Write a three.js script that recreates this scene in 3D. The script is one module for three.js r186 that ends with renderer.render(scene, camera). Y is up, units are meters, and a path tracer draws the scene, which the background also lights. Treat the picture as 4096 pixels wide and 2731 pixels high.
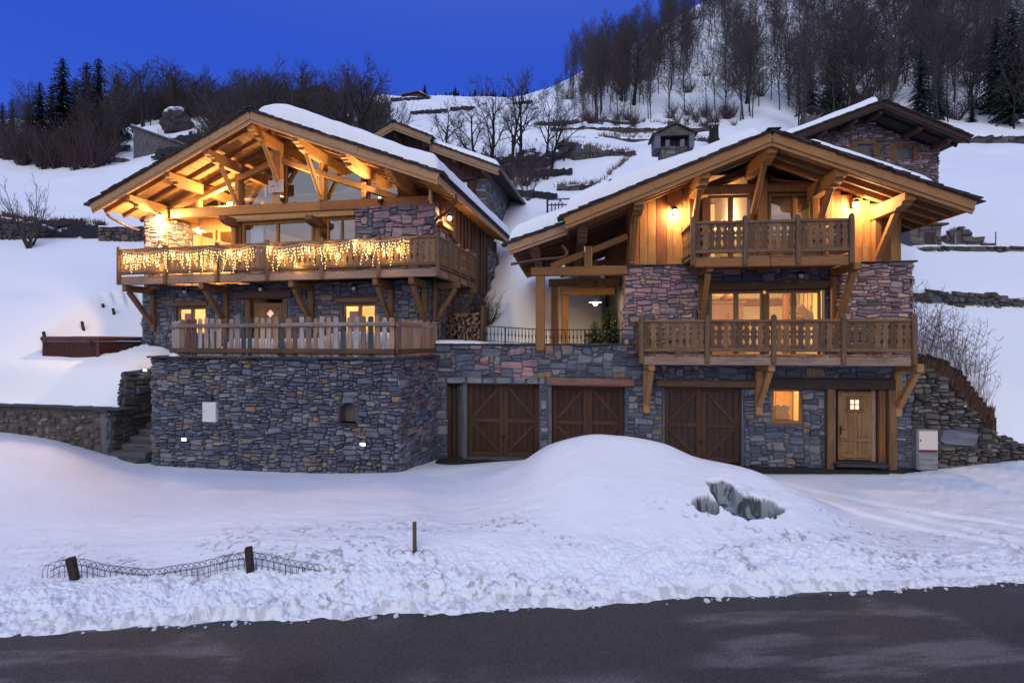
import * as THREE from 'three';
import { mergeGeometries } from 'three/addons/utils/BufferGeometryUtils.js';
import { RectAreaLightUniformsLib } from 'three/addons/lights/RectAreaLightUniformsLib.js';
RectAreaLightUniformsLib.init();

// ------------------------------------------------------------------ camera, sky, sun, exposure
const scene = new THREE.Scene();
const F = 2050, CU = 2048, CV = 1365, EYE = 3.9;          // focal length and centre in photograph pixels, eye height in metres
const camera = new THREE.PerspectiveCamera(2 * Math.atan(1365.5 / F) * 180 / Math.PI, 1024 / 682, 0.1, 1200);
camera.position.set(0, EYE, 0); camera.lookAt(0, EYE, -10);
const renderer = new THREE.WebGLRenderer();
renderer.toneMapping = THREE.LinearToneMapping; renderer.toneMappingExposure = 1.07;
renderer.shadowMap.enabled = true;

function rngOf(seed) { let a = seed >>> 0; return () => { a = (a + 0x6d2b79f5) | 0; let t = Math.imul(a ^ (a >>> 15), 1 | a); t = (t + Math.imul(t ^ (t >>> 7), 61 | t)) ^ t; return ((t ^ (t >>> 14)) >>> 0) / 4294967296; }; }
const mix = (a, b, t) => a + (b - a) * t, clamp = (x, a, b) => Math.min(b, Math.max(a, x)), sst = (a, b, x) => { const t = clamp((x - a) / (b - a), 0, 1); return t * t * (3 - 2 * t); };
function h2(x, y, s = 0) { let n = Math.imul(x, 374761393) + Math.imul(y, 668265263) + Math.imul(s, 974711) | 0; n = Math.imul(n ^ (n >>> 13), 1274126177); return ((n ^ (n >>> 16)) >>> 0) / 4294967296; }
function vnoise(x, y, s = 0, px = 0, py = 0) {
  const ix = Math.floor(x), iy = Math.floor(y), fx = x - ix, fy = y - iy, a = fx * fx * (3 - 2 * fx), b = fy * fy * (3 - 2 * fy);
  const wx = (i) => (px ? ((i % px) + px) % px : i), wy = (i) => (py ? ((i % py) + py) % py : i);
  return mix(mix(h2(wx(ix), wy(iy), s), h2(wx(ix + 1), wy(iy), s), a), mix(h2(wx(ix), wy(iy + 1), s), h2(wx(ix + 1), wy(iy + 1), s), a), b);
}
function fbm(x, y, oct = 4, s = 0, px = 0, py = 0) { let v = 0, a = .5, t = 0; for (let i = 0; i < oct; i++) { v += a * vnoise(x, y, s + i * 7, px, py); t += a; a *= .5; x *= 2; y *= 2; px *= 2; py *= 2; } return v / t; }

{ // dusk sky: deep blue away from the sunset, pale and rosy over the valley behind the camera, with torn clouds there
  const W = 512, H = 256, data = new Float32Array(W * H * 4);
  for (let r = 0; r < H; r++) for (let c = 0; c < W; c++) {
    const up = ((r + .5) / H - .5) * Math.PI, az = ((c + .5) / W - .5) * 2 * Math.PI, y = Math.sin(up), x = Math.cos(az) * Math.cos(up), z = Math.sin(az) * Math.cos(up);
    const e = clamp(y, 0, 1), back = sst(-.45, 1, z), front = [mix(.050, .026, sst(0, .55, e)), mix(.135, .080, sst(0, .55, e)), mix(.72, .54, sst(0, .55, e))];
    const glow = [mix(.93, .54, sst(.05, .8, e)), mix(.95, .76, sst(.05, .8, e)), mix(1.02, .94, sst(.05, .8, e))];
    const k = Math.max(back, .30 * sst(.45, 1, e));
    const col = [0, 1, 2].map((i) => mix(front[i], glow[i], k));
    if (y > 0 && z > -.2) {
      const q = 1 / (y + .18), n = fbm(x * q * 1.6 + 9, z * q * 3.2 + 4, 5, 3), m = sst(.50, .72, n) * sst(-.1, .5, z) * sst(0.02, .2, y) * (1 - sst(.6, .95, y));
      const cl = [1.30, .60, .50]; for (let i = 0; i < 3; i++) col[i] = mix(col[i], cl[i], m * .85);
    }
    data.set([...col, 1], (r * W + c) * 4);
  }
  const t = new THREE.DataTexture(data, W, H, THREE.RGBAFormat, THREE.FloatType);
  t.mapping = THREE.EquirectangularReflectionMapping; t.magFilter = THREE.LinearFilter; t.needsUpdate = true;
  scene.background = t; scene.environment = t;
}
const sun = new THREE.DirectionalLight(new THREE.Color().setRGB(1, .96, .90), .55);
sun.position.set(-9, 26, 30); sun.target.position.set(0, 2, -15); scene.add(sun, sun.target);
sun.castShadow = true; sun.shadow.radius = 60; sun.shadow.mapSize.set(2048, 2048);
Object.assign(sun.shadow.camera, { left: -45, right: 45, top: 45, bottom: -45, near: 1, far: 160 });

// ------------------------------------------------------------------ textures
function tex(w, h, fn, srgb = true) {
  const d = new Uint8Array(w * h * 4);
  for (let y = 0; y < h; y++) for (let x = 0; x < w; x++) { const c = fn(x / w, y / h, x, y), o = (y * w + x) * 4; for (let i = 0; i < 3; i++) d[o + i] = clamp(Math.round((Array.isArray(c) ? c[i] : c) * 255), 0, 255); d[o + 3] = 255; }
  const t = new THREE.DataTexture(d, w, h); t.wrapS = t.wrapT = THREE.RepeatWrapping; t.magFilter = THREE.LinearFilter; t.minFilter = THREE.LinearMipmapLinearFilter; t.generateMipmaps = true;
  if (srgb) t.colorSpace = THREE.SRGBColorSpace; t.needsUpdate = true; return t;
}
function woodField(u, v, s, rough) { // u along the grain (2 m), v across (1 m)
  const wob = fbm(u * 4, v * 6, 3, s, 4, 6) * .09;
  let ring = Math.abs(((v + wob) * 14) % 1 - .5) * 2; ring = Math.pow(ring, 1.6);
  const fine = fbm(u * 10, v * 110, 3, s + 5, 10, 110), blot = fbm(u * 3, v * 5, 4, s + 11, 3, 5);
  let val = .60 + .20 * ring + .34 * (fine - .5) + rough * .55 * (blot - .5) + .12;
  let knot = 0;
  for (let i = 0; i < 22; i++) { const kx = h2(i, s, 1), ky = h2(i, s, 2), dx = Math.abs(u - kx), dy = Math.abs(v - ky), r = .004 + .006 * h2(i, s, 3), q = Math.hypot(Math.min(dx, 1 - dx) * 1.1, Math.min(dy, 1 - dy)) / r; if (q < 2.2) knot = Math.max(knot, 1 - q / 2.2); }
  val *= 1 - .62 * sst(0, .8, knot);
  const crack = vnoise(u * 7, v * 150, s + 21, 7, 150); if (crack > .93 - rough * .05) val *= .55;
  return clamp(val, .05, 1);
}
const woodNew = tex(1024, 512, (u, v) => { const f = woodField(u, v, 3, .35); const g = clamp(.86 + (f - .66) * .95, .12, 1); return [g, Math.pow(g, 1.1), Math.pow(g, 1.22)]; });
const woodOld = tex(1024, 512, (u, v) => { const f = clamp(.84 + (woodField(u, v, 8, 1.0) - .68) * .95, .1, 1), g = fbm(u * 5, v * 9, 4, 40, 5, 9); return [f, f * mix(.9, 1.03, g), f * mix(.78, 1.08, g)]; });
const woodBump = tex(512, 256, (u, v) => woodField(u, v, 8, .6), false);
const stoneTex = tex(512, 512, (u, v) => {
  const lay = fbm(u * 3 + fbm(u * 4, v * 4, 3, 50, 4, 4), v * 26, 4, 31, 0, 26), m = fbm(u * 6, v * 6, 5, 33, 6, 6), sp = vnoise(u * 150, v * 150, 35, 150, 150);
  const q = sst(.62, .8, fbm(u * 3, v * 12, 4, 39, 3, 12)); let f = .34 + .36 * lay + .42 * (m - .3) + .16 * (sp - .5); f = mix(f, f + .22, q); f = clamp(.80 + (f - .5) * .8, .2, 1);
  return [f * mix(1, 1.05, m), f, f * mix(1.02, .97, m)];
});
const stoneBump = tex(256, 256, (u, v) => fbm(u * 6, v * 22, 4, 61, 6, 22) * .6 + fbm(u * 30, v * 30, 3, 62, 30, 30) * .4, false);
const snowBump = tex(512, 512, (u, v) => fbm(u * 12, v * 12, 4, 71, 12, 12) * .6 + fbm(u * 60, v * 60, 2, 72, 60, 60) * .4, false);
const asphaltTex = tex(1024, 1024, (u, v) => { const s = h2(Math.floor(u * 512), Math.floor(v * 512), 5), s2 = vnoise(u * 300, v * 300, 81, 300, 300), m = fbm(u * 5, v * 5, 4, 83, 5, 5); let f = .42 + .34 * (s2 - .45) + .26 * (s - .5) + .22 * (m - .5); if (s > .95) f += .22; return [f, f * .99, f * 1.0]; });
const asphaltBump = tex(512, 512, (u, v) => vnoise(u * 180, v * 180, 85, 180, 180) * .7 + h2(Math.floor(u * 256), Math.floor(v * 256), 6) * .3, false);
const gravelTex = tex(512, 512, (u, v) => { const n = vnoise(u * 90, v * 90, 91, 90, 90), n2 = vnoise(u * 40, v * 40, 92, 40, 40); const f = .25 + .5 * n * n + .25 * (n2 - .4); return [f, f * .98, f * .96]; });
const barkTex = tex(128, 256, (u, v) => { const f = .5 + .6 * (fbm(u * 8, v * 16, 4, 95, 8, 16) - .5); return [f, f * .97, f * .94]; });

// ------------------------------------------------------------------ materials (linear base colours)
const rgb = (r, g, b) => new THREE.Color().setRGB(r, g, b);
function std(name, c, o = {}) { const m = new THREE.MeshStandardMaterial({ color: rgb(...c), roughness: .85, ...o }); m.name = name; return m; }
const wood = (name, c, old, o = {}) => std(name, c, { map: old ? woodOld : woodNew, bumpMap: woodBump, bumpScale: old ? .006 : .003, roughness: .78, ...o });
const M = {
  honey: wood('honey_larch', [.35, .175, .06], 0), honey2: wood('honey_larch_dark', [.26, .118, .038], 0), honey3: wood('honey_larch_pale', [.42, .245, .10], 0),
  fascia: wood('fascia_larch', [.44, .255, .135], 0), soffit: wood('soffit_pine', [.40, .225, .088], 0), rafter: wood('rafter_pine', [.235, .12, .048], 0),
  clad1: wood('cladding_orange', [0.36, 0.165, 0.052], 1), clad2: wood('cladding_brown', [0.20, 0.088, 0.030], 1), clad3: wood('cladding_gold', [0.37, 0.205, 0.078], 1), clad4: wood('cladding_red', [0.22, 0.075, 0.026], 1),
  aged: wood('aged_larch', [.185, .108, .060], 1), aged2: wood('aged_larch_dark', [.115, .068, .040], 1), aged3: wood('aged_larch_tan', [.215, .135, .072], 1), agedPost: wood('aged_post', [.15, .095, .060], 1),
  deckbeam: wood('pale_beam', [0.294, 0.210, 0.182], 1), bracket: wood('bracket_larch', [0.186, 0.105, 0.053], 1), frame: wood('window_frame_oak', [0.211, 0.124, 0.062], 0),
  garage: wood('garage_board', [.046, .019, .012], 1), garageRail: wood('garage_rail', [.074, .034, .019], 1), garage2: wood('garage_board_plum', [0.048, 0.026, 0.023], 1), lintel: wood('lintel_oak', [0.110, 0.063, 0.041], 1), lintelDark: wood('lintel_dark', [0.032, 0.020, 0.019], 1),
  doorLeaf: wood('door_leaf', [0.248, 0.146, 0.065], 1), sideClad: wood('side_cladding', [0.094, 0.047, 0.028], 1), hotTub: wood('hot_tub_wood', [0.055, 0.013, 0.011], 0), tubCover: std('hot_tub_cover', [.085, .022, .026], { roughness: .5 }),
  houseWood: wood('red_brown_cladding', [0.083, 0.032, 0.018], 0), houseFascia: wood('house_fascia', [0.280, 0.175, 0.098], 0), darkFascia: wood('dark_fascia', [0.036, 0.016, 0.013], 1), shutter: wood('shutter_orange', [0.165, 0.077, 0.033], 0), shutterRed: wood('shutter_red', [0.050, 0.015, 0.012], 0),
  mortar: std('mortar_joint', [.085, .09, .115]), slate: std('slate', [.045, .043, .052], { map: stoneTex, bumpMap: stoneBump, bumpScale: .006, roughness: .7 }), slate2: std('slate_brown', [0.045, 0.033, 0.033], { map: stoneTex, bumpMap: stoneBump, bumpScale: .006 }),
  coping: std('coping_slate', [0.042, 0.045, 0.057], { map: stoneTex, bumpMap: stoneBump, bumpScale: .006 }), roofDeck: std('roof_underlay', [.03, .028, .03]),
  snow: std('snow', [.86, .89, .95], { bumpMap: snowBump, bumpScale: .010, roughness: .75 }), asphalt: std('asphalt', [.118, .112, .118], { map: asphaltTex, bumpMap: asphaltBump, bumpScale: .006, roughness: .8 }),
  gravel: std('gravel', [.15, .145, .15], { map: gravelTex, bumpMap: gravelTex, bumpScale: .02 }), concrete: std('concrete', [.13, .135, .15], { map: stoneTex, roughness: .95 }), stair: std('stair_concrete', [.10, .105, .12], { map: stoneTex }),
  iron: std('black_iron', [.018, .018, .022], { roughness: .5, metalness: .6 }), copper: std('brown_gutter', [.085, .042, .036], { roughness: .4, metalness: .3 }), white: std('white_panel', [.60, .60, .62], { roughness: .6 }), beige: std('beige_door', [.62, .54, .50], { roughness: .6 }), greyPanel: std('grey_panel', [.24, .25, .27], { roughness: .6, map: stoneTex }),
  bark: std('bark', [.045, .036, .034], { map: barkTex }), barkPale: std('birch_bark', [.30, .28, .28], { map: barkTex }), barkGrey: std('grey_bark', [.085, .074, .072], { map: barkTex }), twig: std('twigs', [.055, .043, .042]), twigRed: std('red_twigs', [.062, .034, .040]), twigGrey: std('grey_twigs', [.066, .054, .053]),
  needle: std('needles', [.017, .030, .024]), needle2: std('needles_green', [.040, .062, .024]), earth: std('earth', [.070, .040, .033], { map: gravelTex }), grass: std('dry_grass', [.13, .068, .048]), wire: std('wire', [.03, .03, .034], { roughness: .5, metalness: .5 }),
  plaster: std('cream_plaster', [.80, .66, .42]), plasterPink: std('pale_plaster', [.42, .36, .31]), curtain: std('rose_curtain', [.40, .13, .17]), oak: wood('armoire_wood', [0.198, 0.110, 0.072], 0), dark: std('dark_interior', [.05, .04, .04]), ice: std('dirty_ice', [.17, .175, .19], { map: stoneTex, roughness: .45 }),
  whiteWire: std('pale_cable', [.55, .52, .46]),
};
const glassMat = (name, ior) => { const m = new THREE.MeshPhysicalMaterial({ color: rgb(.93, .93, .95), transmission: 1, thickness: 0, roughness: 0, ior }); m.name = name; return m; };
M.glass = glassMat('window_glass', 1.55); M.glassHi = glassMat('coated_glass', 2.7);
const emit = (name, c, k) => { const m = new THREE.MeshStandardMaterial({ color: rgb(.8, .8, .8), emissive: rgb(...c), emissiveIntensity: k }); m.name = name; return m; };
const emitPane = emit("lit_rose_pane", [1, .36, .20], .62);
M.bulb = emit('lamp_glow', [1, .80, .50], 9); M.led = emit('led_glow', [1, .56, .13], 3.4); M.recess = emit('recess_light_glow', [.93, 1, .97], 1.6); M.paneGlow = emit('lit_pane', [1, .70, .34], .85);
for (const [k, c] of Object.entries({ s1: [.115, .135, .195], s2: [.145, .16, .21], s3: [.085, .10, .15], s4: [.19, .205, .25], s5: [.20, .19, .18], s6: [.14, .12, .12], s7: [.07, .082, .12], s8: [.24, .245, .28], s9: [.24, .18, .13], s10: [.16, .135, .15] })) M[k] = std('stone_' + k, c, { map: stoneTex, bumpMap: stoneBump, bumpScale: .012 });
for (const [k, c] of Object.entries({ p1: [.44, .28, .285], p2: [.35, .235, .275], p3: [.50, .33, .28], p4: [.28, .195, .235], p5: [.54, .38, .32], p6: [.37, .285, .325] })) M[k] = std('rose_lit_stone_' + k, c, { map: stoneTex, bumpMap: stoneBump, bumpScale: .012 });  // rose tones are brightened to hold the warm lamplight on the upper blocks
for (const [k, c] of Object.entries({ d1: [.075, .07, .068], d2: [.10, .092, .085], d3: [.055, .052, .055], d4: [.14, .125, .11], d5: [.16, .115, .10], d6: [.20, .20, .20] })) M[k] = std('field_stone_' + k, c, { map: stoneTex, bumpMap: stoneBump, bumpScale: .02 });
const BLUE = [M.s1, M.s1, M.s2, M.s2, M.s3, M.s3, M.s4, M.s7, M.s5, M.s8, M.s10, M.s1, M.s3, M.s2, M.s4, M.s3, M.s1, M.s8, M.s2, M.s7, M.s1, M.s3, M.s2, M.s1, M.s4, M.s9], ROSE_LIT = [M.p1, M.p2, M.p2, M.p4, M.p6, M.p1, M.p3, M.p5, M.s10, M.p4], FIELD = [M.d1, M.d1, M.d2, M.d3, M.d4, M.d2, M.d5, M.d6, M.d3];
for (const k in M) M[k].side = M[k].transmission ? THREE.DoubleSide : THREE.FrontSide;

// ------------------------------------------------------------------ naming
const used = new Map();
function numbered(name) { const n = used.get(name) ?? 0; used.set(name, n + 1); return n ? name + '_' + String(n).padStart(3, '0') : name; }
function tag(o, label, category, group, kind) { Object.assign(o.userData, { label, category }); if (group) o.userData.group = group; if (kind) o.userData.kind = kind; return o; }
function thing(name, label, category, pos = [0, 0, 0], yaw = 0, group) { const g = new THREE.Group(); g.name = numbered(name); g.position.set(...pos); g.rotation.y = yaw; scene.add(g); return tag(g, label, category, group); }
function mesh(parent, name, geo, mat, pos, label) { const m = new THREE.Mesh(geo, mat); m.name = parent === scene ? numbered(name) : name; if (pos) m.position.set(...pos); m.castShadow = m.receiveShadow = true; parent.add(m); if (label) m.userData.label = label; return m; }
function structure(name, geo, mat) { const m = mesh(scene, name, geo, mat); m.userData.kind = 'structure'; return m; }
function empty(parent, name, pos = [0, 0, 0], yaw = 0) { const g = new THREE.Group(); g.name = name; g.position.set(...pos); g.rotation.y = yaw; parent.add(g); return g; }

// ------------------------------------------------------------------ geometry helpers
const R0 = rngOf(77);
// box with chamfered edges, uv in metres with the grain along the longest side
function cbox(w, h, d, c = .012, jit = 0, rr = R0) {
  c = Math.min(c, w * .3, h * .3, d * .3); const x = w / 2, y = h / 2, z = d / 2, P = [], I = [], id = {};
  const v = (sx, sy, sz, ax) => { const k = sx + ',' + sy + ',' + sz + ',' + ax; if (!(k in id)) { id[k] = P.length / 3; P.push(sx * (x - (ax === 0 ? 0 : c)), sy * (y - (ax === 1 ? 0 : c)), sz * (z - (ax === 2 ? 0 : c))); } return id[k]; };
  const quad = (a, b, e, f, out) => { const A = a * 3, B = b * 3, E = e * 3, n = new THREE.Vector3(P[B] - P[A], P[B + 1] - P[A + 1], P[B + 2] - P[A + 2]).cross(new THREE.Vector3(P[E] - P[A], P[E + 1] - P[A + 1], P[E + 2] - P[A + 2])); if (n.dot(out) < 0) I.push(a, e, b, ...(f === undefined ? [] : [a, f, e])); else I.push(a, b, e, ...(f === undefined ? [] : [a, e, f])); };
  const V = (a, b, e) => new THREE.Vector3(a, b, e);
  for (const s of [-1, 1]) { quad(v(s, -1, -1, 0), v(s, 1, -1, 0), v(s, 1, 1, 0), v(s, -1, 1, 0), V(s, 0, 0)); quad(v(-1, s, -1, 1), v(1, s, -1, 1), v(1, s, 1, 1), v(-1, s, 1, 1), V(0, s, 0)); quad(v(-1, -1, s, 2), v(1, -1, s, 2), v(1, 1, s, 2), v(-1, 1, s, 2), V(0, 0, s)); }
  for (const a of [-1, 1]) for (const b of [-1, 1]) { quad(v(a, b, -1, 0), v(a, b, 1, 0), v(a, b, 1, 1), v(a, b, -1, 1), V(a, b, 0)); quad(v(a, -1, b, 0), v(a, 1, b, 0), v(a, 1, b, 2), v(a, -1, b, 2), V(a, 0, b)); quad(v(-1, a, b, 1), v(1, a, b, 1), v(1, a, b, 2), v(-1, a, b, 2), V(0, a, b)); for (const e of [-1, 1]) quad(v(a, b, e, 0), v(a, b, e, 1), v(a, b, e, 2), undefined, V(a, b, e)); }
  let g = new THREE.BufferGeometry(); g.setAttribute('position', new THREE.Float32BufferAttribute(P, 3)); g.setIndex(I);
  if (jit) { const q = g.attributes.position; for (let i = 0; i < q.count; i++) q.setXYZ(i, q.getX(i) + (rr() - .5) * jit, q.getY(i) + (rr() - .5) * jit, q.getZ(i) + (rr() - .5) * jit); }
  return grain(g, w, h, d, rr);
}
function grain(g, w, h, d, rr = R0) { // box mapping, u along the longest side
  g = g.index ? g.toNonIndexed() : g; g.computeVertexNormals();
  const ax = w >= h && w >= d ? 0 : h >= d ? 1 : 2, p = g.attributes.position, n = g.attributes.normal, uv = new Float32Array(p.count * 2), ou = rr(), ov = rr(), get = (a, i, k) => a.array[i * 3 + k];
  for (let i = 0; i < p.count; i++) { const N = [0, 1, 2].map((k) => Math.abs(get(n, i, k))), o = [0, 1, 2].filter((k) => k !== ax), b = N[o[0]] > N[o[1]] ? o[1] : o[0]; if (N[ax] > .8) { uv[i * 2] = get(p, i, o[0]) * .12 + ou; uv[i * 2 + 1] = get(p, i, o[1]) + ov; } else { uv[i * 2] = get(p, i, ax) / 2 + ou; uv[i * 2 + 1] = get(p, i, b) + ov; } }
  g.setAttribute('uv', new THREE.BufferAttribute(uv, 2)); return g;
}
const box = (parent, name, mat, pos, size, o = {}) => { const m = mesh(parent, name, cbox(...size, o.c ?? .012, o.jit ?? 0), mat, pos, o.label); if (o.rot) m.rotation.set(...o.rot); return m; };
const VX = new THREE.Vector3(), VY = new THREE.Vector3(), VZ = new THREE.Vector3(), MB = new THREE.Matrix4();
function barMatrix(p, q, up = [0, 1, 0]) { VX.set(q[0] - p[0], q[1] - p[1], q[2] - p[2]).normalize(); VY.set(...up); if (Math.abs(VX.dot(VY)) > .98) VY.set(0, 0, 1); VZ.crossVectors(VX, VY).normalize(); VY.crossVectors(VZ, VX); return new THREE.Matrix4().makeBasis(VX, VY, VZ).setPosition((p[0] + q[0]) / 2, (p[1] + q[1]) / 2, (p[2] + q[2]) / 2); }
function bar(parent, name, mat, p, q, h, w, o = {}) { const len = Math.hypot(q[0] - p[0], q[1] - p[1], q[2] - p[2]), m = mesh(parent, name, cbox(len, h, w, o.c ?? .014, o.jit ?? 0), mat, null, o.label); m.applyMatrix4(barMatrix(p, q, o.up)); return m; }
function barGeo(p, q, h, w, c = .01) { const len = Math.hypot(q[0] - p[0], q[1] - p[1], q[2] - p[2]); return cbox(len, h, w, c).applyMatrix4(barMatrix(p, q)); }
const merge = (list) => mergeGeometries(list.map((g) => { g = g.index ? g.toNonIndexed() : g; for (const k of Object.keys(g.attributes)) if (!['position', 'normal', 'uv', 'color'].includes(k)) g.deleteAttribute(k); return g; }));
const boxGeo = (pos, size, c = .01) => cbox(...size, c).translate(...pos);
function extrude(pts, depth, bevel = 0, holes = []) { const s = new THREE.Shape(pts.map((p) => new THREE.Vector2(...p))); for (const h of holes) s.holes.push(new THREE.Path(h.map((p) => new THREE.Vector2(...p)))); const g = new THREE.ExtrudeGeometry(s, { depth, bevelEnabled: bevel > 0, bevelSize: bevel, bevelThickness: bevel, bevelOffset: -bevel, bevelSegments: 1, curveSegments: 6 }); return g; }
function woodUV(g, along = 1, rr = R0) { g = g.index ? g.toNonIndexed() : g; g.computeVertexNormals(); const p = g.attributes.position, uv = new Float32Array(p.count * 2), a = rr(), b = rr(); for (let i = 0; i < p.count; i++) { const q = [p.getX(i), p.getY(i), p.getZ(i)]; uv[i * 2] = q[along] / 2 + a; uv[i * 2 + 1] = q[along === 0 ? 1 : 0] + q[2] * .5 + b; } g.setAttribute('uv', new THREE.BufferAttribute(uv, 2)); return g; }
function tube(pts, r, seg = 24, rad = 6) { return new THREE.TubeGeometry(new THREE.CatmullRomCurve3(pts.map((p) => new THREE.Vector3(...p))), seg, r, rad); }
function lathe(pts, n = 20) { return new THREE.LatheGeometry(pts.map((p) => new THREE.Vector2(...p)), n); }
class Builder { // many small prisms in one geometry
  constructor() { this.p = []; this.i = []; }
  prism(a, b, ra, rb, n = 3) {
    const d = VX.set(b[0] - a[0], b[1] - a[1], b[2] - a[2]).normalize(); VY.set(0, 1, 0); if (Math.abs(d.y) > .95) VY.set(1, 0, 0); VZ.crossVectors(d, VY).normalize(); VY.crossVectors(VZ, d); const o = this.p.length / 3;
    for (const [c, r] of [[a, ra], [b, rb]]) for (let k = 0; k < n; k++) { const t = k / n * Math.PI * 2, x = Math.cos(t) * r, y = Math.sin(t) * r; this.p.push(c[0] + VZ.x * x + VY.x * y, c[1] + VZ.y * x + VY.y * y, c[2] + VZ.z * x + VY.z * y); }
    for (let k = 0; k < n; k++) { const m = (k + 1) % n; this.i.push(o + k, o + n + k, o + m, o + m, o + n + k, o + n + m); }
  }
  tri(a, b, c) { const o = this.p.length / 3; this.p.push(...a, ...b, ...c); this.i.push(o, o + 1, o + 2); }
  build() { const g = new THREE.BufferGeometry(); g.setAttribute('position', new THREE.Float32BufferAttribute(this.p, 3)); g.setIndex(this.i); g.computeVertexNormals(); const uv = new Float32Array(this.p.length / 3 * 2); for (let k = 0; k < uv.length / 2; k++) { uv[k * 2] = this.p[k * 3] * 1.3 + this.p[k * 3 + 2]; uv[k * 2 + 1] = this.p[k * 3 + 1] * .5; } g.setAttribute('uv', new THREE.BufferAttribute(uv, 2)); return g; }
}
// a building's own axes: x along its front, z out of its front
class Frame {
  constructor(ox, oz, deg) { this.o = [ox, 0, oz]; this.yaw = deg * Math.PI / 180; this.c = Math.cos(this.yaw); this.s = Math.sin(this.yaw); }
  ray(u, v) { const { c, s } = this, dx = (u - CU) / F, dy = (CV - v) / F, ox = -this.o[0], oz = -this.o[2]; return [[ox * c - oz * s, EYE, ox * s + oz * c], [dx * c + s, dy, dx * s - c]]; }
  at(u, v, z) { const [o, d] = this.ray(u, v), t = (z - o[2]) / d[2]; return [o[0] + d[0] * t, o[1] + d[1] * t, z]; }
  atX(u, v, x) { const [o, d] = this.ray(u, v), t = (x - o[0]) / d[0]; return [x, o[1] + d[1] * t, o[2] + d[2] * t]; }
  world(x, y, z) { return [this.o[0] + x * this.c + z * this.s, y, this.o[2] - x * this.s + z * this.c]; }
  local(wx, wz) { const dx = wx - this.o[0], dz = wz - this.o[2]; return [dx * this.c - dz * this.s, dx * this.s + dz * this.c]; }
}
const at = (u, v, d) => [(u - CU) / F * d, EYE + (CV - v) / F * d, -d];

// ------------------------------------------------------------------ rubble masonry
const stoneShapes = (() => { const out = []; for (let k = 0; k < 28; k++) {
  const r = rngOf(900 + k), n = 8, rings = [[], [], []], P = [], I = [], out8 = [];
  for (const [sx, sy] of [[1, -1], [1, 1], [-1, 1], [-1, -1]]) { const bx = .5 - .07 * r(), by = .5 - .10 * r(), cx = .04 + .17 * r() * (.3 + .7 * r()), cy = .06 + .26 * r() * (.3 + .7 * r()), a = [sx * (bx - cx), sy * by], e = [sx * bx, sy * (by - cy)]; out8.push(...(sx * sy < 0 ? [a, e] : [e, a])); }
  for (const [x, y] of out8) { const f = .93 + .03 * r(), h = .84 + .08 * r(); rings[0].push([x, y, -.3]); rings[1].push([x * f, y * f, .55 + .25 * r()]); rings[2].push([x * h + .02 * (r() - .5), y * h + .02 * (r() - .5), .85 + .25 * r()]); }
  const push = (q) => (P.push(...q), P.length / 3 - 1), id = rings.map((g) => g.map(push)), mid = push([.1 * (r() - .5), .1 * (r() - .5), 1 + .1 * r()]);
  for (let g = 0; g < 2; g++) for (let i = 0; i < n; i++) { const j = (i + 1) % n; I.push(id[g][i], id[g][j], id[g + 1][j], id[g][i], id[g + 1][j], id[g + 1][i]); }
  for (let i = 0; i < n; i++) I.push(id[2][i], id[2][(i + 1) % n], mid);
  let g = new THREE.BufferGeometry(); g.setAttribute('position', new THREE.Float32BufferAttribute(P, 3)); g.setIndex(I); g = g.toNonIndexed(); g.computeVertexNormals();
  const p = g.attributes.position, uv = new Float32Array(p.count * 2), a = r(), b = r(); for (let i = 0; i < p.count; i++) { uv[i * 2] = p.getX(i) * .22 + a; uv[i * 2 + 1] = p.getY(i) * .16 + p.getZ(i) * .03 + b; } g.setAttribute('uv', new THREE.BufferAttribute(uv, 2)); out.push(g); } return out; })();
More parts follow.
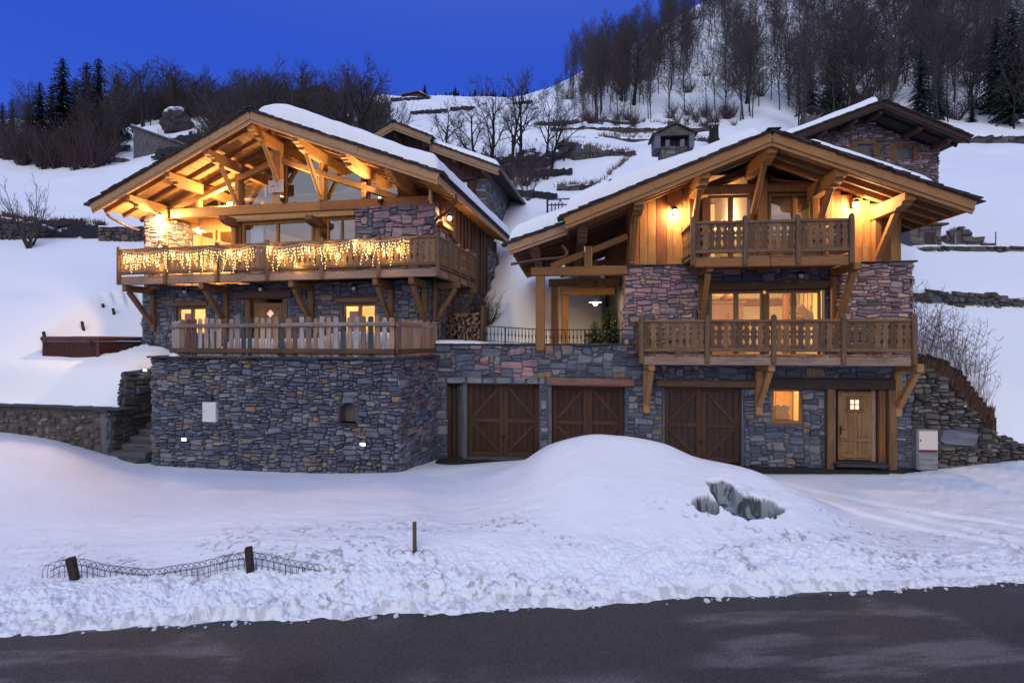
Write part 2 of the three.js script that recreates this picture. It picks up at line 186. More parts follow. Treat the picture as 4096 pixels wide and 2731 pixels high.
function rubble(x, y, w, h, dep, gap, warp, r) { // one stone cut to its place between warped joints
  const cx = x + w / 2, cy = y + h / 2, P = [], I = [], pts = [], g2 = gap / 2 + .002, lim = Math.min(w, h);
  for (const [sx, sy] of [[1, -1], [1, 1], [-1, 1], [-1, -1]]) { const bx = w / 2 - g2, by = h / 2 - g2, qx = lim * (.05 + .34 * r() * r()), qy = lim * (.05 + .34 * r() * r()), a = [sx * (bx - qx), sy * by], e = [sx * bx, sy * (by - qy)]; pts.push(...(sx * sy < 0 ? [a, e] : [e, a])); }
  const put = (X, Y, Z) => (P.push(X, Y, Z), P.length / 3 - 1), rings = [[], [], []], b1 = Math.min(.014, lim * .12), b2 = Math.min(.035, lim * .24), tx = (r() - .5) * .25, ty = (r() - .5) * .25;
  for (const [X, Y] of pts) { const d = warp(cx + X, cy + Y), X1 = X + d[0], Y1 = Y + d[1], k1 = (v, f) => Math.sign(v) * Math.max(0, Math.abs(v) - f); rings[0].push(put(X1, Y1, -.3 * dep)); rings[1].push(put(k1(X, b1) + d[0], k1(Y, b1) + d[1], dep * (.6 + .2 * r() + tx * X / w + ty * Y / h))); rings[2].push(put(k1(X, b2) + d[0] + .01 * (r() - .5), k1(Y, b2) + d[1] + .008 * (r() - .5), dep * (.9 + .2 * r() + tx * X / w + ty * Y / h))); }
  const dm = warp(cx, cy), mid = put(dm[0], dm[1], dep * (1 + .1 * r())), n = 8;
  for (let q = 0; q < 2; q++) for (let i = 0; i < n; i++) { const j = (i + 1) % n; I.push(rings[q][i], rings[q][j], rings[q + 1][j], rings[q][i], rings[q + 1][j], rings[q + 1][i]); }
  for (let i = 0; i < n; i++) I.push(rings[2][i], rings[2][(i + 1) % n], mid);
  let g = new THREE.BufferGeometry(); g.setAttribute('position', new THREE.Float32BufferAttribute(P, 3)); g.setIndex(I); g = g.toNonIndexed(); g.computeVertexNormals();
  const p = g.attributes.position, uv = new Float32Array(p.count * 2), a = r(), b = r(), t = r() < .12 ? 1 : 0; for (let i = 0; i < p.count; i++) { const X = p.getX(i), Y = p.getY(i); uv[i * 2] = (t ? Y : X) * .5 + a; uv[i * 2 + 1] = (t ? X : Y) * .7 + p.getZ(i) * .3 + b; } g.setAttribute('uv', new THREE.BufferAttribute(uv, 2)); return g;
}
function pack(W, H, c, r, open = [], o = {}) { // rectangles of mixed sizes filling W x H around the openings
  const nx = Math.round(W / c), ny = Math.round(H / c), occ = new Uint8Array(nx * ny), out = [];
  for (const [x0, y0, x1, y1] of open) for (let j = Math.max(0, Math.floor(y0 / c + .3)); j < Math.min(ny, y1 / c - .3); j++) for (let i = Math.max(0, Math.floor(x0 / c + .3)); i < Math.min(nx, x1 / c - .3); i++) occ[j * nx + i] = 1;
  const wm = o.w ?? [2, 9], hm = o.h ?? [1, 4];
  for (let j = 0; j < ny; j++) for (let i = 0; i < nx; i++) { if (occ[j * nx + i]) continue;
    const big = r() < (o.big ?? .45), tw = Math.round(mix(wm[0], wm[1], big ? .35 + .65 * r() : r() * .5)), th = Math.round(mix(hm[0], hm[1], big ? .4 + .6 * r() : r() * .4)); let w = 0, h = 1;
    while (w < tw && i + w < nx && !occ[j * nx + i + w]) w++;
    if (i + w < nx && !occ[j * nx + i + w] && (i + w + 1 >= nx || occ[j * nx + i + w + 1])) w++;
    grow: while (h < th && j + h < ny) { for (let k = 0; k < w; k++) if (occ[(j + h) * nx + i + k]) break grow; h++; }
    for (let b = 0; b < h; b++) for (let a = 0; a < w; a++) occ[(j + b) * nx + i + a] = 1;
    out.push([i * W / nx, j * H / ny, w * W / nx, h * H / ny]);
  } return out;
}
// stones of a wall that runs along a path of (x, z) points; collected, then the largest 300 become meshes of their own
function stoneWall(pool, wall, path, y0, H, seed, o = {}) {
  const r = rngOf(seed), seg = []; let L = 0; for (let i = 0; i + 1 < path.length; i++) { const a = path[i], b = path[i + 1], l = Math.hypot(b[0] - a[0], b[1] - a[1]); seg.push({ a, b, l, s: L }); L += l; }
  const c = o.cell ?? .056, tones = o.tones ?? BLUE, hs = o.hs;
  for (const [x, y, w, h] of pack(L, H, c, r, o.open, o)) {
    const s = x + w / 2, yc = y + h / 2; if (hs && yc > hs(s) - h * .3) continue;
    const g = seg.find((q) => s <= q.s + q.l) ?? seg.at(-1), t = (s - g.s) / g.l, px = mix(g.a[0], g.b[0], t), pz = mix(g.a[1], g.b[1], t), yaw = -Math.atan2(g.b[1] - g.a[1], g.b[0] - g.a[0]);
    const dep = (o.depth ?? .05) * (.5 + 1.1 * r()), gap = o.gap ?? .0;
    const sc = (o.warp ?? 1), warp = (X, Y) => [(fbm(X * 3.1, Y * 3.1, 2, seed) - .5) * .16 * sc + (vnoise(X * 11, Y * 11, seed + 3) - .5) * .05 * sc * (c / .056), (fbm(X * 2.3 + 40, Y * 3.4, 2, seed + 9) - .5) * .15 * sc + (vnoise(X * 11 + 70, Y * 11, seed + 5) - .5) * .045 * sc * (c / .056)];
    const m = new THREE.Matrix4().compose(new THREE.Vector3(px, y0 + yc + (o.base ? o.base(s) : 0), pz), new THREE.Quaternion().setFromEuler(new THREE.Euler((r() - .5) * .06, yaw + (r() - .5) * .06, 0)), new THREE.Vector3(1, 1, 1)), geo = rubble(x, y, w, h, dep, gap, warp, r);
    let mat = tones[Math.floor(r() * tones.length)]; if (o.tone) mat = o.tone(s, yc, r) ?? mat;
    pool.push({ wall, m, size: w * h * (o.weight ?? 1), k: Math.floor(r() * stoneShapes.length), mat, geo });
  }
}
const rubbleMat = std('rubble_infill', [1, 1, 1], { map: stoneTex, bumpMap: stoneBump, bumpScale: .012, vertexColors: true });
function settle(owner, pool, max = 300, name = 'stone') {
  pool.sort((a, b) => b.size - a.size);
  pool.slice(0, max).forEach((s) => { const m = mesh(s.wall, name, s.geo ?? stoneShapes[s.k], s.mat); m.applyMatrix4(s.m); });
  const rest = pool.slice(max); if (!rest.length) return;
  const P = [], N = [], U = [], C = [], v = new THREE.Vector3(), nm = new THREE.Matrix3();
  for (const s of rest) { const g = s.geo ?? stoneShapes[s.k], full = new THREE.Matrix4(); s.wall.updateMatrix(); full.multiplyMatrices(s.wall === owner ? new THREE.Matrix4() : s.wall.matrix, s.m); nm.getNormalMatrix(full);
    for (let i = 0; i < g.attributes.position.count; i++) { v.fromBufferAttribute(g.attributes.position, i).applyMatrix4(full); P.push(v.x, v.y, v.z); v.fromBufferAttribute(g.attributes.normal, i).applyMatrix3(nm).normalize(); N.push(v.x, v.y, v.z); U.push(g.attributes.uv.getX(i), g.attributes.uv.getY(i)); C.push(s.mat.color.r, s.mat.color.g, s.mat.color.b); } }
  const g = new THREE.BufferGeometry(); g.setAttribute('position', new THREE.Float32BufferAttribute(P, 3)); g.setAttribute('normal', new THREE.Float32BufferAttribute(N, 3)); g.setAttribute('uv', new THREE.Float32BufferAttribute(U, 2)); g.setAttribute('color', new THREE.Float32BufferAttribute(C, 3));
  mesh(owner, 'small_stones', g, rubbleMat).userData.kind = 'stuff';
}
function backing(parent, name, x0, x1, y0, y1, z, open = [], th = .25, mat = M.mortar) { const g = extrude([[x0, y0], [x1, y0], [x1, y1], [x0, y1]], th, 0, open.map(([a, b, c, d]) => [[a, b], [c, b], [c, d], [a, d]])); return mesh(parent, name, woodUV(g).translate(0, 0, z - th), mat); }
// window: frame with mullions and separate panes, in the plane z of its parent
function windowUnit(parent, x0, y0, x1, y1, z, o = {}) {
  const w = empty(parent, o.name ?? 'window', [0, 0, z]), f = o.f ?? .07, n = o.n ?? 1, d = o.d ?? .08, mat = o.mat ?? M.frame, list = [];
  list.push(boxGeo([(x0 + x1) / 2, y0 + f / 2, 0], [x1 - x0, f, d]), boxGeo([(x0 + x1) / 2, y1 - f / 2, 0], [x1 - x0, f, d]), boxGeo([x0 + f / 2, (y0 + y1) / 2, 0], [f, y1 - y0 - 2 * f, d]), boxGeo([x1 - f / 2, (y0 + y1) / 2, 0], [f, y1 - y0 - 2 * f, d]));
  const pw = (x1 - x0 - 2 * f) / n;
  for (let i = 1; i < n; i++) list.push(boxGeo([x0 + f + pw * i, (y0 + y1) / 2, .004], [o.mull ?? f, y1 - y0 - 2 * f, d]));
  mesh(w, 'frame', merge(list), mat);
  for (let i = 0; i < n; i++) { const g = new THREE.PlaneGeometry(pw - .01, y1 - y0 - 2 * f); mesh(w, 'pane', g, o.glass ?? M.glass, [x0 + f + pw * (i + .5), (y0 + y1) / 2, -.012]); }
  return w;
}
const warm = (k = 1) => rgb(1, mix(.55, .66, k), mix(.18, .31, k));
function pointLight(parent, pos, power, col = warm(.6), r = .05) { const l = new THREE.PointLight(col, power, 0, 2); l.position.set(...pos); l.castShadow = true; l.shadow.radius = r / .02; parent.add(l); return l; }
// ------------------------------------------------------------------ the lie of the land
const L = new Frame(-3.04, -17.4, -12), R = new Frame(3.63, -16.2, -6);      // left chalet, right chalet
const vy = (v, d) => EYE + (CV - v) / F * d;
const HILL = [ // bearing, then distance and where the slope stands there
  [-900, [[15.5, 1690], [16.6, 1640], [17.6, 1500], [18.6, 1420], [20, 1340], [25, 1100], [30, 935], [46, 640], [70, 545], [85, 500], [110, 520], [200, 900]]],
  [0, [[15.5, 1690], [16.8, 1632], [17.8, 1510], [18.8, 1418], [20, 1340], [25, 1085], [30, 930], [46, 640], [70, 540], [85, 480], [110, 500], [200, 900]]],
  [440, [[15.2, 1690], [16.0, 1650], [17.4, 1480], [19, 1402], [20.5, 1325], [25, 1090], [30, 930], [46, 635], [70, 530], [85, 470], [110, 480], [200, 800]]],
  [640, [[15.2, 1560], [17, 1470], [19, 1402], [22, 1290], [30, 930], [46, 620], [70, 510], [85, 450], [110, 450], [200, 700]]],
  [1000, [[15.5, 1420], [27, 1403], [34, 900], [46, 600], [70, 480], [90, 420], [120, 420], [200, 600]]],
  [1500, [[15.5, 1420], [26, 1390], [32, 1000], [40, 720], [55, 560], [80, 460], [110, 410], [150, 385], [165, 390], [220, 520]]],
  [1800, [[15.5, 1400], [24, 1340], [29, 1060], [37, 800], [50, 610], [70, 500], [110, 420], [150, 384], [165, 388], [220, 500]]],
  [2050, [[15.5, 1400], [19.3, 1385], [21, 1310], [24, 1120], [26.5, 990], [32, 830], [40, 690], [50, 590], [60, 520], [80, 455], [110, 410], [150, 390], [170, 395], [220, 480]]],
  [2350, [[15.5, 1400], [20.5, 1385], [22.2, 1300], [25, 1120], [28, 930], [34, 770], [42, 650], [50, 560], [56, 500], [65, 455], [85, 380], [110, 300], [125, 280], [160, 330], [220, 480]]],
  [2800, [[15.5, 1500], [26, 1350], [30, 900], [36, 740], [44, 620], [50, 550], [57, 500], [66, 430], [80, 300], [100, 160], [125, 40], [150, 20], [220, 150]]],
  [3300, [[15.5, 1500], [24, 1200], [28, 900], [36, 700], [45, 590], [55, 520], [65, 430], [80, 280], [100, 110], [130, -60], [160, -60], [220, 60]]],
  [3660, [[15.1, 1490], [16.5, 1400], [18, 1290], [20, 1195], [24, 1000], [28, 850], [34, 700], [42, 610], [47, 560], [60, 440], [80, 250], [100, 90], [130, -80], [160, -80], [220, 40]]],
  [3900, [[14.9, 1700], [16, 1560], [17.5, 1405], [20.2, 1200], [24, 1000], [28, 850], [34, 695], [45, 590], [48, 555], [60, 430], [80, 230], [100, 60], [130, -120], [160, -120], [220, 0]]],
  [4100, [[14.7, 1825], [16, 1640], [17.5, 1475], [20.5, 1205], [24, 1000], [28, 850], [34, 690], [45, 590], [48, 555], [60, 430], [80, 230], [100, 60], [130, -120], [160, -120], [220, 0]]],
  [5200, [[14.4, 1860], [16, 1680], [17.5, 1480], [20.5, 1205], [24, 1000], [28, 850], [34, 690], [45, 590], [48, 555], [60, 430], [80, 230], [100, 60], [130, -120], [160, -120], [220, 0]]],
].map(([u, l]) => [u, l.map(([d, v]) => [d, vy(v, d)])]);
const roadEdge = (x) => 7.48 + .0968 * x;                                     // distance of the road's edge at x
const FIELD_T = [ // bearing, then distance and height of the snow between road and houses
  [-900, [[6.5, .02], [7, .16], [8, .3], [9.5, .55], [12, .95], [14, 1.12], [16.4, .98], [19, .9]]],
  [0, [[6.85, .02], [7.2, .16], [8, .27], [9.5, .55], [12, .93], [14, 1.10], [16.6, .86], [19, .9]]],
  [200, [[6.9, .02], [7.2, .16], [8, .27], [9.5, .55], [12, .82], [14, 1.0], [16.2, .72], [19, .7]]],
  [440, [[6.93, .02], [7.25, .16], [8, .3], [9.5, .5], [12, .55], [14, .5], [15.8, .32], [19, .2]]],
  [640, [[7, .02], [7.3, .17], [8, .3], [9.5, .52], [12, .42], [14, .25], [15.4, .1], [19, 0]]],
  [1100, [[7.13, .02], [7.45, .2], [8.5, .6], [10, .68], [12, .42], [14.5, .13], [19, 0]]],
  [1600, [[7.3, .02], [7.6, .2], [8.7, .62], [10, .72], [12, .56], [13.9, .32], [15, .2], [19, 0]]],
  [1800, [[7.38, .02], [7.7, .2], [8.8, .6], [10, .62], [12, .52], [14, .42], [15, .26], [16, .02], [19, -.1]]],
  [2050, [[7.48, .02], [7.8, .2], [8.8, .62], [10, .82], [12, .88], [14, .60], [15.2, .35], [16.2, .02], [19, -.1]]],
  [2200, [[7.53, .02], [7.85, .2], [8.8, .58], [10, 1.05], [11.5, 1.50], [12.6, 1.34], [14.5, .6], [16, .05], [19, -.1]]],
  [2330, [[7.58, .02], [7.9, .2], [8.8, .55], [10, 1.28], [11.5, 1.74], [12.8, 1.45], [14.7, .5], [16, .02], [19, -.1]]],
  [2500, [[7.65, .02], [8, .2], [8.9, .55], [10, 1.22], [11.4, 1.74], [12.8, 1.4], [14.7, .4], [16, .0], [19, -.1]]],
  [2650, [[7.71, .02], [8.05, .2], [8.9, .5], [9.9, 1.12], [11.3, 1.63], [12.7, 1.2], [14.6, .3], [15.8, .0], [19, -.1]]],
  [2800, [[7.77, .02], [8.1, .2], [8.9, .46], [9.8, 1.0], [11, 1.36], [12.5, 1.0], [14.2, .25], [15.4, .0], [19, -.1]]],
  [3000, [[7.84, .02], [8.15, .2], [9, .44], [9.7, .85], [10.7, 1.22], [12, .8], [13.6, .2], [14.7, .10], [15, 0], [19, -.1]]],
  [3170, [[7.9, .02], [8.2, .2], [9, .42], [9.7, .7], [10.4, .92], [11.6, .55], [12.9, .15], [14.6, .12], [14.9, 0], [19, -.1]]],
  [3300, [[7.96, .02], [8.2, .2], [9, .38], [9.6, .52], [10.2, .64], [11.2, .35], [12.4, .12], [14.6, .12], [14.9, 0], [19, -.1]]],
  [3450, [[8.02, .02], [8.25, .17], [9, .27], [9.8, .27], [10.8, .12], [12.4, .11], [14.6, .12], [14.9, 0], [19, -.1]]],
  [3600, [[8.08, .01], [8.4, .09], [9.2, .13], [10.5, .09], [12.4, .11], [14.6, .12], [14.9, 0], [19, -.1]]],
  [3850, [[8.18, .005], [8.6, .06], [9.4, .09], [10.5, .10], [12.4, .13], [14.6, .2], [15.1, .2], [19, .1]]],
  [4096, [[8.28, .005], [8.8, .07], [10, .12], [12, .16], [14.3, .34], [14.9, .42], [19, .4]]],
  [5200, [[8.7, .02], [9.4, .2], [11, .4], [13, .7], [15, .9], [19, .9]]],
];
function along(list, d) { if (d <= list[0][0]) return list[0][1]; for (let i = 1; i < list.length; i++) if (d <= list[i][0]) { const [a, b] = list[i - 1], [c, e] = list[i]; return mix(b, e, (d - a) / (c - a)); } return list.at(-1)[1]; }
function polar(table, x, d, soft) { // smooth between bearings, softened along the distance
  const u = CU + F * x / d; let i = 0; while (i < table.length - 2 && u > table[i + 1][0]) i++;
  const f = (k) => { const l = table[clamp(k, 0, table.length - 1)][1]; return soft ? (along(l, d * (1 - soft)) + 2 * along(l, d) + along(l, d * (1 + soft))) / 4 : along(l, d); };
  const t = clamp((u - table[i][0]) / (table[i + 1][0] - table[i][0]), 0, 1), a = f(i), b = f(i + 1), w0 = (table[i + 1][0] - table[Math.max(0, i - 1)][0]) || 1, w1 = (table[Math.min(table.length - 1, i + 2)][0] - table[i][0]) || 1, w = table[i + 1][0] - table[i][0];
  let m0 = (b - f(i - 1)) * w / w0, m1 = (f(i + 2) - a) * w / w1; const lim = Math.abs(b - a) * 1.5 + .02; m0 = clamp(m0, -lim, lim); m1 = clamp(m1, -lim, lim);
  const t2 = t * t, t3 = t2 * t; return (2 * t3 - 3 * t2 + 1) * a + (t3 - 2 * t2 + t) * m0 + (-2 * t3 + 3 * t2) * b + (t3 - t2) * m1;
}
const FLAT = [ // ground levelled for what stands there: axes, x0, x1, z0, z1, level
  [L, -11.7, .2, -9.6, 0.1, 3.2], [L, -7.9, .8, -.2, 3.6, -.4], [L, -9.1, -7.6, -2.4, 4.2, -.4],
  [R, -7.5, .1, -2.6, .2, 3.55], [R, -3.6, .1, -9, .2, 3.55, -2.9, .8], [R, -.1, 8.5, -10.4, .3, -.4],
];
const WALL_TOPS = [[3650, 1480], [3700, 1495], [3760, 1530], [3830, 1610], [3900, 1690], [3980, 1750], [4096, 1800], [4200, 1850]].map(([u, v]) => R.at(u, v, 0)); // crest of the sloping dry wall
const wallTop = (x) => { if (x <= WALL_TOPS[0][0]) return WALL_TOPS[0][1]; for (let i = 1; i < 8; i++) if (x <= WALL_TOPS[i][0]) return mix(WALL_TOPS[i - 1][1], WALL_TOPS[i][1], (x - WALL_TOPS[i - 1][0]) / (WALL_TOPS[i][0] - WALL_TOPS[i - 1][0])); return WALL_TOPS[7][1]; };
function hillY(x, z) {
  const d = -z; let y = polar(HILL, x, d, .035);
  const k = sst(22, 60, d); y += (fbm(x * .16 + 5, z * .16, 3, 201) - .5) * mix(.35, 2.2, k) * sst(16, 26, d) + (fbm(x * .7, z * .7, 3, 207) - .5) * .10;
  for (const [f, x0, x1, z0, z1, lev, zr, k] of FLAT) { const [a, b] = f.local(x, z); if (a > x0 && a < x1 && b > z0 && b < z1) y = Math.min(y, lev + (zr ? Math.max(0, zr - b) * k : 0)); }
  { const q = Math.hypot(x + 16.02, z + 19.72); if (q < 4) y = Math.min(y, 3.46 + Math.max(0, q - 1.55) * .95); }
  const l = L.local(x, z), r = R.local(x, z);
  if (l[0] < -9 && l[1] > 2.0) y = mix(y, Math.min(y, 1.74), sst(2.0, 2.92, l[1]));
  if (l[0] < -9 && l[0] > -10.2 && l[1] < 3.3) y = mix(y, Math.min(y, mix(3.28, 2.88, sst(-2, 3.3, l[1]))), sst(-10.2, -9.15, l[0]));
  if (x < 2 && l[1] > 2.95 && l[0] < 1.2) y = Math.min(y, -.6);
  if (r[1] > -1.0 && r[0] > -7.5 && r[0] < 8.5) y = Math.min(y, -.6);
  if (r[0] >= 8.5 && r[1] > -1.9) y = mix(y, Math.min(y, wallTop(r[0]) - .04), sst(-1.9, -.4, r[1]));
  if (r[1] > -.3 && r[0] >= 8.5) y = Math.min(y, -.6);
  return y;
}
function ground(u, v, d0 = 19) { // the point of the hillside that lies in this direction
  let prev = d0; for (let d = d0; d < 215; d += .3) { const p = at(u, v, d); if (p[1] < hillY(p[0], p[2])) { let a = prev, b = d; for (let i = 0; i < 12; i++) { const m = (a + b) / 2, q = at(u, v, m); if (q[1] < hillY(q[0], q[2])) b = m; else a = m; } const q = at(u, v, (a + b) / 2); return [q[0], hillY(q[0], q[2]), q[2]]; } prev = d; } return null;
}
function onHill(u, d) { const x = (u - CU) / F * d; return [x, hillY(x, -d), -d]; }
function sheet(nu, nd, uOf, dOf, yOf, uvScale = .5) {
  const P = [], U = [], I = []; for (let j = 0; j <= nd; j++) for (let i = 0; i <= nu; i++) { const [x, z] = dOf(uOf(i / nu), j / nd); P.push(x, yOf(x, z), z); U.push(x * uvScale, z * uvScale); }
  for (let j = 0; j < nd; j++) for (let i = 0; i < nu; i++) { const a = j * (nu + 1) + i, b = a + nu + 1; I.push(a, a + 1, b, a + 1, b + 1, b); }
  const g = new THREE.BufferGeometry(); g.setAttribute('position', new THREE.Float32BufferAttribute(P, 3)); g.setAttribute('uv', new THREE.Float32BufferAttribute(U, 2)); g.setIndex(I); g.computeVertexNormals(); return g;
}
structure('snow_slope', sheet(420, 330, (t) => mix(-1300, 5400, t), (u, t) => { const d = 14.6 * Math.pow(220 / 14.6, t); return [(u - CU) / F * d, -d]; }, hillY, .35), M.snow);

// ruts of the drive run from the doors down to the road on the right
const ruts = [[[6.6, 14.3], [8.3, 12.2], [10.6, 10.2], [12.4, 8.9]], [[5.4, 13.9], [7.0, 11.8], [9.0, 9.8], [10.2, 8.6]], [[8.2, 12.0], [9.3, 10.2], [10.0, 8.9]]];
function rutDepth(x, d) { let m = 0; for (const l of ruts) for (let i = 0; i + 1 < l.length; i++) { const [a, b] = l[i], [c, e] = l[i + 1], t = clamp(((x - a) * (c - a) + (d - b) * (e - b)) / ((c - a) ** 2 + (e - b) ** 2), 0, 1), q = Math.hypot(x - mix(a, c, t), d - mix(b, e, t)); m = Math.max(m, (1 - sst(.06, .2, q)) - .75 * (1 - sst(.0, .16, Math.abs(q - .3)))); } return m; }
const HOLE = at(2935, 2000, 9.75);
function holeMask(x, z) { const hx = x - HOLE[0], hz = z - HOLE[2]; if (Math.abs(hx) > 1.6 || Math.abs(hz) > 1.4) return 0; const el = (cx, cz, a, b) => Math.hypot((hx - cx) / a, (hz - cz) / b), q = Math.min(el(-.60, .14, .30, .20), el(-.04, -.12, .34, .48), el(.46, .04, .46, .26), el(.1, .14, .5, .2)) + (fbm(x * 4.6 + 3, z * 4.6, 3, 352) - .5) * .95; return 1 - sst(.55, 1.02, q); }
function fieldY(x, z) {
  const d = -z, e = d - roadEdge(x) - (fbm(x * 1.1, 3, 4, 303) - .5) * .22 - (fbm(x * 6, 5, 2, 304) - .5) * .10; let y = polar(FIELD_T, x, Math.max(d, .1), .02);
  const drive = sst(8.2, 8.9, x - .25 * (d - 8)) * (x > 5 ? 1 : 0);
  y += (fbm(x * .5, z * .5, 3, 310) - .5) * .16 * sst(.6, 2, e) * (1 - drive * .7) * (1 - sst(13, 15, d));
  const rough = (1 - sst(.5, 1.35, e)) * (1 - drive * .3) + .16 * (1 - sst(1.2, 2.6, e)), clump = fbm(x * 3.2, z * 3.2, 4, 320), fine = fbm(x * 11, z * 11, 3, 322);
  y += rough * ((clump - .42) * .20 + (Math.abs(fine - .5) * 2 - .3) * .052 + (fbm(x * 24, z * 24, 2, 324) - .5) * .035);
  y += (fbm(x * 2.3, z * 6, 3, 340) - .5) * .035 * (1 - sst(2, 4.5, e)) * (1 - drive);
  if (x > 5 && d < 15) y -= .075 * rutDepth(x, d) * (1 - sst(14, 14.6, d));
  if (drive > 0 && d < 15) y += drive * (fbm(x * 3, z * 3, 3, 333) - .5) * .07;
  y -= .34 * holeMask(x, z);
  if (e < .05) y = Math.min(y, -.02 + Math.max(e, -.3) * .6 + .05 * sst(-.1, .05, e)); else y = Math.max(y * sst(-.25, .25, e) + .02, .012);
  if (e > .05 && e < .4) y = Math.max(y, .05 * sst(.05, .12, e) + .10 * sst(.1, .4, e) * (.5 + clump) * (1 - drive * .8));
  return y;
}
{ const g = sheet(1150, 390, (t) => mix(-420, 4520, t), (u, t) => { const q = t < .7 ? (t / .7) * 3.3 - .25 : 3.05 + ((t - .7) / .3) * 8.4, k = (u - CU) / F, d = (7.48 + q) / (1 - .0968 * k); return [k * d, -d]; }, fieldY, .5), p = g.attributes.position, c = new Float32Array(p.count * 3); // grit thrown up by the plough and the bared grey ice
  for (let i = 0; i < p.count; i++) { const x = p.getX(i), z = p.getZ(i), e = -z - roadEdge(x), h = holeMask(x, z); let k = 0; if (e < 2.6) { const gr = fbm(x * 15, z * 15, 3, 361), pa = fbm(x * 1.1, z * 2.2, 3, 363); k = sst(.56, .74, gr) * sst(.42, .66, pa) * sst(.0, .12, e) * (1 - sst(1.5, 2.5, e)) * .75; if (e < .16) k = Math.max(k, sst(.45, .62, fbm(x * 14, z * 14, 3, 367)) * .42); }
    let col = [mix(1, .36, k), mix(1, .33, k), mix(1, .30, k)]; if (h > 0) { const n = fbm(x * 5, z * 5, 4, 371), st = sst(.54, .64, fbm(x * 7, z * 11, 4, 373)), t = mix(.22, .40, n) * mix(1, .22, st), w = sst(.10, .20, h); col = col.map((v, j) => mix(v, t * [.95, 1, 1.05][j], w)); } c.set(col, i * 3); }
  g.setAttribute('color', new THREE.BufferAttribute(c, 3)); const m = M.snow.clone(); m.name = 'gritty_snow'; m.vertexColors = true; structure('snow_field', g, m);
  // clods the plough left along the edge
  const r = rngOf(388), list = []; for (let i = 0; i < 220; i++) { const x = mix(-9, 9.5, r()), e = -.10 + .75 * r() * r(), z = -(roadEdge(x) + e), s = .012 + .06 * r() * r() * r(), q = new THREE.IcosahedronGeometry(s, 1), a = q.attributes.position; for (let j = 0; j < a.count; j++) { const f = .75 + .5 * h2(Math.round(a.getX(j) * 1e4), Math.round(a.getY(j) * 1e4) + Math.round(a.getZ(j) * 7e3), i); a.setXYZ(j, a.getX(j) * f, a.getY(j) * f * .8, a.getZ(j) * f); } q.computeVertexNormals(); q.translate(x, Math.max(fieldY(x, z), .0) + s * .35, z); list.push(q); }
  tag(mesh(scene, 'snow_clods', merge(list), M.snow), 'loose snow clods scattered along the ploughed road edge', 'snow', null, 'stuff');
}
{ // road with its worn lighter streaks, and the gravel before the doors
  const g = new THREE.PlaneGeometry(90, 14, 1, 1).rotateX(-Math.PI / 2).translate(0, 0, 2.4); const uv = g.attributes.uv; for (let i = 0; i < uv.count; i++) uv.setXY(i, uv.getX(i) * 90 / 2.2, uv.getY(i) * 14 / 2.2);
  const m = M.asphalt.clone(); m.name = "road_asphalt";
  // grain times streaks, both computed into one map
  m.map = tex(1280, 1280, (u, v) => { const s2 = vnoise(u * 900, v * 700, 81, 900, 700), h = h2(Math.floor(u * 1280), Math.floor(v * 1280), 5), n = fbm(u * 5 + .4 * fbm(u * 6, v * 6, 2, 417, 6, 6), v * 26, 5, 401, 5, 26), p = fbm(u * 7, v * 5, 3, 403, 7, 5), s = sst(.47, .66, n) * sst(.36, .62, p), dk = sst(.55, .75, fbm(u * 5, v * 7, 4, 409, 5, 7)), cr = 1 - sst(0, .012, Math.abs(fbm(u * 14, v * 12, 4, 411, 14, 12) - .5)) * 1; let f = .245 + .17 * s - .06 * dk + .15 * (s2 - .5) + .10 * (h - .5); if (cr > .3 && dk > .5) f *= .72; if (h > .965) f += .10; const red = sst(.78, .86, fbm(u * 30, v * 26, 3, 413, 30, 26)) * .25; return [f * (1 + red * .5), f * .99, f * (1 - .1 * red)]; });
  m.map.repeat.set(1 / 4.4, 1 / 3.6); m.roughness = .7; m.color.setRGB(.90, .86, .845);
  const road = structure('road', g, m); road.rotation.y = Math.atan(.0968); road.position.set(0, 0, -3.2);
  const gr = new THREE.PlaneGeometry(16.5, 2.5, 160, 40).rotateX(-Math.PI / 2); const p = gr.attributes.position, q = gr.attributes.uv; for (let i = 0; i < p.count; i++) { p.setY(i, .055 + .05 * fbm(p.getX(i) * 3, p.getZ(i) * 3, 3, 421)); q.setXY(i, p.getX(i) / 1.5, p.getZ(i) / 1.5); } gr.computeVertexNormals();
  const gm = structure('gravel', gr, M.gravel); gm.position.set(...R.world(2.2, 0, .45)); gm.rotation.y = R.yaw;
  const under = new THREE.PlaneGeometry(400, 60).rotateX(-Math.PI / 2); const base = structure('ground', under, M.earth); base.position.set(0, -.75, -8);
}
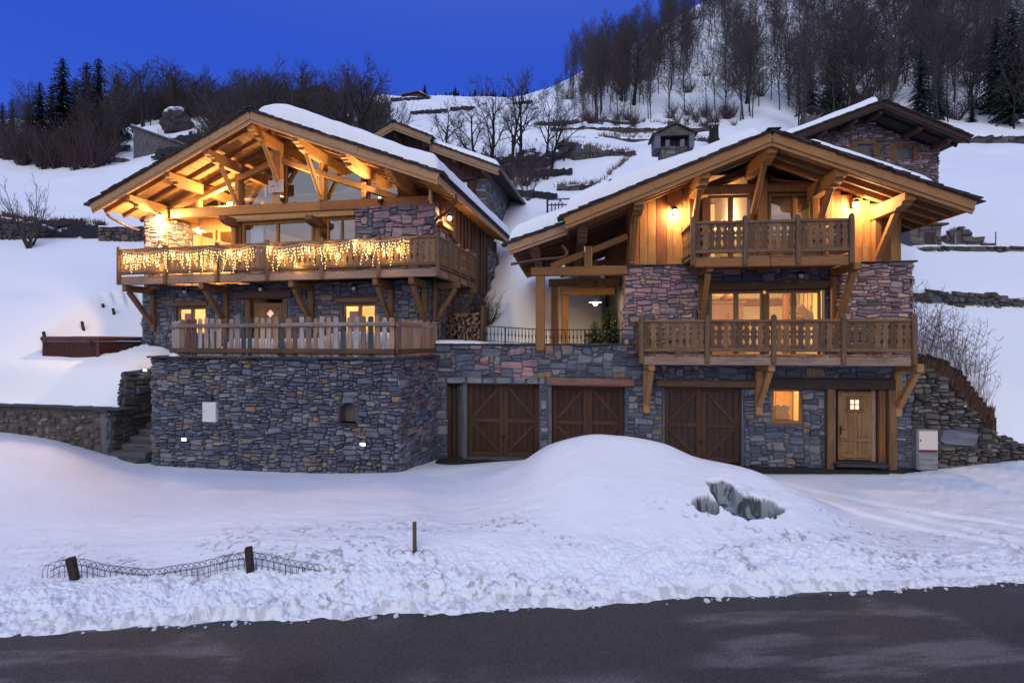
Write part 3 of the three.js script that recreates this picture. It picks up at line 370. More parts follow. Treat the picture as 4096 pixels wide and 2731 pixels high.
// ------------------------------------------------------------------ parts that both chalets share
function slopeOf(o) { return (x) => o.yr - (x < o.xr ? o.ml * (o.xr - x) : o.mr * (x - o.xr)); }
function gableRoof(t, o) { // roof on a ridge along z; returns the group "roof"
  const top = slopeOf(o), roof = empty(t, 'roof'), r = rngOf(o.seed), zl = o.zf - o.zb;
  for (const side of [-1, 1]) {
    const m = side < 0 ? o.ml : o.mr, xe = side < 0 ? o.xl : o.xe, k = Math.hypot(1, m), len = Math.abs(xe - o.xr) * k, a = Math.atan(m) * -side;
    const P = (s, dy, z) => { const x = o.xr + side * s / k; return [x, top(x) + dy, z]; };
    const slab = mesh(roof, 'roof_slab', cbox(len, .07, zl - .04, .01), o.slabMat ?? M.roofDeck, P(len / 2, -.085, (o.zf + o.zb) / 2)); slab.rotation.z = a;
    if (o.soffit) { const n = Math.floor(len / .205), sz0 = o.soffit; for (let i = 0; i < n; i++) { const b = mesh(roof, 'soffit_board', cbox(.195, .022, o.zf - .08 - sz0, .006), o.soffitMat ?? M.soffit, P((i + .5) * len / n, -.135, (o.zf - .08 + sz0) / 2)); b.rotation.z = a; } }
    for (const z of o.rafters ?? []) bar(roof, 'rafter', o.rafterMat ?? M.rafter, P(.12, -.225, z), P(len - .05, -.225, z), .16, .10, { up: [0, 1, 0] });
    const fm = o.fasciaMat ?? M.fascia, fz = o.zf - .03, cut = .52 + .1 * r();
    for (const [s0, s1] of [[0, cut], [cut, 1]]) { const e0 = s0 * len + (s0 ? .004 : .0), e1 = s1 * len; bar(roof, 'fascia_board', fm, P(e0, -.17, fz), P(e1, -.17, fz), o.fh ?? .25, .06, { c: .01 }); }
    bar(roof, 'fascia_trim', fm, P(0, -(o.fh ?? .25) - .085, fz - .045), P(len - .02, -(o.fh ?? .25) - .085, fz - .045), .12, .06, { c: .01 });
    if (o.slates !== false) for (let layer = 0; layer < 2; layer++) { let s = layer * .12 - .05; while (s < len + .05) { const w = .2 + .16 * r(); const g = mesh(roof, 'slate', cbox(w + .05, .026 + .014 * r(), .5 + .1 * r(), .008, .022, r), r() < .5 ? M.slate : M.slate2, P(Math.min(s + w / 2, len + .06), -.03 + layer * .045 + .012 * r(), o.zf - .2 + .03 * r())); g.rotation.set((r() - .5) * .05, (r() - .5) * .1, a + side * .055 + (r() - .5) * .03); s += w; } }
    if (o.eaveSlates?.includes(side)) for (let layer = 0; layer < 2; layer++) { let z = o.zb; while (z < o.zf - .3) { const w = .22 + .2 * r(); const g = mesh(roof, 'slate', cbox(.5, .03 + .014 * r(), w + .03, .008, .02, r), r() < .6 ? M.slate : M.slate2, P(len - .16 + .06 * r() - layer * .1, -.02 + layer * .045, z + w / 2)); g.rotation.set((r() - .5) * .05, (r() - .5) * .08, a + (r() - .5) * .04); z += w; } }
  }
  for (let z = o.zf - .1, i = 0; i < (o.caps ?? 0); i++, z -= .4) { const g = mesh(roof, 'slate', cbox(.34, .03, .46, .01, .03, r), M.slate, [o.xr + (r() - .5) * .05, o.yr + .012 + .015 * r(), z]); g.rotation.z = (r() - .5) * .1; }
  return roof;
}
function roofSnow(frame, label, cat, o) { // a lying snow cover of varying thickness with rounded rims
  const nx = o.nx ?? 110, nz = o.nz ?? 70, P = [], U = [], I = [], ease = (t) => .5 - .5 * Math.cos(Math.PI * t), n0 = o.seed * 13;
  for (let j = 0; j <= nz; j++) for (let i = 0; i <= nx; i++) {
    const s = ease(ease(i / nx)) * .35 + (i / nx) * .65, q = ease(j / nz) * .5 + (j / nz) * .5, x = mix(o.x0, o.x1, s), z1 = o.z1 + (fbm(x * 1.3, 2, 3, n0 + 5) - .6) * .22, z = mix(o.z0, z1, q), r = o.rim ?? .34;
    const e = (d) => { const t = clamp(d / r, 0, 1); return Math.sqrt(1 - (1 - t) * (1 - t)); };
    const t = o.T * e(Math.abs(x - o.x0) * (o.r0 ?? 1)) * e(Math.abs(o.x1 - x)) * e(Math.abs(z - z1)) * e(Math.abs(z - o.z0)) * (.86 + .4 * (fbm(x * .55, z * .55, 3, n0 + 1) - .3)) * (o.taper ? o.taper(x, z) : 1);
    P.push(x, o.top(x, z) + .03 + t, z); U.push(x * .35, z * .35);
  }
  for (let j = 0; j < nz; j++) for (let i = 0; i < nx; i++) { const a = j * (nx + 1) + i, b = a + nx + 1; I.push(a, b, a + 1, a + 1, b, b + 1); }
  const g = new THREE.BufferGeometry(); g.setAttribute('position', new THREE.Float32BufferAttribute(P, 3)); g.setAttribute('uv', new THREE.Float32BufferAttribute(U, 2)); g.setIndex(I); g.computeVertexNormals();
  const m = mesh(scene, 'roof_snow', g, M.snow); m.position.set(...frame.o); m.rotation.y = frame.yaw; tag(m, label, cat, null, 'stuff'); return m;
}
// sawn balcony board: half hearts, diamonds and drops are cut out of both edges
const boardShapes = (() => { const out = []; for (let k = 0; k < 5; k++) { const r = rngOf(40 + k), n = (s, y0, d) => s.map(([y, x]) => [y0 + y, x * d]); const cuts = [[0, 0], [.13, 0], [.2, .028], [.27, .040], [.34, .026], [.41, 0], [.50, 0], [.55, .034], [.60, 0], [.67, 0], [.74, .030], [.80, .046], [.84, .038], [.855, .012], [.86, 0], [1, 0]]; const w = .5; out.push((width, H) => { const pts = []; for (const [y, d] of cuts) pts.push([width / 2 - d * (.9 + .2 * r()), y * H]); for (const [y, d] of cuts.slice().reverse()) pts.push([-width / 2 + d * (.9 + .2 * r()), y * H]); return woodUV(extrude(pts, .028, .003), 1, r); }); } return out; })();
function balustrade(t, p, q, n, H, mats, r, o = {}) { // boards between two posts
  const len = Math.hypot(q[0] - p[0], q[2] - p[2]), yaw = -Math.atan2(q[2] - p[2], q[0] - p[0]), w = len / n;
  for (let i = 0; i < n; i++) { const f = (i + .5) / n, b = mesh(t, 'baluster', boardShapes[Math.floor(r() * 5)](w - .006 - .006 * r(), H * (1 - .02 * r())), mats[Math.floor(r() * mats.length)], [mix(p[0], q[0], f), mix(p[1], q[1], f) + .01 * r(), mix(p[2], q[2], f)]); b.rotation.set(0, yaw, (r() - .5) * .012); b.translateZ(-.014 + .006 * r()); }
}
function bracketArm(t, x, yTop, z0, reach, drop, mat, o = {}) { // arm, wall post and brace under a balcony
  const b = empty(t, 'bracket', [x, 0, z0], o.yaw ?? 0), w = o.w ?? .18;
  box(b, 'arm', mat, [0, yTop - .13, reach / 2 + .02], [w, .24, reach], { c: .03 }); box(b, 'wall_post', mat, [0, yTop - .26 - drop / 2, .10], [w, drop, .18], { c: .025 });
  bar(b, 'brace', mat, [0, yTop - .25, reach * .86], [0, yTop - .15 - drop * .86, .16], .16, w * .82, { c: .02 }); return b;
}
const atPost = (f, t, name, u, v0, v1, z, w, d, mat) => { const a = f.at(u, v0, z), b = f.at(u, v1, z); return box(t, name, mat, [a[0], (a[1] + b[1]) / 2, z], [w, Math.abs(a[1] - b[1]), d], { c: .02 }); };
const beamUV = (f, t, name, u0, v0, u1, v1, z, h, d, mat) => { const a = f.at(u0, v0, z), b = f.at(u1, v1, z); return bar(t, name, mat, a, b, h, d, { c: .02 }); };
function pane(parent, pts, z, mat = M.glass) { const g = new THREE.ShapeGeometry(new THREE.Shape(pts.map((p) => new THREE.Vector2(p[0], p[1])))); return mesh(parent, 'pane', g, mat, [0, 0, z]); }
function roomBox(t, x0, x1, y0, y1, z0, z1, wall, floor, ceil, backW) { // a closed room behind a window, open to the front
  const e = .05; mesh(t, 'interior_wall', merge([boxGeo([x0 - e / 2, (y0 + y1) / 2, (z0 + z1) / 2], [e, y1 - y0, z1 - z0]), boxGeo([x1 + e / 2, (y0 + y1) / 2, (z0 + z1) / 2], [e, y1 - y0, z1 - z0])]), wall); mesh(t, 'interior_wall', boxGeo([(x0 + x1) / 2, (y0 + y1) / 2, z0 - e / 2], [x1 - x0 + 2 * e, y1 - y0, e]), backW ?? wall);
  mesh(t, 'interior_floor', boxGeo([(x0 + x1) / 2, y0 - e / 2, (z0 + z1) / 2], [x1 - x0 + 2 * e, e, z1 - z0]), floor); mesh(t, 'ceiling', boxGeo([(x0 + x1) / 2, y1 + e / 2, (z0 + z1) / 2], [x1 - x0 + 2 * e, e, z1 - z0]), ceil);
}
function lamp(name, label, cat, pos, build, power, o = {}) { const t = thing(name, label, cat, pos, o.yaw ?? 0, o.group); build(t); if (power) pointLight(t, o.at ?? [0, 0, 0], power, o.col ?? warm(.7), o.r ?? .05); return t; }

// ------------------------------------------------------------------ left chalet
const chaletA = thing('chalet', 'larger timber and stone chalet at left with floodlit gable and lights along its balcony', 'house', L.o, L.yaw);
const roofA = { xr: -5.33, yr: 11.5, ml: .414, mr: .378, xl: -11.8, xe: 1.2, zf: 1.75, zb: -9.2, seed: 11, soffit: -1.4, rafters: [1.25, .55, -.15, -.85], slates: true, caps: 2, eaveSlates: [1] };
{
  const t = chaletA, pool = [], r = rngOf(210), A = (u, v, z = 0) => L.at(u, v, z), top = slopeOf(roofA);
  const roof = gableRoof(t, roofA);
  // stone ground floor
  const win1 = [...A(702, 1340).slice(0, 2), ...A(821, 1226).slice(0, 2)], win2 = [...A(1368, 1340).slice(0, 2), ...A(1502, 1212).slice(0, 2)], door = [A(978, 1300)[0], 3.3, A(1150, 1300)[0], A(1000, 1196)[1]];
  const open = [win1, win2, door], g0 = backing(t, 'stone_wall', -11.5, .25, 3.25, 6.0, 0, open);
  stoneWall(pool, g0, [[-11.5, 0], [.25, 0]], 3.25, 2.75, 501, { open: open.map(([a, b, c, d]) => [a + 11.5 - .02, b - 3.25, c + 11.5 + .02, d - 3.25 + .18]), weight: 1 });
  const side = mesh(t, 'stone_wall', boxGeo([.13, 4.65, -4.7], [.22, 2.75, 8.9]), M.mortar);
  stoneWall(pool, side, [[.25, -.02], [.25, -9]], 3.25, 2.75, 502, { weight: .55, open: [[5.2, 0, 6.3, 2.0]] });
  // windows and door of the ground floor
  for (const [w, u0, u1, vl] of [[win1, 685, 830, 1214], [win2, 1345, 1515, 1199]]) { const p = A((u0 + u1) / 2, vl, .06); box(t, 'lintel', M.bracket, [p[0], p[1], .03], [A(u1, vl)[0] - A(u0, vl)[0], .16, .2], { c: .025, jit: .012 }); windowUnit(t, w[0], w[1], w[2], w[3], -.12, { n: 2, f: .085, mull: .13 });
    roomBox(t, w[0] - .5, w[2] + .6, 3.3, 5.6, -2.6, -.3, M.plaster, M.soffit, M.plaster); pointLight(t, [(w[0] + w[2]) / 2 + .2, 5.3, -1.4], 7, warm(.9), .12);
    const cg = []; for (let i = 0; i < 7; i++) cg.push(new THREE.CylinderGeometry(.045, .05, 1.35, 8).translate(w[0] + .15 + i * .052, 4.3, -.32 - (i % 2) * .025)); mesh(t, 'curtain', merge(cg), M.curtain); }
  { const [x0, y0, x1, y1] = door, d = empty(t, 'door', [0, 0, -.12]), w = x1 - x0; box(t, 'lintel', M.lintel, [(x0 + x1) / 2 - .02, y1 + .16, .04], [A(1171, 1176)[0] - A(951, 1176)[0], .30, .22], { c: .03, jit: .02 });
    for (const s of [x0 + .11, x1 - .11]) box(d, 'door_post', M.bracket, [s, (y0 + y1) / 2, .04], [.2, y1 - y0, .2]);
    const lw = w - .56, cx = (x0 + x1) / 2 + .04, dc = A(1078, 1253, -.12), q = .17; const leaf = extrude([[cx - lw / 2, y0 + .02], [cx + lw / 2, y0 + .02], [cx + lw / 2, y1 - .14], [cx - lw / 2, y1 - .14]], .06, 0, [[[dc[0], dc[1] - q], [dc[0] + q, dc[1]], [dc[0], dc[1] + q], [dc[0] - q, dc[1]]]]);
    mesh(d, 'door_leaf', woodUV(leaf).translate(0, 0, -.06), M.doorLeaf); for (const k of [.1, .2]) mesh(d, 'moulding', merge([boxGeo([cx, y1 - .16 - k, .012], [lw - 2 * k, .025, .02]), boxGeo([cx - lw / 2 + k, (y0 + y1) / 2, .012], [.025, y1 - y0 - .3 - k, .02]), boxGeo([cx + lw / 2 - k, (y0 + y1) / 2, .012], [.025, y1 - y0 - .3 - k, .02])]), M.doorLeaf);
    pane(d, [[dc[0], dc[1] - q - .01], [dc[0] + q, dc[1]], [dc[0], dc[1] + q + .01], [dc[0] - q, dc[1]]], -.05, emitPane); box(d, 'handle', M.iron, [x0 + .34, 4.35, .04], [.03, .16, .05]); }
  // balcony
  const bz = 1.3, xL = -11.04, xR = 1.05, posts = [478, 664, 870, 1071, 1289, 1517, 1754].map((u) => A(u, 980, bz)[0]); const bal = empty(t, 'balcony');
  box(bal, 'floor_beam', M.deckbeam, [(xL + posts[3]) / 2, 6.05, bz - .06], [posts[3] - xL, .24, .16], { c: .015, jit: .01 }); box(bal, 'floor_beam', M.deckbeam, [(posts[3] + xR) / 2 + .02, 6.055, bz - .055], [xR - posts[3] - .03, .25, .16], { c: .015, jit: .01 });
  for (let i = 0; i < 64; i++) { const x = xL + .1 + i * (xR - xL - .1) / 63; box(bal, 'deck_board', r() < .5 ? M.aged : M.deckbeam, [x, 6.2 + .006 * r(), .62], [.185, .045, 1.3 + .03 * r()]); }
  for (let i = 0; i < 14; i++) box(bal, 'deck_board', M.aged, [.68, 6.202, -.1 - i * .198], [.9, .045, .19]);
  box(bal, 'side_beam', M.deckbeam, [xR - .06, 6.05, -.9], [.16, .24, 4.2], { c: .015 });
  for (const x of posts) box(bal, 'post', M.agedPost, [x, 6.61, bz + .04], [.12, 1.36, .12], { c: .02, jit: .012 });
  for (let i = 0; i + 1 < posts.length; i++) { const a = posts[i] + .06, b = posts[i + 1] - .06; balustrade(bal, [a, 6.36, bz], [b, 6.36, bz], Math.round((b - a) / .2), .76, [M.aged3, M.aged, M.aged3], r); box(bal, 'top_rail', M.aged, [(a + b) / 2, 7.16, bz + .01], [b - a, .085, .11], { c: .02, jit: .012 }); box(bal, 'bottom_rail', M.aged2, [(a + b) / 2, 6.335, bz + .01], [b - a, .10, .09], { c: .015, jit: .012 }); }
  const sp = [bz, .35, -.75, -1.75, -2.75]; for (let i = 1; i < sp.length; i++) { box(bal, 'post', M.agedPost, [xR, 6.61, sp[i]], [.12, 1.36, .12], { c: .02 }); const a = [xR, 6.36, sp[i - 1] - .06], b = [xR, 6.36, sp[i] + .06]; balustrade(bal, a, b, 5, .76, [M.aged, M.aged3], r); bar(bal, 'top_rail', M.aged, [xR, 7.16, a[2]], [xR, 7.16, b[2]], .085, .11); bar(bal, 'bottom_rail', M.aged, [xR, 6.335, a[2]], [xR, 6.335, b[2]], .1, .09); }
  for (const [u, z] of [[612, 0], [904, 0], [1245, 0], [1563, 0]]) bracketArm(t, A(u, 1200, .1)[0], 5.95, 0, 1.28, 1.42, M.bracket);
  bracketArm(t, .12, 5.95, 0, 1.28, 1.42, M.bracket); for (const z of [-.25, -2.3]) bracketArm(t, .25, 5.95, z, .98, 1.35, M.bracket, { yaw: Math.PI / 2 });
  // upper storey: pier and block of stone, posts, tie beam, truss
  const px0 = A(575, 940, .12)[0], px1 = A(638, 940, .12)[0]; const pier = mesh(t, 'stone_wall', boxGeo([(px0 + px1) / 2, 7.4, -.7], [px1 - px0 - .06, 2.6, 1.55]), M.mortar); stoneWall(pool, pier, [[px0, .09], [px1, .09]], 6.1, 2.55, 503, { tones: ROSE_LIT.concat(BLUE.slice(0, 4)) }); stoneWall(pool, pier, [[px1 - .02, .09], [px1 - .02, -1.4]], 6.1, 2.55, 504, { tones: [M.s5, M.s9, M.p5, M.s2, M.p3] });  // side face of the pier takes warmer tones, lamplight put into its colour
  const bx0 = A(1421, 880, .16)[0]; const blk = backing(t, 'stone_wall', bx0, .28, 6.1, 8.52, .11); stoneWall(pool, blk, [[bx0, .12], [.24, .12], [.34, .02], [.34, -.5]], 6.12, 2.42, 505, { cell: .085, w: [2, 7], tones: [M.s10, M.p6, M.p4, M.s2, M.s1, M.p2, M.p6, M.s4], depth: .06 });
  const ty = (u, v) => A(u, v, 0)[1];
  beamUV(L, t, 'tie_beam', 640, 858, 1290, 826, .02, .34, .26, M.honey); beamUV(L, t, 'tie_beam', 1290.5, 826, 1716, 805, .025, .34, .26, M.honey2); beamUV(L, t, 'head_beam', 889, 880, 1421, 850, -.02, .22, .2, M.honey3);
  beamUV(L, t, 'top_chord', 1114, 640, 676, 850, .0, .2, .2, M.honey); beamUV(L, t, 'top_chord', 1118, 640, 1592, 792, .003, .2, .2, M.honey);
  for (const [u, a, b, w] of [[952, 690, 832, .17], [796, 780, 838, .15], [1286, 640, 802, .15], [1457, 730, 796, .17]]) atPost(L, t, 'truss_post', u, a, b, -.005, w, .2, M.honey3); atPost(L, t, 'king_post', 1113, 600, 820, .01, .36, .22, M.honey3);
  for (const [u, v1] of [[938, 1010], [1273, 1000]]) { const p = A(u, 880, -.02), b = empty(t, 'timber_post', [p[0], 0, -.02]); box(b, 'post', M.honey2, [0, (p[1] + 6.2) / 2 - .05, 0], [.2, p[1] - 6.2, .2], { c: .03, jit: .012 }); const cb = extrude([[-.1, -.18], [.42, -.12], [.62, .0], [.6, .16], [-.1, .16]], .24, .015); mesh(b, 'corbel', woodUV(cb, 0).rotateY(-Math.PI / 2).translate(.12, p[1] - .12, .02), M.bracket); }
  // purlins with stepped ends and braces
  for (const [u, v, br] of [[996, 516, 1], [822, 612, 1], [664, 701, 0], [505, 784, 0], [1177, 583, 1], [1370, 663, 0], [1551, 726, 0]]) {
    const p = A(u, v, 1.6), yt = top(p[0]) - .34, q = empty(t, 'purlin', [p[0], yt, 0]), zb = -1.45; const prof = extrude([[zb, -.36], [1.05, -.36], [1.12, -.34], [1.24, -.33], [1.27, -.25], [1.42, -.23], [1.47, -.19], [1.58, -.18], [1.60, 0], [zb, 0]], .2, .012); mesh(q, 'beam', woodUV(prof, 0).rotateY(-Math.PI / 2).translate(.1, 0, 0), M.honey);
    if (br) bar(q, 'brace', M.honey3, [0, -.34, .95], [0, -1.52, .14], .13, .13, { c: .02 }); }
  // glazing behind the truss
  const gz = -.1, chord = (x) => { const a = A(1114, 640), b = x < a[0] ? A(676, 850) : A(1592, 792); return mix(a[1], b[1], (x - a[0]) / (b[0] - a[0])); };
  const gw = empty(t, 'gable_glazing'); for (const [u0, u1] of [[960, 1090], [1136, 1278], [1294, 1446], [1468, 1592]]) { const x0 = A(u0, 800)[0], x1 = A(u1, 800)[0], yb = 8.72; pane(gw, [[x0, yb], [x1, yb], [x1, Math.max(chord(x1), yb)], [x0, Math.max(yb, chord(x0))]], gz, M.glassHi); pane(gw, [[x0, Math.max(yb, chord(x0))], [x1, Math.max(chord(x1), yb)], [x1, top(x1) - .3], [x0, top(x0) - .3]], gz - .004, M.glassHi); const fr = [boxGeo([(x0 + x1) / 2, yb + .03, gz], [x1 - x0, .06, .08])]; for (const x of [x0 + .03, x1 - .03]) fr.push(boxGeo([x, (yb + top(x) - .3) / 2 + .03, gz + .004], [.06, top(x) - .3 - yb - .06, .08])); mesh(gw, 'frame', merge(fr), M.honey2); }
  const s1 = A(962, 900), s2 = A(1250, 890), s3 = A(1302, 870), s4 = A(1423, 870);
  windowUnit(t, s1[0], 6.2, s2[0], 8.28, -.1, { n: 2, f: .1, glass: M.glassHi, name: 'sliding_window', mat: M.honey2 }); windowUnit(t, s3[0], 6.2, s4[0], 8.28, -.1, { n: 2, f: .08, glass: M.glassHi, mat: M.honey2 });
  roomBox(t, s1[0] - .35, .1, 6.2, 9.2, -6.2, -.25, M.plasterPink, M.oak, M.rafter); for (const x of [-6.6, -4.4, -2.2]) bar(t, 'ceiling_beam', M.oak, [x, 8.9, -6], [x, 9.05, -.5], .22, .18);
  { const cg = []; for (let i = 0; i < 9; i++) cg.push(new THREE.CylinderGeometry(.05, .055, 2.0, 8).translate(s1[0] + .2 + i * .055, 7.25, -.35 - (i % 2) * .03), new THREE.CylinderGeometry(.045, .05, 2.0, 8).translate(s3[0] + .12 + (i % 4) * .05, 7.25, -.35 - (i % 2) * .03)); mesh(t, 'curtain', merge(cg), std('blue_white_curtain', [.4, .42, .5])); }
  pointLight(t, [-2.6, 8.4, -3.4], 2.2, warm(.3), .15); pointLight(t, [-5.6, 8.3, -4], 1.6, warm(.3), .15);
  // upper room behind the gable panes
  const ur = extrude([[-8.3, 9.3], [.0, 9.3], [.0, top(0) - .35], [-5.33, top(-5.33) - .35], [-8.3, top(-8.3) - .35]], .05); mesh(t, 'interior_wall', woodUV(ur).translate(0, 0, -5.2), M.plasterPink);
  // set-back bay with its glazed door at the left
  const lz = -1.35, w0 = A(650, 950, lz)[0], w1 = A(744, 950, lz)[0], e1 = A(946, 900, -.1)[0];
  for (let x = w0 - .15; x < w1 - .01;) { const w = Math.min(.2 + .1 * r(), w1 - x); box(t, 'wall_board', r() < .5 ? M.honey2 : M.clad2, [x + w / 2, 7.3, lz + .02 * r()], [w - .006, 2.3, .05]); x += w; }
  const d0 = A(746, 926, lz), d1 = A(860, 926, lz), d2 = A(872, 926, lz), d3 = [e1, d0[1]];
  windowUnit(t, d0[0], 6.2, d1[0], d0[1], lz, { n: 2, f: .09, name: 'glazed_door', mat: M.honey }); windowUnit(t, d2[0], 6.2, e1 + .1, d0[1], lz, { n: 1, f: .09, mat: M.honey }); box(t, 'wall_board', M.honey, [(w1 + e1) / 2, d0[1] + .5, lz - .02], [e1 - w1 + .3, 1.0, .06]); mesh(t, 'side_board', boxGeo([e1 + .12, 7.4, -.75], [.06, 2.6, 1.3]), M.honey2);
  roomBox(t, w1 - .1, e1 + .1, 6.2, 8.4, -4.6, lz - .15, M.plaster, M.oak, M.honey2); pointLight(t, [e1 - .9, 7.9, -2.6], 22, warm(.95), .12);
  const gx0 = A(800, 800, lz)[0]; const gl = empty(t, 'gable_glazing'); for (const [a, b] of [[gx0, A(868, 800, lz)[0]], [A(876, 800, lz)[0], e1]]) { pane(gl, [[a, 8.85], [b, 8.85], [b, top(b) - .3], [a, top(a) - .3]], lz, M.glass); mesh(gl, 'frame', merge([boxGeo([(a + b) / 2, 8.88, lz], [b - a, .07, .08]), boxGeo([a, 9.2, lz], [.08, 1.2, .09])]), M.honey2); } roomBox(t, gx0 - .3, e1 + .1, 8.5, 10.2, -4, lz - .15, M.honey2, M.oak, M.honey2);
  // right flank: board cladding, window and back pier
  for (let z = -.55; z > -7.4;) { const w = .16 + .1 * r(); box(t, 'wall_board', r() < .6 ? M.sideClad : M.aged2, [.24 + .03 * (r() < .5), 7.6, z - w / 2], [.05, 3.1, w - .006]); z -= w; }
  for (let z = -.7; z > -7.2; z -= .47) box(t, 'wall_batten', M.sideClad, [.30, 7.6, z], [.05, 3.1, .09]);
  box(t, 'lintel', M.honey, [.42, 8.02, -1.15], [.22, .16, 1.15], { c: .02 }); { const w = windowUnit(t, -.5, 6.22, .4, 7.92, 0, { n: 1, f: .09, name: 'side_door', mat: M.honey }); w.position.set(.36, 0, -1.15); w.rotation.y = Math.PI / 2; }
  box(t, 'lintel', M.lintel, [.42, 7.62, -4.4], [.22, .18, 1.3], { c: .02 });
  for (let z = -7.5; z > -9; z -= .2) box(t, 'wall_board', M.sideClad, [.24, 8.75, z], [.05, .8, .19]);
  const bp = mesh(t, 'stone_wall', boxGeo([.2, 7.2, -8.2], [.3, 2.3, 1.5]), M.mortar); stoneWall(pool, bp, [[.36, -7.4], [.36, -9]], 6.05, 2.3, 506, { weight: .5 });
  mesh(t, 'back_wall', merge([boxGeo([-5.6, 6.2, -9.1], [11.9, 5.6, .2]), boxGeo([-11.55, 6, -4.6], [.2, 5.4, 8.8])]), M.sideClad);
  // eave on the right: rafter tails, gutter, pipe
  for (let z = 1.4; z > -9; z -= .62) bar(t, 'rafter_tail', M.rafter, [.2, top(.2) - .23, z], [1.14, top(1.14) - .22, z], .14, .1);
  box(t, 'eave_board', M.fascia, [1.19, top(1.2) - .22, -3.7], [.05, .2, 10.7]); const gu = new THREE.CylinderGeometry(.085, .085, 10.8, 12, 1, true, Math.PI / 2, Math.PI).rotateX(Math.PI / 2); const gm = M.copper.clone(); gm.side = THREE.DoubleSide; gm.name = 'dark_gutter'; gm.color.setRGB(.05, .05, .06); mesh(t, 'gutter', gu, gm, [1.30, top(1.2) - .10, -3.75]);
  mesh(t, 'downpipe', tube([[1.3, 8.72, .35], [1.28, 8.5, .32], [.95, 8.2, .2], [.52, 8.0, .08], [.46, 7.8, .06], [.46, 6.3, .06]], .05, 40, 8), M.copper); mesh(t, 'downpipe', tube([[.46, 6.2, .06], [.46, 3.5, .06]], .05, 6, 8), M.copper); mesh(t, 'downpipe', tube([[-11.75, 8.55, 1.2], [-11.7, 8.45, 1.1], [-11.5, 8.2, .5], [-11.45, 8.15, .2]], .05, 20, 8), M.copper);
  mesh(t, 'roof_vent', lathe([[0, .16], [.07, .15], [.075, 0], [.06, -.1]], 12).rotateZ(-.9), M.iron, [A(1655, 653, 1.3)[0], top(A(1655, 653, 1.3)[0]) + .22, 1.3]);
  settle(t, pool, 300);
}
roofSnow(L, 'thick snow cover on the right slope of the larger left chalet', 'snow', { top: (x) => slopeOf(roofA)(x), x0: -5.25, x1: 1.12, z0: -9.1, z1: 1.62, T: .62, seed: 3, rim: .26, taper: (x) => sst(-5.5, -4.1, x) * .6 + .4 });
roofSnow(L, 'snow on the far left slope of the larger left chalet', 'snow', { top: (x) => slopeOf(roofA)(x), x0: -11.6, x1: -5.4, z0: -9.1, z1: .6, T: .3, seed: 4, nx: 50, nz: 40 });
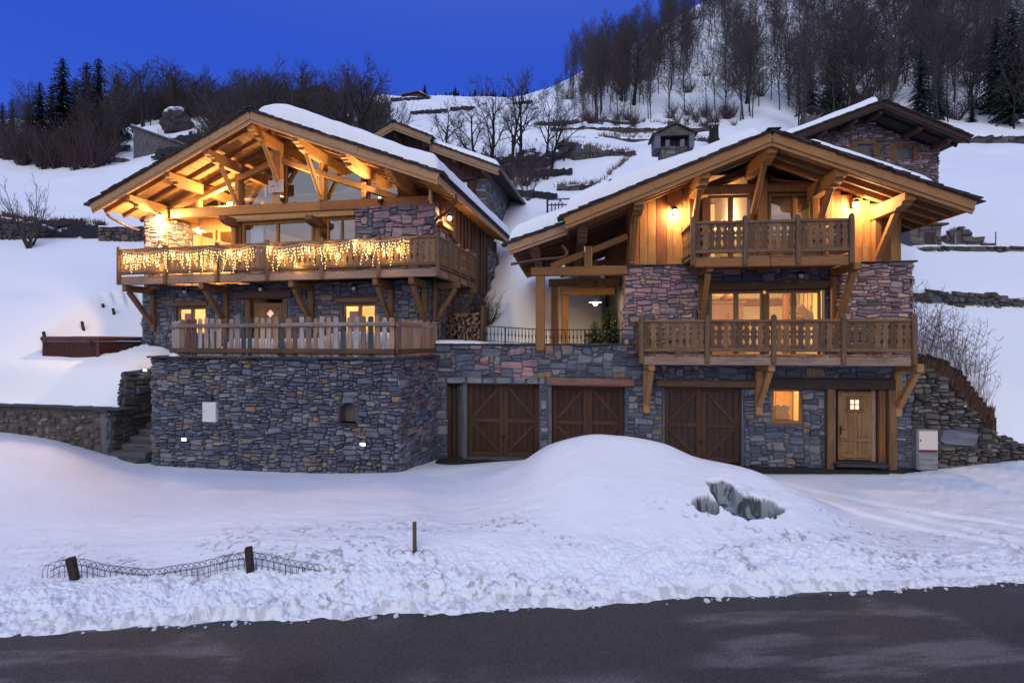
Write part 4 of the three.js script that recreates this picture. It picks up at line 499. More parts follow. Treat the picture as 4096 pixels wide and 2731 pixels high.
// ------------------------------------------------------------------ terrace wall below the left chalet, its fence, lights, box and stairs
const groundLevel = -.15;
{
  const t = thing('terrace_wall', 'tall curved blue-grey rubble wall carrying the terrace under the left chalet', 'wall', L.o, L.yaw), pool = [];
  const arc = []; for (let i = 0; i <= 6; i++) { const a = i / 6 * Math.PI / 2; arc.push([-7.1 - Math.cos(a) * .65, 2.69 + Math.sin(a) * .65]); }
  const path = [[-7.75, -.8], [-7.75, 1.6], ...arc, [.668, 3.34]], H = 3.55, y0 = groundLevel;
  const nA = L.at(1355, 1690, 3.3), nB = L.at(1430, 1608, 3.3), bA = L.at(825, 1683, 3.3), bB = L.at(878, 1606, 3.3);
  const w = mesh(t, 'stone_wall', woodUV(extrude([[-7.1, y0], [.62, y0], [.62, y0 + H], [-7.1, y0 + H]], .3, 0, [[[nA[0], nA[1]], [nB[0], nA[1]], [nB[0], nB[1] - .12], [(nA[0] + nB[0]) / 2, nB[1]], [nA[0], nB[1] - .14]]])).translate(0, 0, 3.0), M.mortar);
  const curve = new Builder(); for (let i = 0; i + 1 < path.length - 1; i++) { const a = path[i], b = path[i + 1], q = (p, y) => [p[0] + .05, y, p[1] - .04]; curve.tri(q(a, y0), q(b, y0), q(b, y0 + H)); curve.tri(q(a, y0), q(b, y0 + H), q(a, y0 + H)); } mesh(w, 'wall_core', curve.build(), M.mortar);
  mesh(t, 'stone_wall', boxGeo([.56, y0 + H / 2, 1.2], [.16, H, 4.1]), M.mortar);
  let s0 = 0; for (let i = 0; i + 2 < path.length; i++) s0 += Math.hypot(path[i + 1][0] - path[i][0], path[i + 1][1] - path[i][1]); const sx = (x) => s0 + x - path[path.length - 2][0];
  stoneWall(pool, w, path, y0, H, 601, { open: [[sx(nA[0]), nA[1] - y0, sx(nB[0]), nB[1] - y0], [sx(bA[0]) - .02, bA[1] - y0, sx(bB[0]), bB[1] - y0]], cell: .056, w: [2, 8], h: [1, 3], big: .42, depth: .07, weight: 1.2 });
  stoneWall(pool, w, [[.66, 3.34], [.66, -.8]], y0, H, 602, { tones: BLUE.concat([M.s10, M.s10, M.p4, M.p4]), weight: .6, depth: .05 });
  const n = empty(t, 'niche'); box(n, 'niche_back', M.s6, [(nA[0] + nB[0]) / 2, (nA[1] + nB[1]) / 2, 2.98], [nB[0] - nA[0] + .1, nB[1] - nA[1] + .1, .05]); for (const x of [nA[0], nB[0]]) box(n, 'niche_side', M.s6, [x, (nA[1] + nB[1]) / 2 - .04, 3.17], [.05, nB[1] - nA[1] - .08, .34]); box(n, 'niche_sill', M.coping, [(nA[0] + nB[0]) / 2, nA[1] - .02, 3.2], [nB[0] - nA[0] + .1, .04, .4]);
  const rr = rngOf(31); for (let i = 0; i + 1 < path.length; i++) { const a = path[i], b = path[i + 1], l = Math.hypot(b[0] - a[0], b[1] - a[1]), k = Math.max(1, Math.round(l / .75)); for (let j = 0; j < k; j++) { const f = (j + .5) / k, c = mesh(t, 'coping_slab', cbox(l / k + .02, .05, .5, .012, .015, rr), M.coping, [mix(a[0], b[0], f) , y0 + H + .02 + .006 * rr(), mix(a[1], b[1], f) - .06]); c.rotation.y = -Math.atan2(b[1] - a[1], b[0] - a[0]); } }
  for (let j = 0; j < 5; j++) box(t, 'coping_slab', M.coping, [.55, y0 + H + .024, 3.0 - j * .8], [.5, .05, .79], { jit: .015 });
  mesh(t, 'terrace_slab', boxGeo([-3.5, 3.27, 1.6], [8.2, .12, 3.1]), M.concrete);
  settle(t, pool, 300);
  const box1 = thing('meter_box', 'pale grey metal meter box set in the tall terrace wall', 'meter box', L.world((bA[0] + bB[0]) / 2, (bA[1] + bB[1]) / 2, 3.38), L.yaw); const bw = bB[0] - bA[0], bh = bB[1] - bA[1]; box(box1, 'door', M.white, [0, 0, .06], [bw, bh, .06], { c: .012 }); box(box1, 'housing', M.greyPanel, [.03, 0, 0], [bw + .04, bh + .03, .1]); box(box1, 'lock', M.iron, [-bw * .36, .02, .095], [.02, .03, .015]); box(box1, 'cap', M.coping, [-.02, bh / 2 + .10, .05], [bw * .55, .14, .12]);
  const cb = L.at(870, 1684, 3.44), cc = L.at(800, 1790, 3.44); tag(mesh(scene, 'cable', tube([L.world(cb[0], cb[1], 3.43), L.world(cb[0] - .1, (cb[1] * 2 + cc[1]) / 3, 3.44), L.world(cc[0] + .12, cc[1] + .2, 3.43), L.world(cc[0], cc[1], 3.44)], .008, 30, 5), M.wire), 'thin dark cable hanging down the wall below the meter box', 'cable');
  for (const [u, v, label] of [[735, 1757, 'small lit recessed lamp near the rounded corner of the terrace wall'], [1450, 1777, 'small lit recessed lamp below the niche of the terrace wall']]) { const p = L.at(u, v, 3.42), q = thing('recessed_light', label, 'wall lamp', L.world(p[0], p[1], 3.4), L.yaw, 'recessed lamps along terrace and stairs'); box(q, 'housing', M.iron, [0, 0, 0], [.20, .12, .05]); box(q, 'diffuser', M.recess, [0, 0, .025], [.17, .09, .02]); const al = new THREE.RectAreaLight(rgb(.9, 1, .95), 7, .16, .08); al.position.set(0, -.0, .06); al.lookAt(0, 0, 1); al.rotation.set(0, Math.PI, 0); q.add(al); }
}
{ // picket fence round the terrace
  const t = thing('picket_fence', 'weathered picket fence of mixed grey and brown boards on the terrace wall', 'fence', L.o, L.yaw), r = rngOf(71), Y = 3.47;
  const tones = [[0.390, 0.377, 0.403], [0.429, 0.325, 0.273], [0.286, 0.260, 0.260], [0.338, 0.221, 0.156], [0.520, 0.429, 0.390], [0.221, 0.156, 0.130], [0.390, 0.260, 0.169], [0.312, 0.312, 0.351], [0.130, 0.072, 0.065], [0.058, 0.065, 0.075], [0.468, 0.390, 0.351], [0.364, 0.247, 0.182]].map((c, i) => wood('picket_tone_' + i, c, 1));
  const x0 = L.at(716, 1350, 3.22)[0], pic = (w, h, k) => { const c = w * .24; return woodUV(extrude([[-w / 2, 0], [w / 2, 0], [w / 2, h - c], [w / 2 - c, h - c * .2], [w * .1, h], [-w * .1, h], [-w / 2 + c, h - c * .2], [-w / 2, h - c]], .028, .003), 1, r); };
  const run = (p, q, n, pw, hs, ms) => { const yaw = -Math.atan2(q[1] - p[1], q[0] - p[0]); for (let i = 0; i < n; i++) { const f = (i + .5) / n, m = mesh(t, 'picket', pic(pw * (.86 + .28 * r()), hs * (.97 + .06 * r())), ms[Math.floor(r() * ms.length)], [mix(p[0], q[0], f) + .02 * (r() - .5), Y, mix(p[1], q[1], f)]); m.rotation.set(0, yaw, (r() - .5) * .03); }
    bar(t, 'top_rail', tones[5], [p[0], 4.36, p[1] + .07], [(p[0] + q[0]) / 2, 4.37, (p[1] + q[1]) / 2 + .07], .12, .085, { c: .035, jit: .01 }); bar(t, 'top_rail', tones[2], [(p[0] + q[0]) / 2, 4.372, (p[1] + q[1]) / 2 + .072], [q[0], 4.385, q[1] + .07], .12, .085, { c: .035, jit: .01 }); bar(t, 'bottom_rail', M.lintel, [p[0], 3.62, p[1] + .075], [q[0], 3.62, q[1] + .075], .15, .09, { c: .02, jit: .012 }); };
  run([x0, 3.2], [.50, 3.2], 33, .145, 1.12, tones); run([-7.55, 2.5], [x0 - .02, 3.16], 12, .085, 1.06, [tones[0], tones[4], tones[7], tones[10]]); run([.56, 3.2], [.60, -.1], 17, .16, 1.06, [tones[1], tones[3], tones[5], tones[11]]);
  for (const x of [x0, (x0 + .5) / 2 - .1, .5]) box(t, 'post', M.agedPost, [x, 3.96, 3.13], [.11, 1.02, .1], { c: .02 });
}
{ // snow lying on the terrace behind the fence
  const P = [], U = [], I = [], nx = 90, nz = 40; for (let j = 0; j <= nz; j++) for (let i = 0; i <= nx; i++) { const x = mix(-7.3, .42, i / nx), z = mix(.9, 3.05, j / nz), e = Math.min(1, Math.min(i, nx - i) / 7) * Math.min(1, Math.min(j + 4, (nz - j) * 1.6) / 6), s = Math.sqrt(1 - (1 - e) ** 2); P.push(x, 3.36 + s * (.62 + .10 * (fbm(x * .9, z * .9, 3, 611) - .5) + .22 * sst(-2.2, -1.4, x) * sst(.4, -.8, x) - .3 * (1 - sst(-5.6, -4.9, x))), z); U.push(x * .35, z * .35); }
  for (let j = 0; j < nz; j++) for (let i = 0; i < nx; i++) { const a = j * (nx + 1) + i, b = a + nx + 1; I.push(a, b, a + 1, a + 1, b, b + 1); }
  const g = new THREE.BufferGeometry(); g.setAttribute('position', new THREE.Float32BufferAttribute(P, 3)); g.setAttribute('uv', new THREE.Float32BufferAttribute(U, 2)); g.setIndex(I); g.computeVertexNormals(); const m = mesh(scene, 'terrace_snow', g, M.snow); m.position.set(...L.o); m.rotation.y = L.yaw; tag(m, 'deep snow lying on the terrace behind the picket fence', 'snow', null, 'stuff');
}
{ // stairs and their left wall
  const t = thing('staircase', 'dark concrete outdoor stairs rising between snowy wall and rounded terrace wall', 'stairs', L.o, L.yaw), pool = [], r = rngOf(81);
  for (let k = 0; k < 18; k++) { const y = .12 + .178 * k, z = 3.95 - .305 * k; box(t, 'step', M.stair, [-8.36, y / 2 - .1, z - .16], [1.3, y + .2, .33], { c: .014 }); }
  for (const [k, th] of [[8, .03], [7, .018]]) { const y = .12 + .178 * k, z = 3.95 - .305 * k; mesh(t, 'step_snow', cbox(1.24, th, .22, .012, .03, r), M.snow, [-8.36, y + th / 2, z - .12]); }
  const wl = mesh(t, 'stone_wall', extrude([[3.35, -.1], [-2.4, -.1], [-2.4, 3.3], [2.7, 2.9], [2.75, 1.72], [3.35, 1.72]].map(([a, b]) => [-a, b]), .3).rotateY(Math.PI / 2).translate(-9.33, 0, 0), M.mortar);
  const fp = (s) => (s < .6 ? 1.85 : mix(2.96, 3.4, s / 5.6)); stoneWall(pool, wl, [[-9.02, 3.3], [-9.02, -2.3]], -.1, 3.5, 611, { tones: [M.d1, M.d3, M.s3, M.s7, M.d3, M.d2], cell: .08, hs: fp, depth: .06 });
  stoneWall(pool, wl, [[-9.34, 2.77], [-9.0, 2.77]], 1.7, 1.2, 613, { tones: [M.d1, M.d3, M.s3, M.s7], w: [2, 4] });
  const wf = mesh(t, 'stone_wall', boxGeo([-9.2, .7, 3.26], [.36, 2.0, .2]), M.concrete); stoneWall(pool, wf, [[-9.12, 3.37], [-9.0, 3.37]], -.1, 1.75, 612, { cell: .06, tones: BLUE, w: [1, 2] }); box(t, 'pillar_cap', M.coping, [-9.28, 1.74, 3.2], [.62, .09, .55], { jit: .02 });
  settle(t, pool, 200);
  for (const [u, v, x, z, label] of [[575, 1480, -9.0, 0, 'small recessed lamp high in the dark stair wall'], [648, 1710, -7.7, 2.9, 'small lamp on the rounded wall beside the lower steps'], [622, 1563, -7.78, 2.6, 'small lamp on the rounded wall beside the upper steps']]) { const p = x < -8 ? L.atX(u, v, -8.98) : L.at(u, v, z), q = thing('recessed_light', label, 'wall lamp', L.world(p[0], p[1], p[2]), L.yaw + (x < -8 ? Math.PI / 2 : -.5), 'recessed lamps along terrace and stairs'); box(q, 'housing', M.iron, [0, 0, 0], [.17, .1, .05]); box(q, 'diffuser', M.recess, [0, 0, .025], [.14, .07, .02]); pointLight(q, [0, 0, .12], .12, rgb(.9, 1, .9), .03); }
}
{ // old retaining wall on the far left
  const t = thing('retaining_wall', 'low brown mortared fieldstone retaining wall under deep snow at far left', 'wall', L.o, L.yaw), pool = [], mo = std('earthy_mortar', [.085, .076, .07], { map: stoneTex, bumpMap: stoneBump, bumpScale: .02 });
  const w = backing(t, 'stone_wall', -19, -9.3, -.1, 1.74, 3.28, [], .35, mo), r = rngOf(91); stoneWall(pool, w, [[-19, 3.25], [-9.35, 3.25]], -.1, 1.72, 621, { tones: [M.d4, M.d5, M.d2, M.s6, M.d4, M.d6, M.d2, M.s5], cell: .09, gap: .055, w: [1, 4], h: [1, 3], depth: .08 });
  for (let x = -19; x < -9.3; x += .8) box(t, 'coping_slab', M.coping, [x + .4, 1.78, 3.2], [.82, .05, .5], { jit: .03 }); settle(t, pool, 260);
}
{ // hot tub
  const p = at(330, 1400, 19.3), t = thing('hot_tub', 'dark red hot tub with folded brown cover standing in snow left of chalet', 'hot tub', [p[0] + .15, 3.36, p[2] - .4], -.06), s = 2.15;
  for (let k = 0; k < 4; k++) { const side = empty(t, 'side_panel', [0, 0, 0], k * Math.PI / 2); for (let i = 0; i < 20; i++) box(side, 'panel_board', M.hotTub, [-s / 2 + (i + .5) * s / 20, .22, s / 2 - .02], [s / 20 - .008, .62, .03], { c: .006 }); }
  box(t, 'rim', M.tubCover, [0, .52, 0], [s + .03, .05, s + .03], { c: .02 }); box(t, 'cover', M.tubCover, [-s / 4 - .01, .64, 0], [s / 2 + .06, .17, s + .14], { c: .05, jit: .012 }); box(t, 'cover', M.tubCover, [s / 4 + .03, .645, 0], [s / 2 + .06, .17, s + .14], { c: .05, jit: .012 });
  for (const [x, z, a] of [[-s / 2 + .2, s / 2 + .06, 0], [s / 2 - .2, s / 2 + .06, 0]]) box(t, 'strap', M.iron, [x, .5, z], [.05, .24, .02]); box(t, 'corner_trim', M.tubCover, [s / 2, .22, s / 2], [.09, .6, .09], { c: .03 });
}
// ------------------------------------------------------------------ garage between the chalets
function garageDoor(t, x0, x1, y0, y1, z, bm, rm, handle) {
  const d = empty(t, 'garage_door', [0, 0, z]), c = (x0 + x1) / 2, s = .15, ym = mix(y0, y1, .485);
  for (const [a, b, out] of [[x0, c, -1], [c, x1, 1]]) { const n = 6, w = (b - a) / n; for (let i = 0; i < n; i++) box(d, 'board', bm, [a + (i + .5) * w, (y0 + y1) / 2, -.03], [w - .006, y1 - y0, .04], { c: .006 });
    const L0 = a + s / 2, L1 = b - s / 2; for (const x of [L0, L1]) box(d, 'stile', rm, [x, (y0 + y1) / 2, .012], [s - .004, y1 - y0, .045], { c: .008 });
    for (const y of [y0 + .08, ym, y1 - .07]) box(d, 'rail', rm, [(a + b) / 2, y, .01], [b - a - 2 * s, .14, .042], { c: .008 });
    const xi = out < 0 ? b - s : a + s, xo = out < 0 ? a + s : b - s; bar(d, 'brace', rm, [xi, y1 - .16, .006], [xo, ym + .1, .006], .11, .038, { up: [0, 0, 1] }).rotateX(Math.PI / 2); bar(d, 'brace', rm, [xo, ym - .1, .006], [xi, y0 + .18, .006], .11, .038, { up: [0, 0, 1] }).rotateX(Math.PI / 2); }
  if (handle) { box(d, 'handle', M.iron, [c + .0, y0 + .66, .055], [.12, .03, .04]); box(d, 'handle', M.iron, [c, y0 + .6, .05], [.035, .14, .02]); }
  return d;
}
{
  const t = thing('garage', 'low stone garage with two braced timber doors joining the two chalets', 'garage', R.o, R.yaw), pool = [], X = (u) => R.at(u, 1600, 0)[0], yv = (u, v) => R.at(u, v, 0)[1];
  const xl = -7.3, xr = .02, o1 = [X(1786), -.1, X(1852), yv(1800, 1534)], o2 = [X(1853), -.1, X(2157), yv(2000, 1535)], o3 = [X(2190), -.1, X(2500), yv(2300, 1543)], open = [[o1[0], -.1, o2[2], o2[3]], o3], top = 3.78;
  const w = mesh(t, 'stone_wall', woodUV(extrude([[xl, -.2], [o1[0], -.2], [o1[0], o2[3]], [o2[2], o2[3]], [o2[2], -.2], [o3[0], -.2], [o3[0], o3[3]], [o3[2], o3[3]], [o3[2], -.2], [xr, -.2], [xr, top], [xl, top]], .5)).translate(0, 0, -.5), M.mortar);
  const ly = o2[3], lh = .24; stoneWall(pool, w, [[xl, .0], [xr, .0]], -.1, top + .1, 631, { open: [[o1[0] - xl, 0, o2[2] - xl, ly + .1], [X(1736) - xl, ly + .1, X(2182) - xl, ly + .1 + lh], [o3[0] - xl, 0, o3[2] - xl, o3[3] + .1], [X(2183) - xl, o3[3] + .08, X(2540) - xl, o3[3] + .1 + .26]], cell: .075, tones: BLUE, tone: (s, y, r) => (s > 2.2 && s < 4.3 && y > 2.3 && r() < .5 ? [M.p6, M.p4, M.p2, M.p1][Math.floor(r() * 4)] : null), weight: 1.1 });
  { const r = rngOf(641); let x = X(1736); const e = X(2182); while (x < e - .05) { const w2 = Math.min(.38 + .3 * r(), e - x); pool.push({ wall: w, m: new THREE.Matrix4().compose(new THREE.Vector3(x + w2 / 2, ly + lh / 2, .0), new THREE.Quaternion(), new THREE.Vector3(w2 - .012, lh - .01, .07)), size: 9, k: Math.floor(r() * 28), mat: r() < .5 ? M.s4 : M.s8 }); x += w2; } }
  const lt = X(2183), lt2 = X(2540); bar(t, 'lintel', wood('rosy_lintel', [.24, .125, .105], 1), [lt, o3[3] + .14, .03], [lt2, o3[3] + .12, .03], .25, .28, { c: .05, jit: .03 });
  garageDoor(t, X(1866), X(2157), .1, o2[3] + .02, -.34, M.garage, M.garageRail, true); garageDoor(t, X(2209), X(2500), .1, o3[3] + .02, -.34, M.garage, M.garageRail, false);
  for (const u of [1858, 2199]) box(t, 'jamb', M.concrete, [X(u), 1.25, -.18], [.13, 2.5, .34]); box(t, 'jamb_stone', M.s3, [X(1843), 1.25, -.3], [.14, 2.5, .3]);
  const sd = empty(t, 'side_door', [X(1808), 0, -.36]); for (let i = 0; i < 3; i++) box(sd, 'board', M.garage2, [-.16 + i * .17, 1.2, 0], [.165, 2.3, .05]); box(sd, 'post', M.garageRail, [-.16, 1.22, .1], [.14, 2.4, .14], { c: .03 }); box(sd, 'post', M.garageRail, [.2, 1.22, .1], [.16, 2.4, .14], { c: .03 });
  box(t, 'threshold', M.concrete, [(X(1853) + X(2500)) / 2, .05, -.12], [X(2500) - X(1853), .1, .42]); mesh(t, 'roof_slab', boxGeo([(xl + xr) / 2, top - .12, -2.8], [xr - xl, .2, 5.6]), M.concrete); mesh(t, 'back_wall', boxGeo([(xl + xr) / 2, 1.7, -.75], [xr - xl, 3.5, .08]), M.concrete);
  const r = rngOf(99); for (let x = xl + .3; x < xr - .1;) { const ww = .5 + .4 * r(); box(t, 'coping_slab', M.coping, [x + ww / 2, top + .025, -.16], [ww, .05, .5], { jit: .02 }); x += ww; }
  settle(t, pool, 300);
  // railing
  const rail = thing('iron_railing', 'black wrought iron railing along the garage terrace edge', 'railing', R.o, R.yaw), pts = [[1690, 1358, 1293], [1862, 1363, 1299], [2021, 1373, 1308], [2170, 1381, 1318], [2340, 1384, 1318], [2506, 1384, 1318]].map(([u, a, b]) => { const p = R.at(u, a, -.12), q = R.at(u, b, -.12); return [p[0], p[1], q[1]]; }); const bal = lathe([[.0, -.26], [.011, -.26], [.011, -.06], [.02, -.05], [.026, 0], [.02, .05], [.011, .06], [.011, .26]], 8);
  for (const [x, a, b] of pts) box(rail, 'post', M.iron, [x, (a + b) / 2 - .06, -.12], [.045, b - a + .12, .045]);
  for (let i = 0; i + 1 < pts.length; i++) { const [xa, ya, ta] = pts[i], [xb, yb, tb] = pts[i + 1]; bar(rail, 'top_rail', M.iron, [xa, ta, -.12], [xb, tb, -.12], .03, .05); bar(rail, 'bottom_rail', M.iron, [xa, ya + .05, -.12], [xb, yb + .05, -.12], .02, .03); const n = 11; for (let k = 1; k < n; k++) { const f = k / n, m = mesh(rail, 'baluster', bal, M.iron, [mix(xa, xb, f), mix(ya + ta, yb + tb, f) / 2 + .02, -.12]); m.scale.y = (mix(ta, tb, f) - mix(ya, yb, f) - .07) / .52; if (k % 3 === 0) m.scale.x = m.scale.z = 1; } }
  const ls = new THREE.SphereGeometry(1, 40, 16); const sn = mesh(scene, 'ledge_snow', ls, M.snow); sn.scale.set(1.35, .12, .42); const q = R.at(1800, 1366, -.22); sn.position.set(...R.world(q[0] - .05, 3.84, -.38)); sn.rotation.y = R.yaw; tag(sn, 'flat pad of snow on the wall ledge behind the iron railing', 'snow', null, 'stuff');
}
// ------------------------------------------------------------------ right chalet
const chaletB = thing('chalet', 'timber and stone chalet at right with two carved balconies and an open porch', 'house', R.o, R.yaw);
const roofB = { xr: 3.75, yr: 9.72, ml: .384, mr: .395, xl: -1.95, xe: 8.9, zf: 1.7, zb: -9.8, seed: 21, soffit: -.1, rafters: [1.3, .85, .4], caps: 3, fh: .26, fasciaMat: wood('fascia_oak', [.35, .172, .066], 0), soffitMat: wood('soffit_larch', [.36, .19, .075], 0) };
{
  const t = chaletB, pool = [], r = rngOf(310), A = (u, v, z = 0) => R.at(u, v, z), top = slopeOf(roofB); gableRoof(t, roofB);
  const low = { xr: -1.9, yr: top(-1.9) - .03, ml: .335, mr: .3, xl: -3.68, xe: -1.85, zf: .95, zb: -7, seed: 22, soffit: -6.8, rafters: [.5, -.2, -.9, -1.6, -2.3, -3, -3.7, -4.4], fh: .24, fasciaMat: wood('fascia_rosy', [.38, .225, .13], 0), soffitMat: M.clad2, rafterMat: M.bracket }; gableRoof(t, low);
  // stone: ground floor, side blocks, recessed middle
  const d3 = [A(2652, 1700)[0], -.1, A(2972, 1700)[0], A(2800, 1547)[1]], wi = [A(3085, 1695)[0], A(3085, 1695)[1], A(3215, 1600)[0], A(3150, 1552)[1]], dr = [A(3300, 1700)[0], -.1, A(3578, 1700)[0], A(3400, 1552)[1]];
  const lb = [A(3065, 1530)[0], wi[3] + .0, A(3572, 1530)[0], A(3300, 1512)[1]], l3 = [A(2619, 1530)[0], d3[3], A(3016, 1530)[0], A(2800, 1520)[1]];
  const g = backing(t, 'stone_wall', .02, 8.38, -.2, 3.34, 0, [[d3[0], 0, d3[2], d3[3]], wi, [dr[0], 0, dr[2], dr[3]]], .3);
  stoneWall(pool, g, [[.03, 0], [8.38, 0]], -.1, 3.42, 701, { cell: .062, open: [[d3[0] - .03, 0, d3[2] - .03, d3[3] + .1], [l3[0] - .03, l3[1] + .1, l3[2] - .03, l3[3] + .1], [wi[0] - .03, wi[1] + .1, wi[2] - .03, wi[3] + .1], [dr[0] - .03, 0, dr[2] - .03, dr[3] + .1], [lb[0] - .03, lb[1] + .1, lb[2] - .03, lb[3] + .1]], tones: BLUE, weight: 1.1 });
  bar(t, 'lintel', M.lintel, [l3[0], (l3[1] + l3[3]) / 2 + .01, .06], [l3[2], (l3[1] + l3[3]) / 2, .06], l3[3] - l3[1], .3, { c: .03, jit: .02 }); bar(t, 'lintel', M.lintelDark, [lb[0], (lb[1] + lb[3]) / 2, .05], [lb[2], (lb[1] + lb[3]) / 2 - .01, .05], lb[3] - lb[1], .3, { c: .03, jit: .02 });
  garageDoor(t, d3[0] + .05, d3[2] - .05, .1, d3[3], -.2, M.garage2, M.garageRail, true); for (const x of [d3[0] + .02, d3[2] - .02]) box(t, 'jamb', M.concrete, [x, 1.2, -.1], [.05, 2.5, .3]);
  // small window with blind
  windowUnit(t, wi[0], wi[1], wi[2], wi[3], -.08, { n: 1, f: .10, mat: M.honey2 }); roomBox(t, wi[0] - .5, wi[2] + .9, .3, 2.9, -2.8, -.3, M.plaster, M.oak, M.plaster, M.honey); pointLight(t, [(wi[0] + wi[2]) / 2 + .25, 2.5, -1.5], 12, warm(.75), .1);
  { const bl = empty(t, 'blind', [0, 0, -.2]); const n = 26; for (let i = 0; i < n; i++) box(bl, 'slat', M.plaster, [(wi[0] + wi[2]) / 2, mix(wi[1] + .14, wi[3] - .14, i / n), 0], [wi[2] - wi[0] - .24, .004, .022], { c: .001 }); for (const f of [.22, .74]) box(bl, 'tape', M.dark, [mix(wi[0], wi[2], f), (wi[1] + wi[3]) / 2, .016], [.016, wi[3] - wi[1] - .2, .004], { c: .001 }); }
  const ch = thing('chair', 'dark carved chair back seen through the small lit ground floor window', 'chair', R.world((wi[0] + wi[2]) / 2 + .22, .35, -1.1), R.yaw); mesh(ch, 'backrest', extrude([[-.26, .75], [.26, .75], [.30, 1.1], [.24, 1.25], [.3, 1.42], [.1, 1.5], [0, 1.46], [-.1, 1.5], [-.3, 1.42], [-.24, 1.25], [-.3, 1.1]], .05, .01), M.oak); box(ch, 'seat', M.curtain, [0, .5, .25], [.5, .09, .5]); for (const [x, z] of [[-.2, .05], [.2, .05], [-.2, .45], [.2, .45]]) box(ch, 'leg', M.oak, [x, .24, z], [.05, .48, .05]); for (const x of [-.2, .2]) box(ch, 'back_post', M.oak, [x, .65, .03], [.05, .3, .05]);
  // entrance door
  { const d = empty(t, 'entrance_door', [0, 0, -.1]), x0 = A(3352, 1700, -.1)[0], x1 = A(3490, 1700, -.1)[0], y0 = .3, y1 = A(3420, 1563, -.1)[1]; box(t, 'door_post', M.bracket, [(dr[0] + A(3330, 1700)[0]) / 2, (y1 + .0) / 2 + .05, .05], [A(3330, 1700)[0] - dr[0], y1 + .3, .26], { c: .03, jit: .012 }); box(t, 'door_post', M.bracket, [(dr[2] + A(3545, 1700)[0]) / 2, (y1) / 2 + .05, .05], [dr[2] - A(3545, 1700)[0], y1 + .3, .26], { c: .03, jit: .012 }); box(t, 'door_post', M.clad2, [A(3528, 1700)[0], y1 / 2 + .1, -.02], [.2, y1 + .2, .16], { c: .02 });
    const wx0 = A(3400, 1600, -.1)[0], wx1 = A(3438, 1600, -.1)[0], wy0 = A(3420, 1637, -.1)[1], wy1 = A(3420, 1597, -.1)[1], xs = [x0]; for (let i = 1; i < 5; i++) xs.push(mix(x0, x1, i / 5)); xs.push(x1); xs[1] = wx0 - .06; xs[4] = wx1 + .06; xs[2] = mix(xs[1], xs[4], .36); xs[3] = mix(xs[1], xs[4], .68);
    for (let i = 0; i < 5; i++) { const a = xs[i], b = xs[i + 1], c = (a + b) / 2; if (i === 0 || i === 4) box(d, 'door_board', M.doorLeaf, [c, (y0 + y1) / 2, 0], [b - a - .005, y1 - y0, .06]); else { box(d, 'door_board', M.doorLeaf, [c, (y0 + wy0) / 2, 0], [b - a - .005, wy0 - y0, .06]); box(d, 'door_board', M.doorLeaf, [c, (wy1 + y1) / 2, 0], [b - a - .005, y1 - wy1, .06]); } }
    const win = empty(d, 'door_window'); mesh(win, 'frame', merge([boxGeo([(wx0 + wx1) / 2, wy1 + .03, .03], [wx1 - wx0 + .16, .07, .06]), boxGeo([(wx0 + wx1) / 2, wy0 - .03, .035], [wx1 - wx0 + .22, .07, .08]), boxGeo([wx0 - .04, (wy0 + wy1) / 2, .03], [.07, wy1 - wy0 - .01, .06]), boxGeo([wx1 + .04, (wy0 + wy1) / 2, .03], [.07, wy1 - wy0 - .01, .06]), boxGeo([(wx0 + wx1) / 2, (wy0 + wy1) / 2, .02], [.02, wy1 - wy0, .03]), boxGeo([(wx0 + wx1) / 2, (wy0 + wy1) / 2, .023], [wx1 - wx0, .02, .03])]), M.bracket);
    for (const i of [0, 1]) for (const j of [0, 1]) mesh(win, 'pane', new THREE.PlaneGeometry((wx1 - wx0) / 2 - .01, (wy1 - wy0) / 2 - .01), M.paneGlow, [mix(wx0, wx1, .25 + .5 * i), mix(wy0, wy1, .25 + .5 * j), 0]);
    for (const y of [y0 + .12, y0 + .62, y1 - .1]) box(d, 'door_ledge', M.doorLeaf, [(x0 + x1) / 2, y, .045], [x1 - x0 - .1, .10, .03]); box(d, 'handle', M.iron, [x0 + .06, 1.2, .06], [.03, .26, .03]); box(d, 'handle', M.iron, [x0 + .11, 1.24, .075], [.12, .02, .02]);
    const cols = [A(3340, 1700)[0], A(3502, 1700)[0]]; for (const x of cols) box(d, 'door_frame', M.deckbeam, [x, y1 / 2 + .14, -.0], [.13, y1 - .1, .1], { c: .03 }); box(d, 'doorstep', M.coping, [(x0 + x1) / 2, .22, .22], [1.5, .1, .5], { jit: .02 }); mesh(t, 'stone_wall', boxGeo([7, 1.3, -.34], [2, 2.8, .06]), M.mortar); }
  const bl1 = backing(t, 'stone_wall', .02, 2.16, 3.34, 6.26, 0), bl2 = backing(t, 'stone_wall', 6.42, 8.38, 3.34, 6.26, 0), wz = -.42;
  stoneWall(pool, bl1, [[.0, -.6], [.0, 0], [2.16, 0], [2.16, -.42]], 3.34, 2.92, 702, { tones: ROSE_LIT, h: [1, 3], tone: (s, y, q) => (y < 1.0 && s < 1.1 && q() < .85 ? BLUE[Math.floor(q() * 9)] : null) }); stoneWall(pool, bl2, [[6.42, -.42], [6.42, 0], [8.38, 0], [8.38, -.8]], 3.34, 2.92, 703, { tones: ROSE_LIT, h: [1, 3] });
  for (const [a, b] of [[-.04, 2.2], [6.4, 8.5]]) box(t, 'ledge_slab', M.coping, [(a + b) / 2, 6.29, -.06], [b - a, .05, .34]);
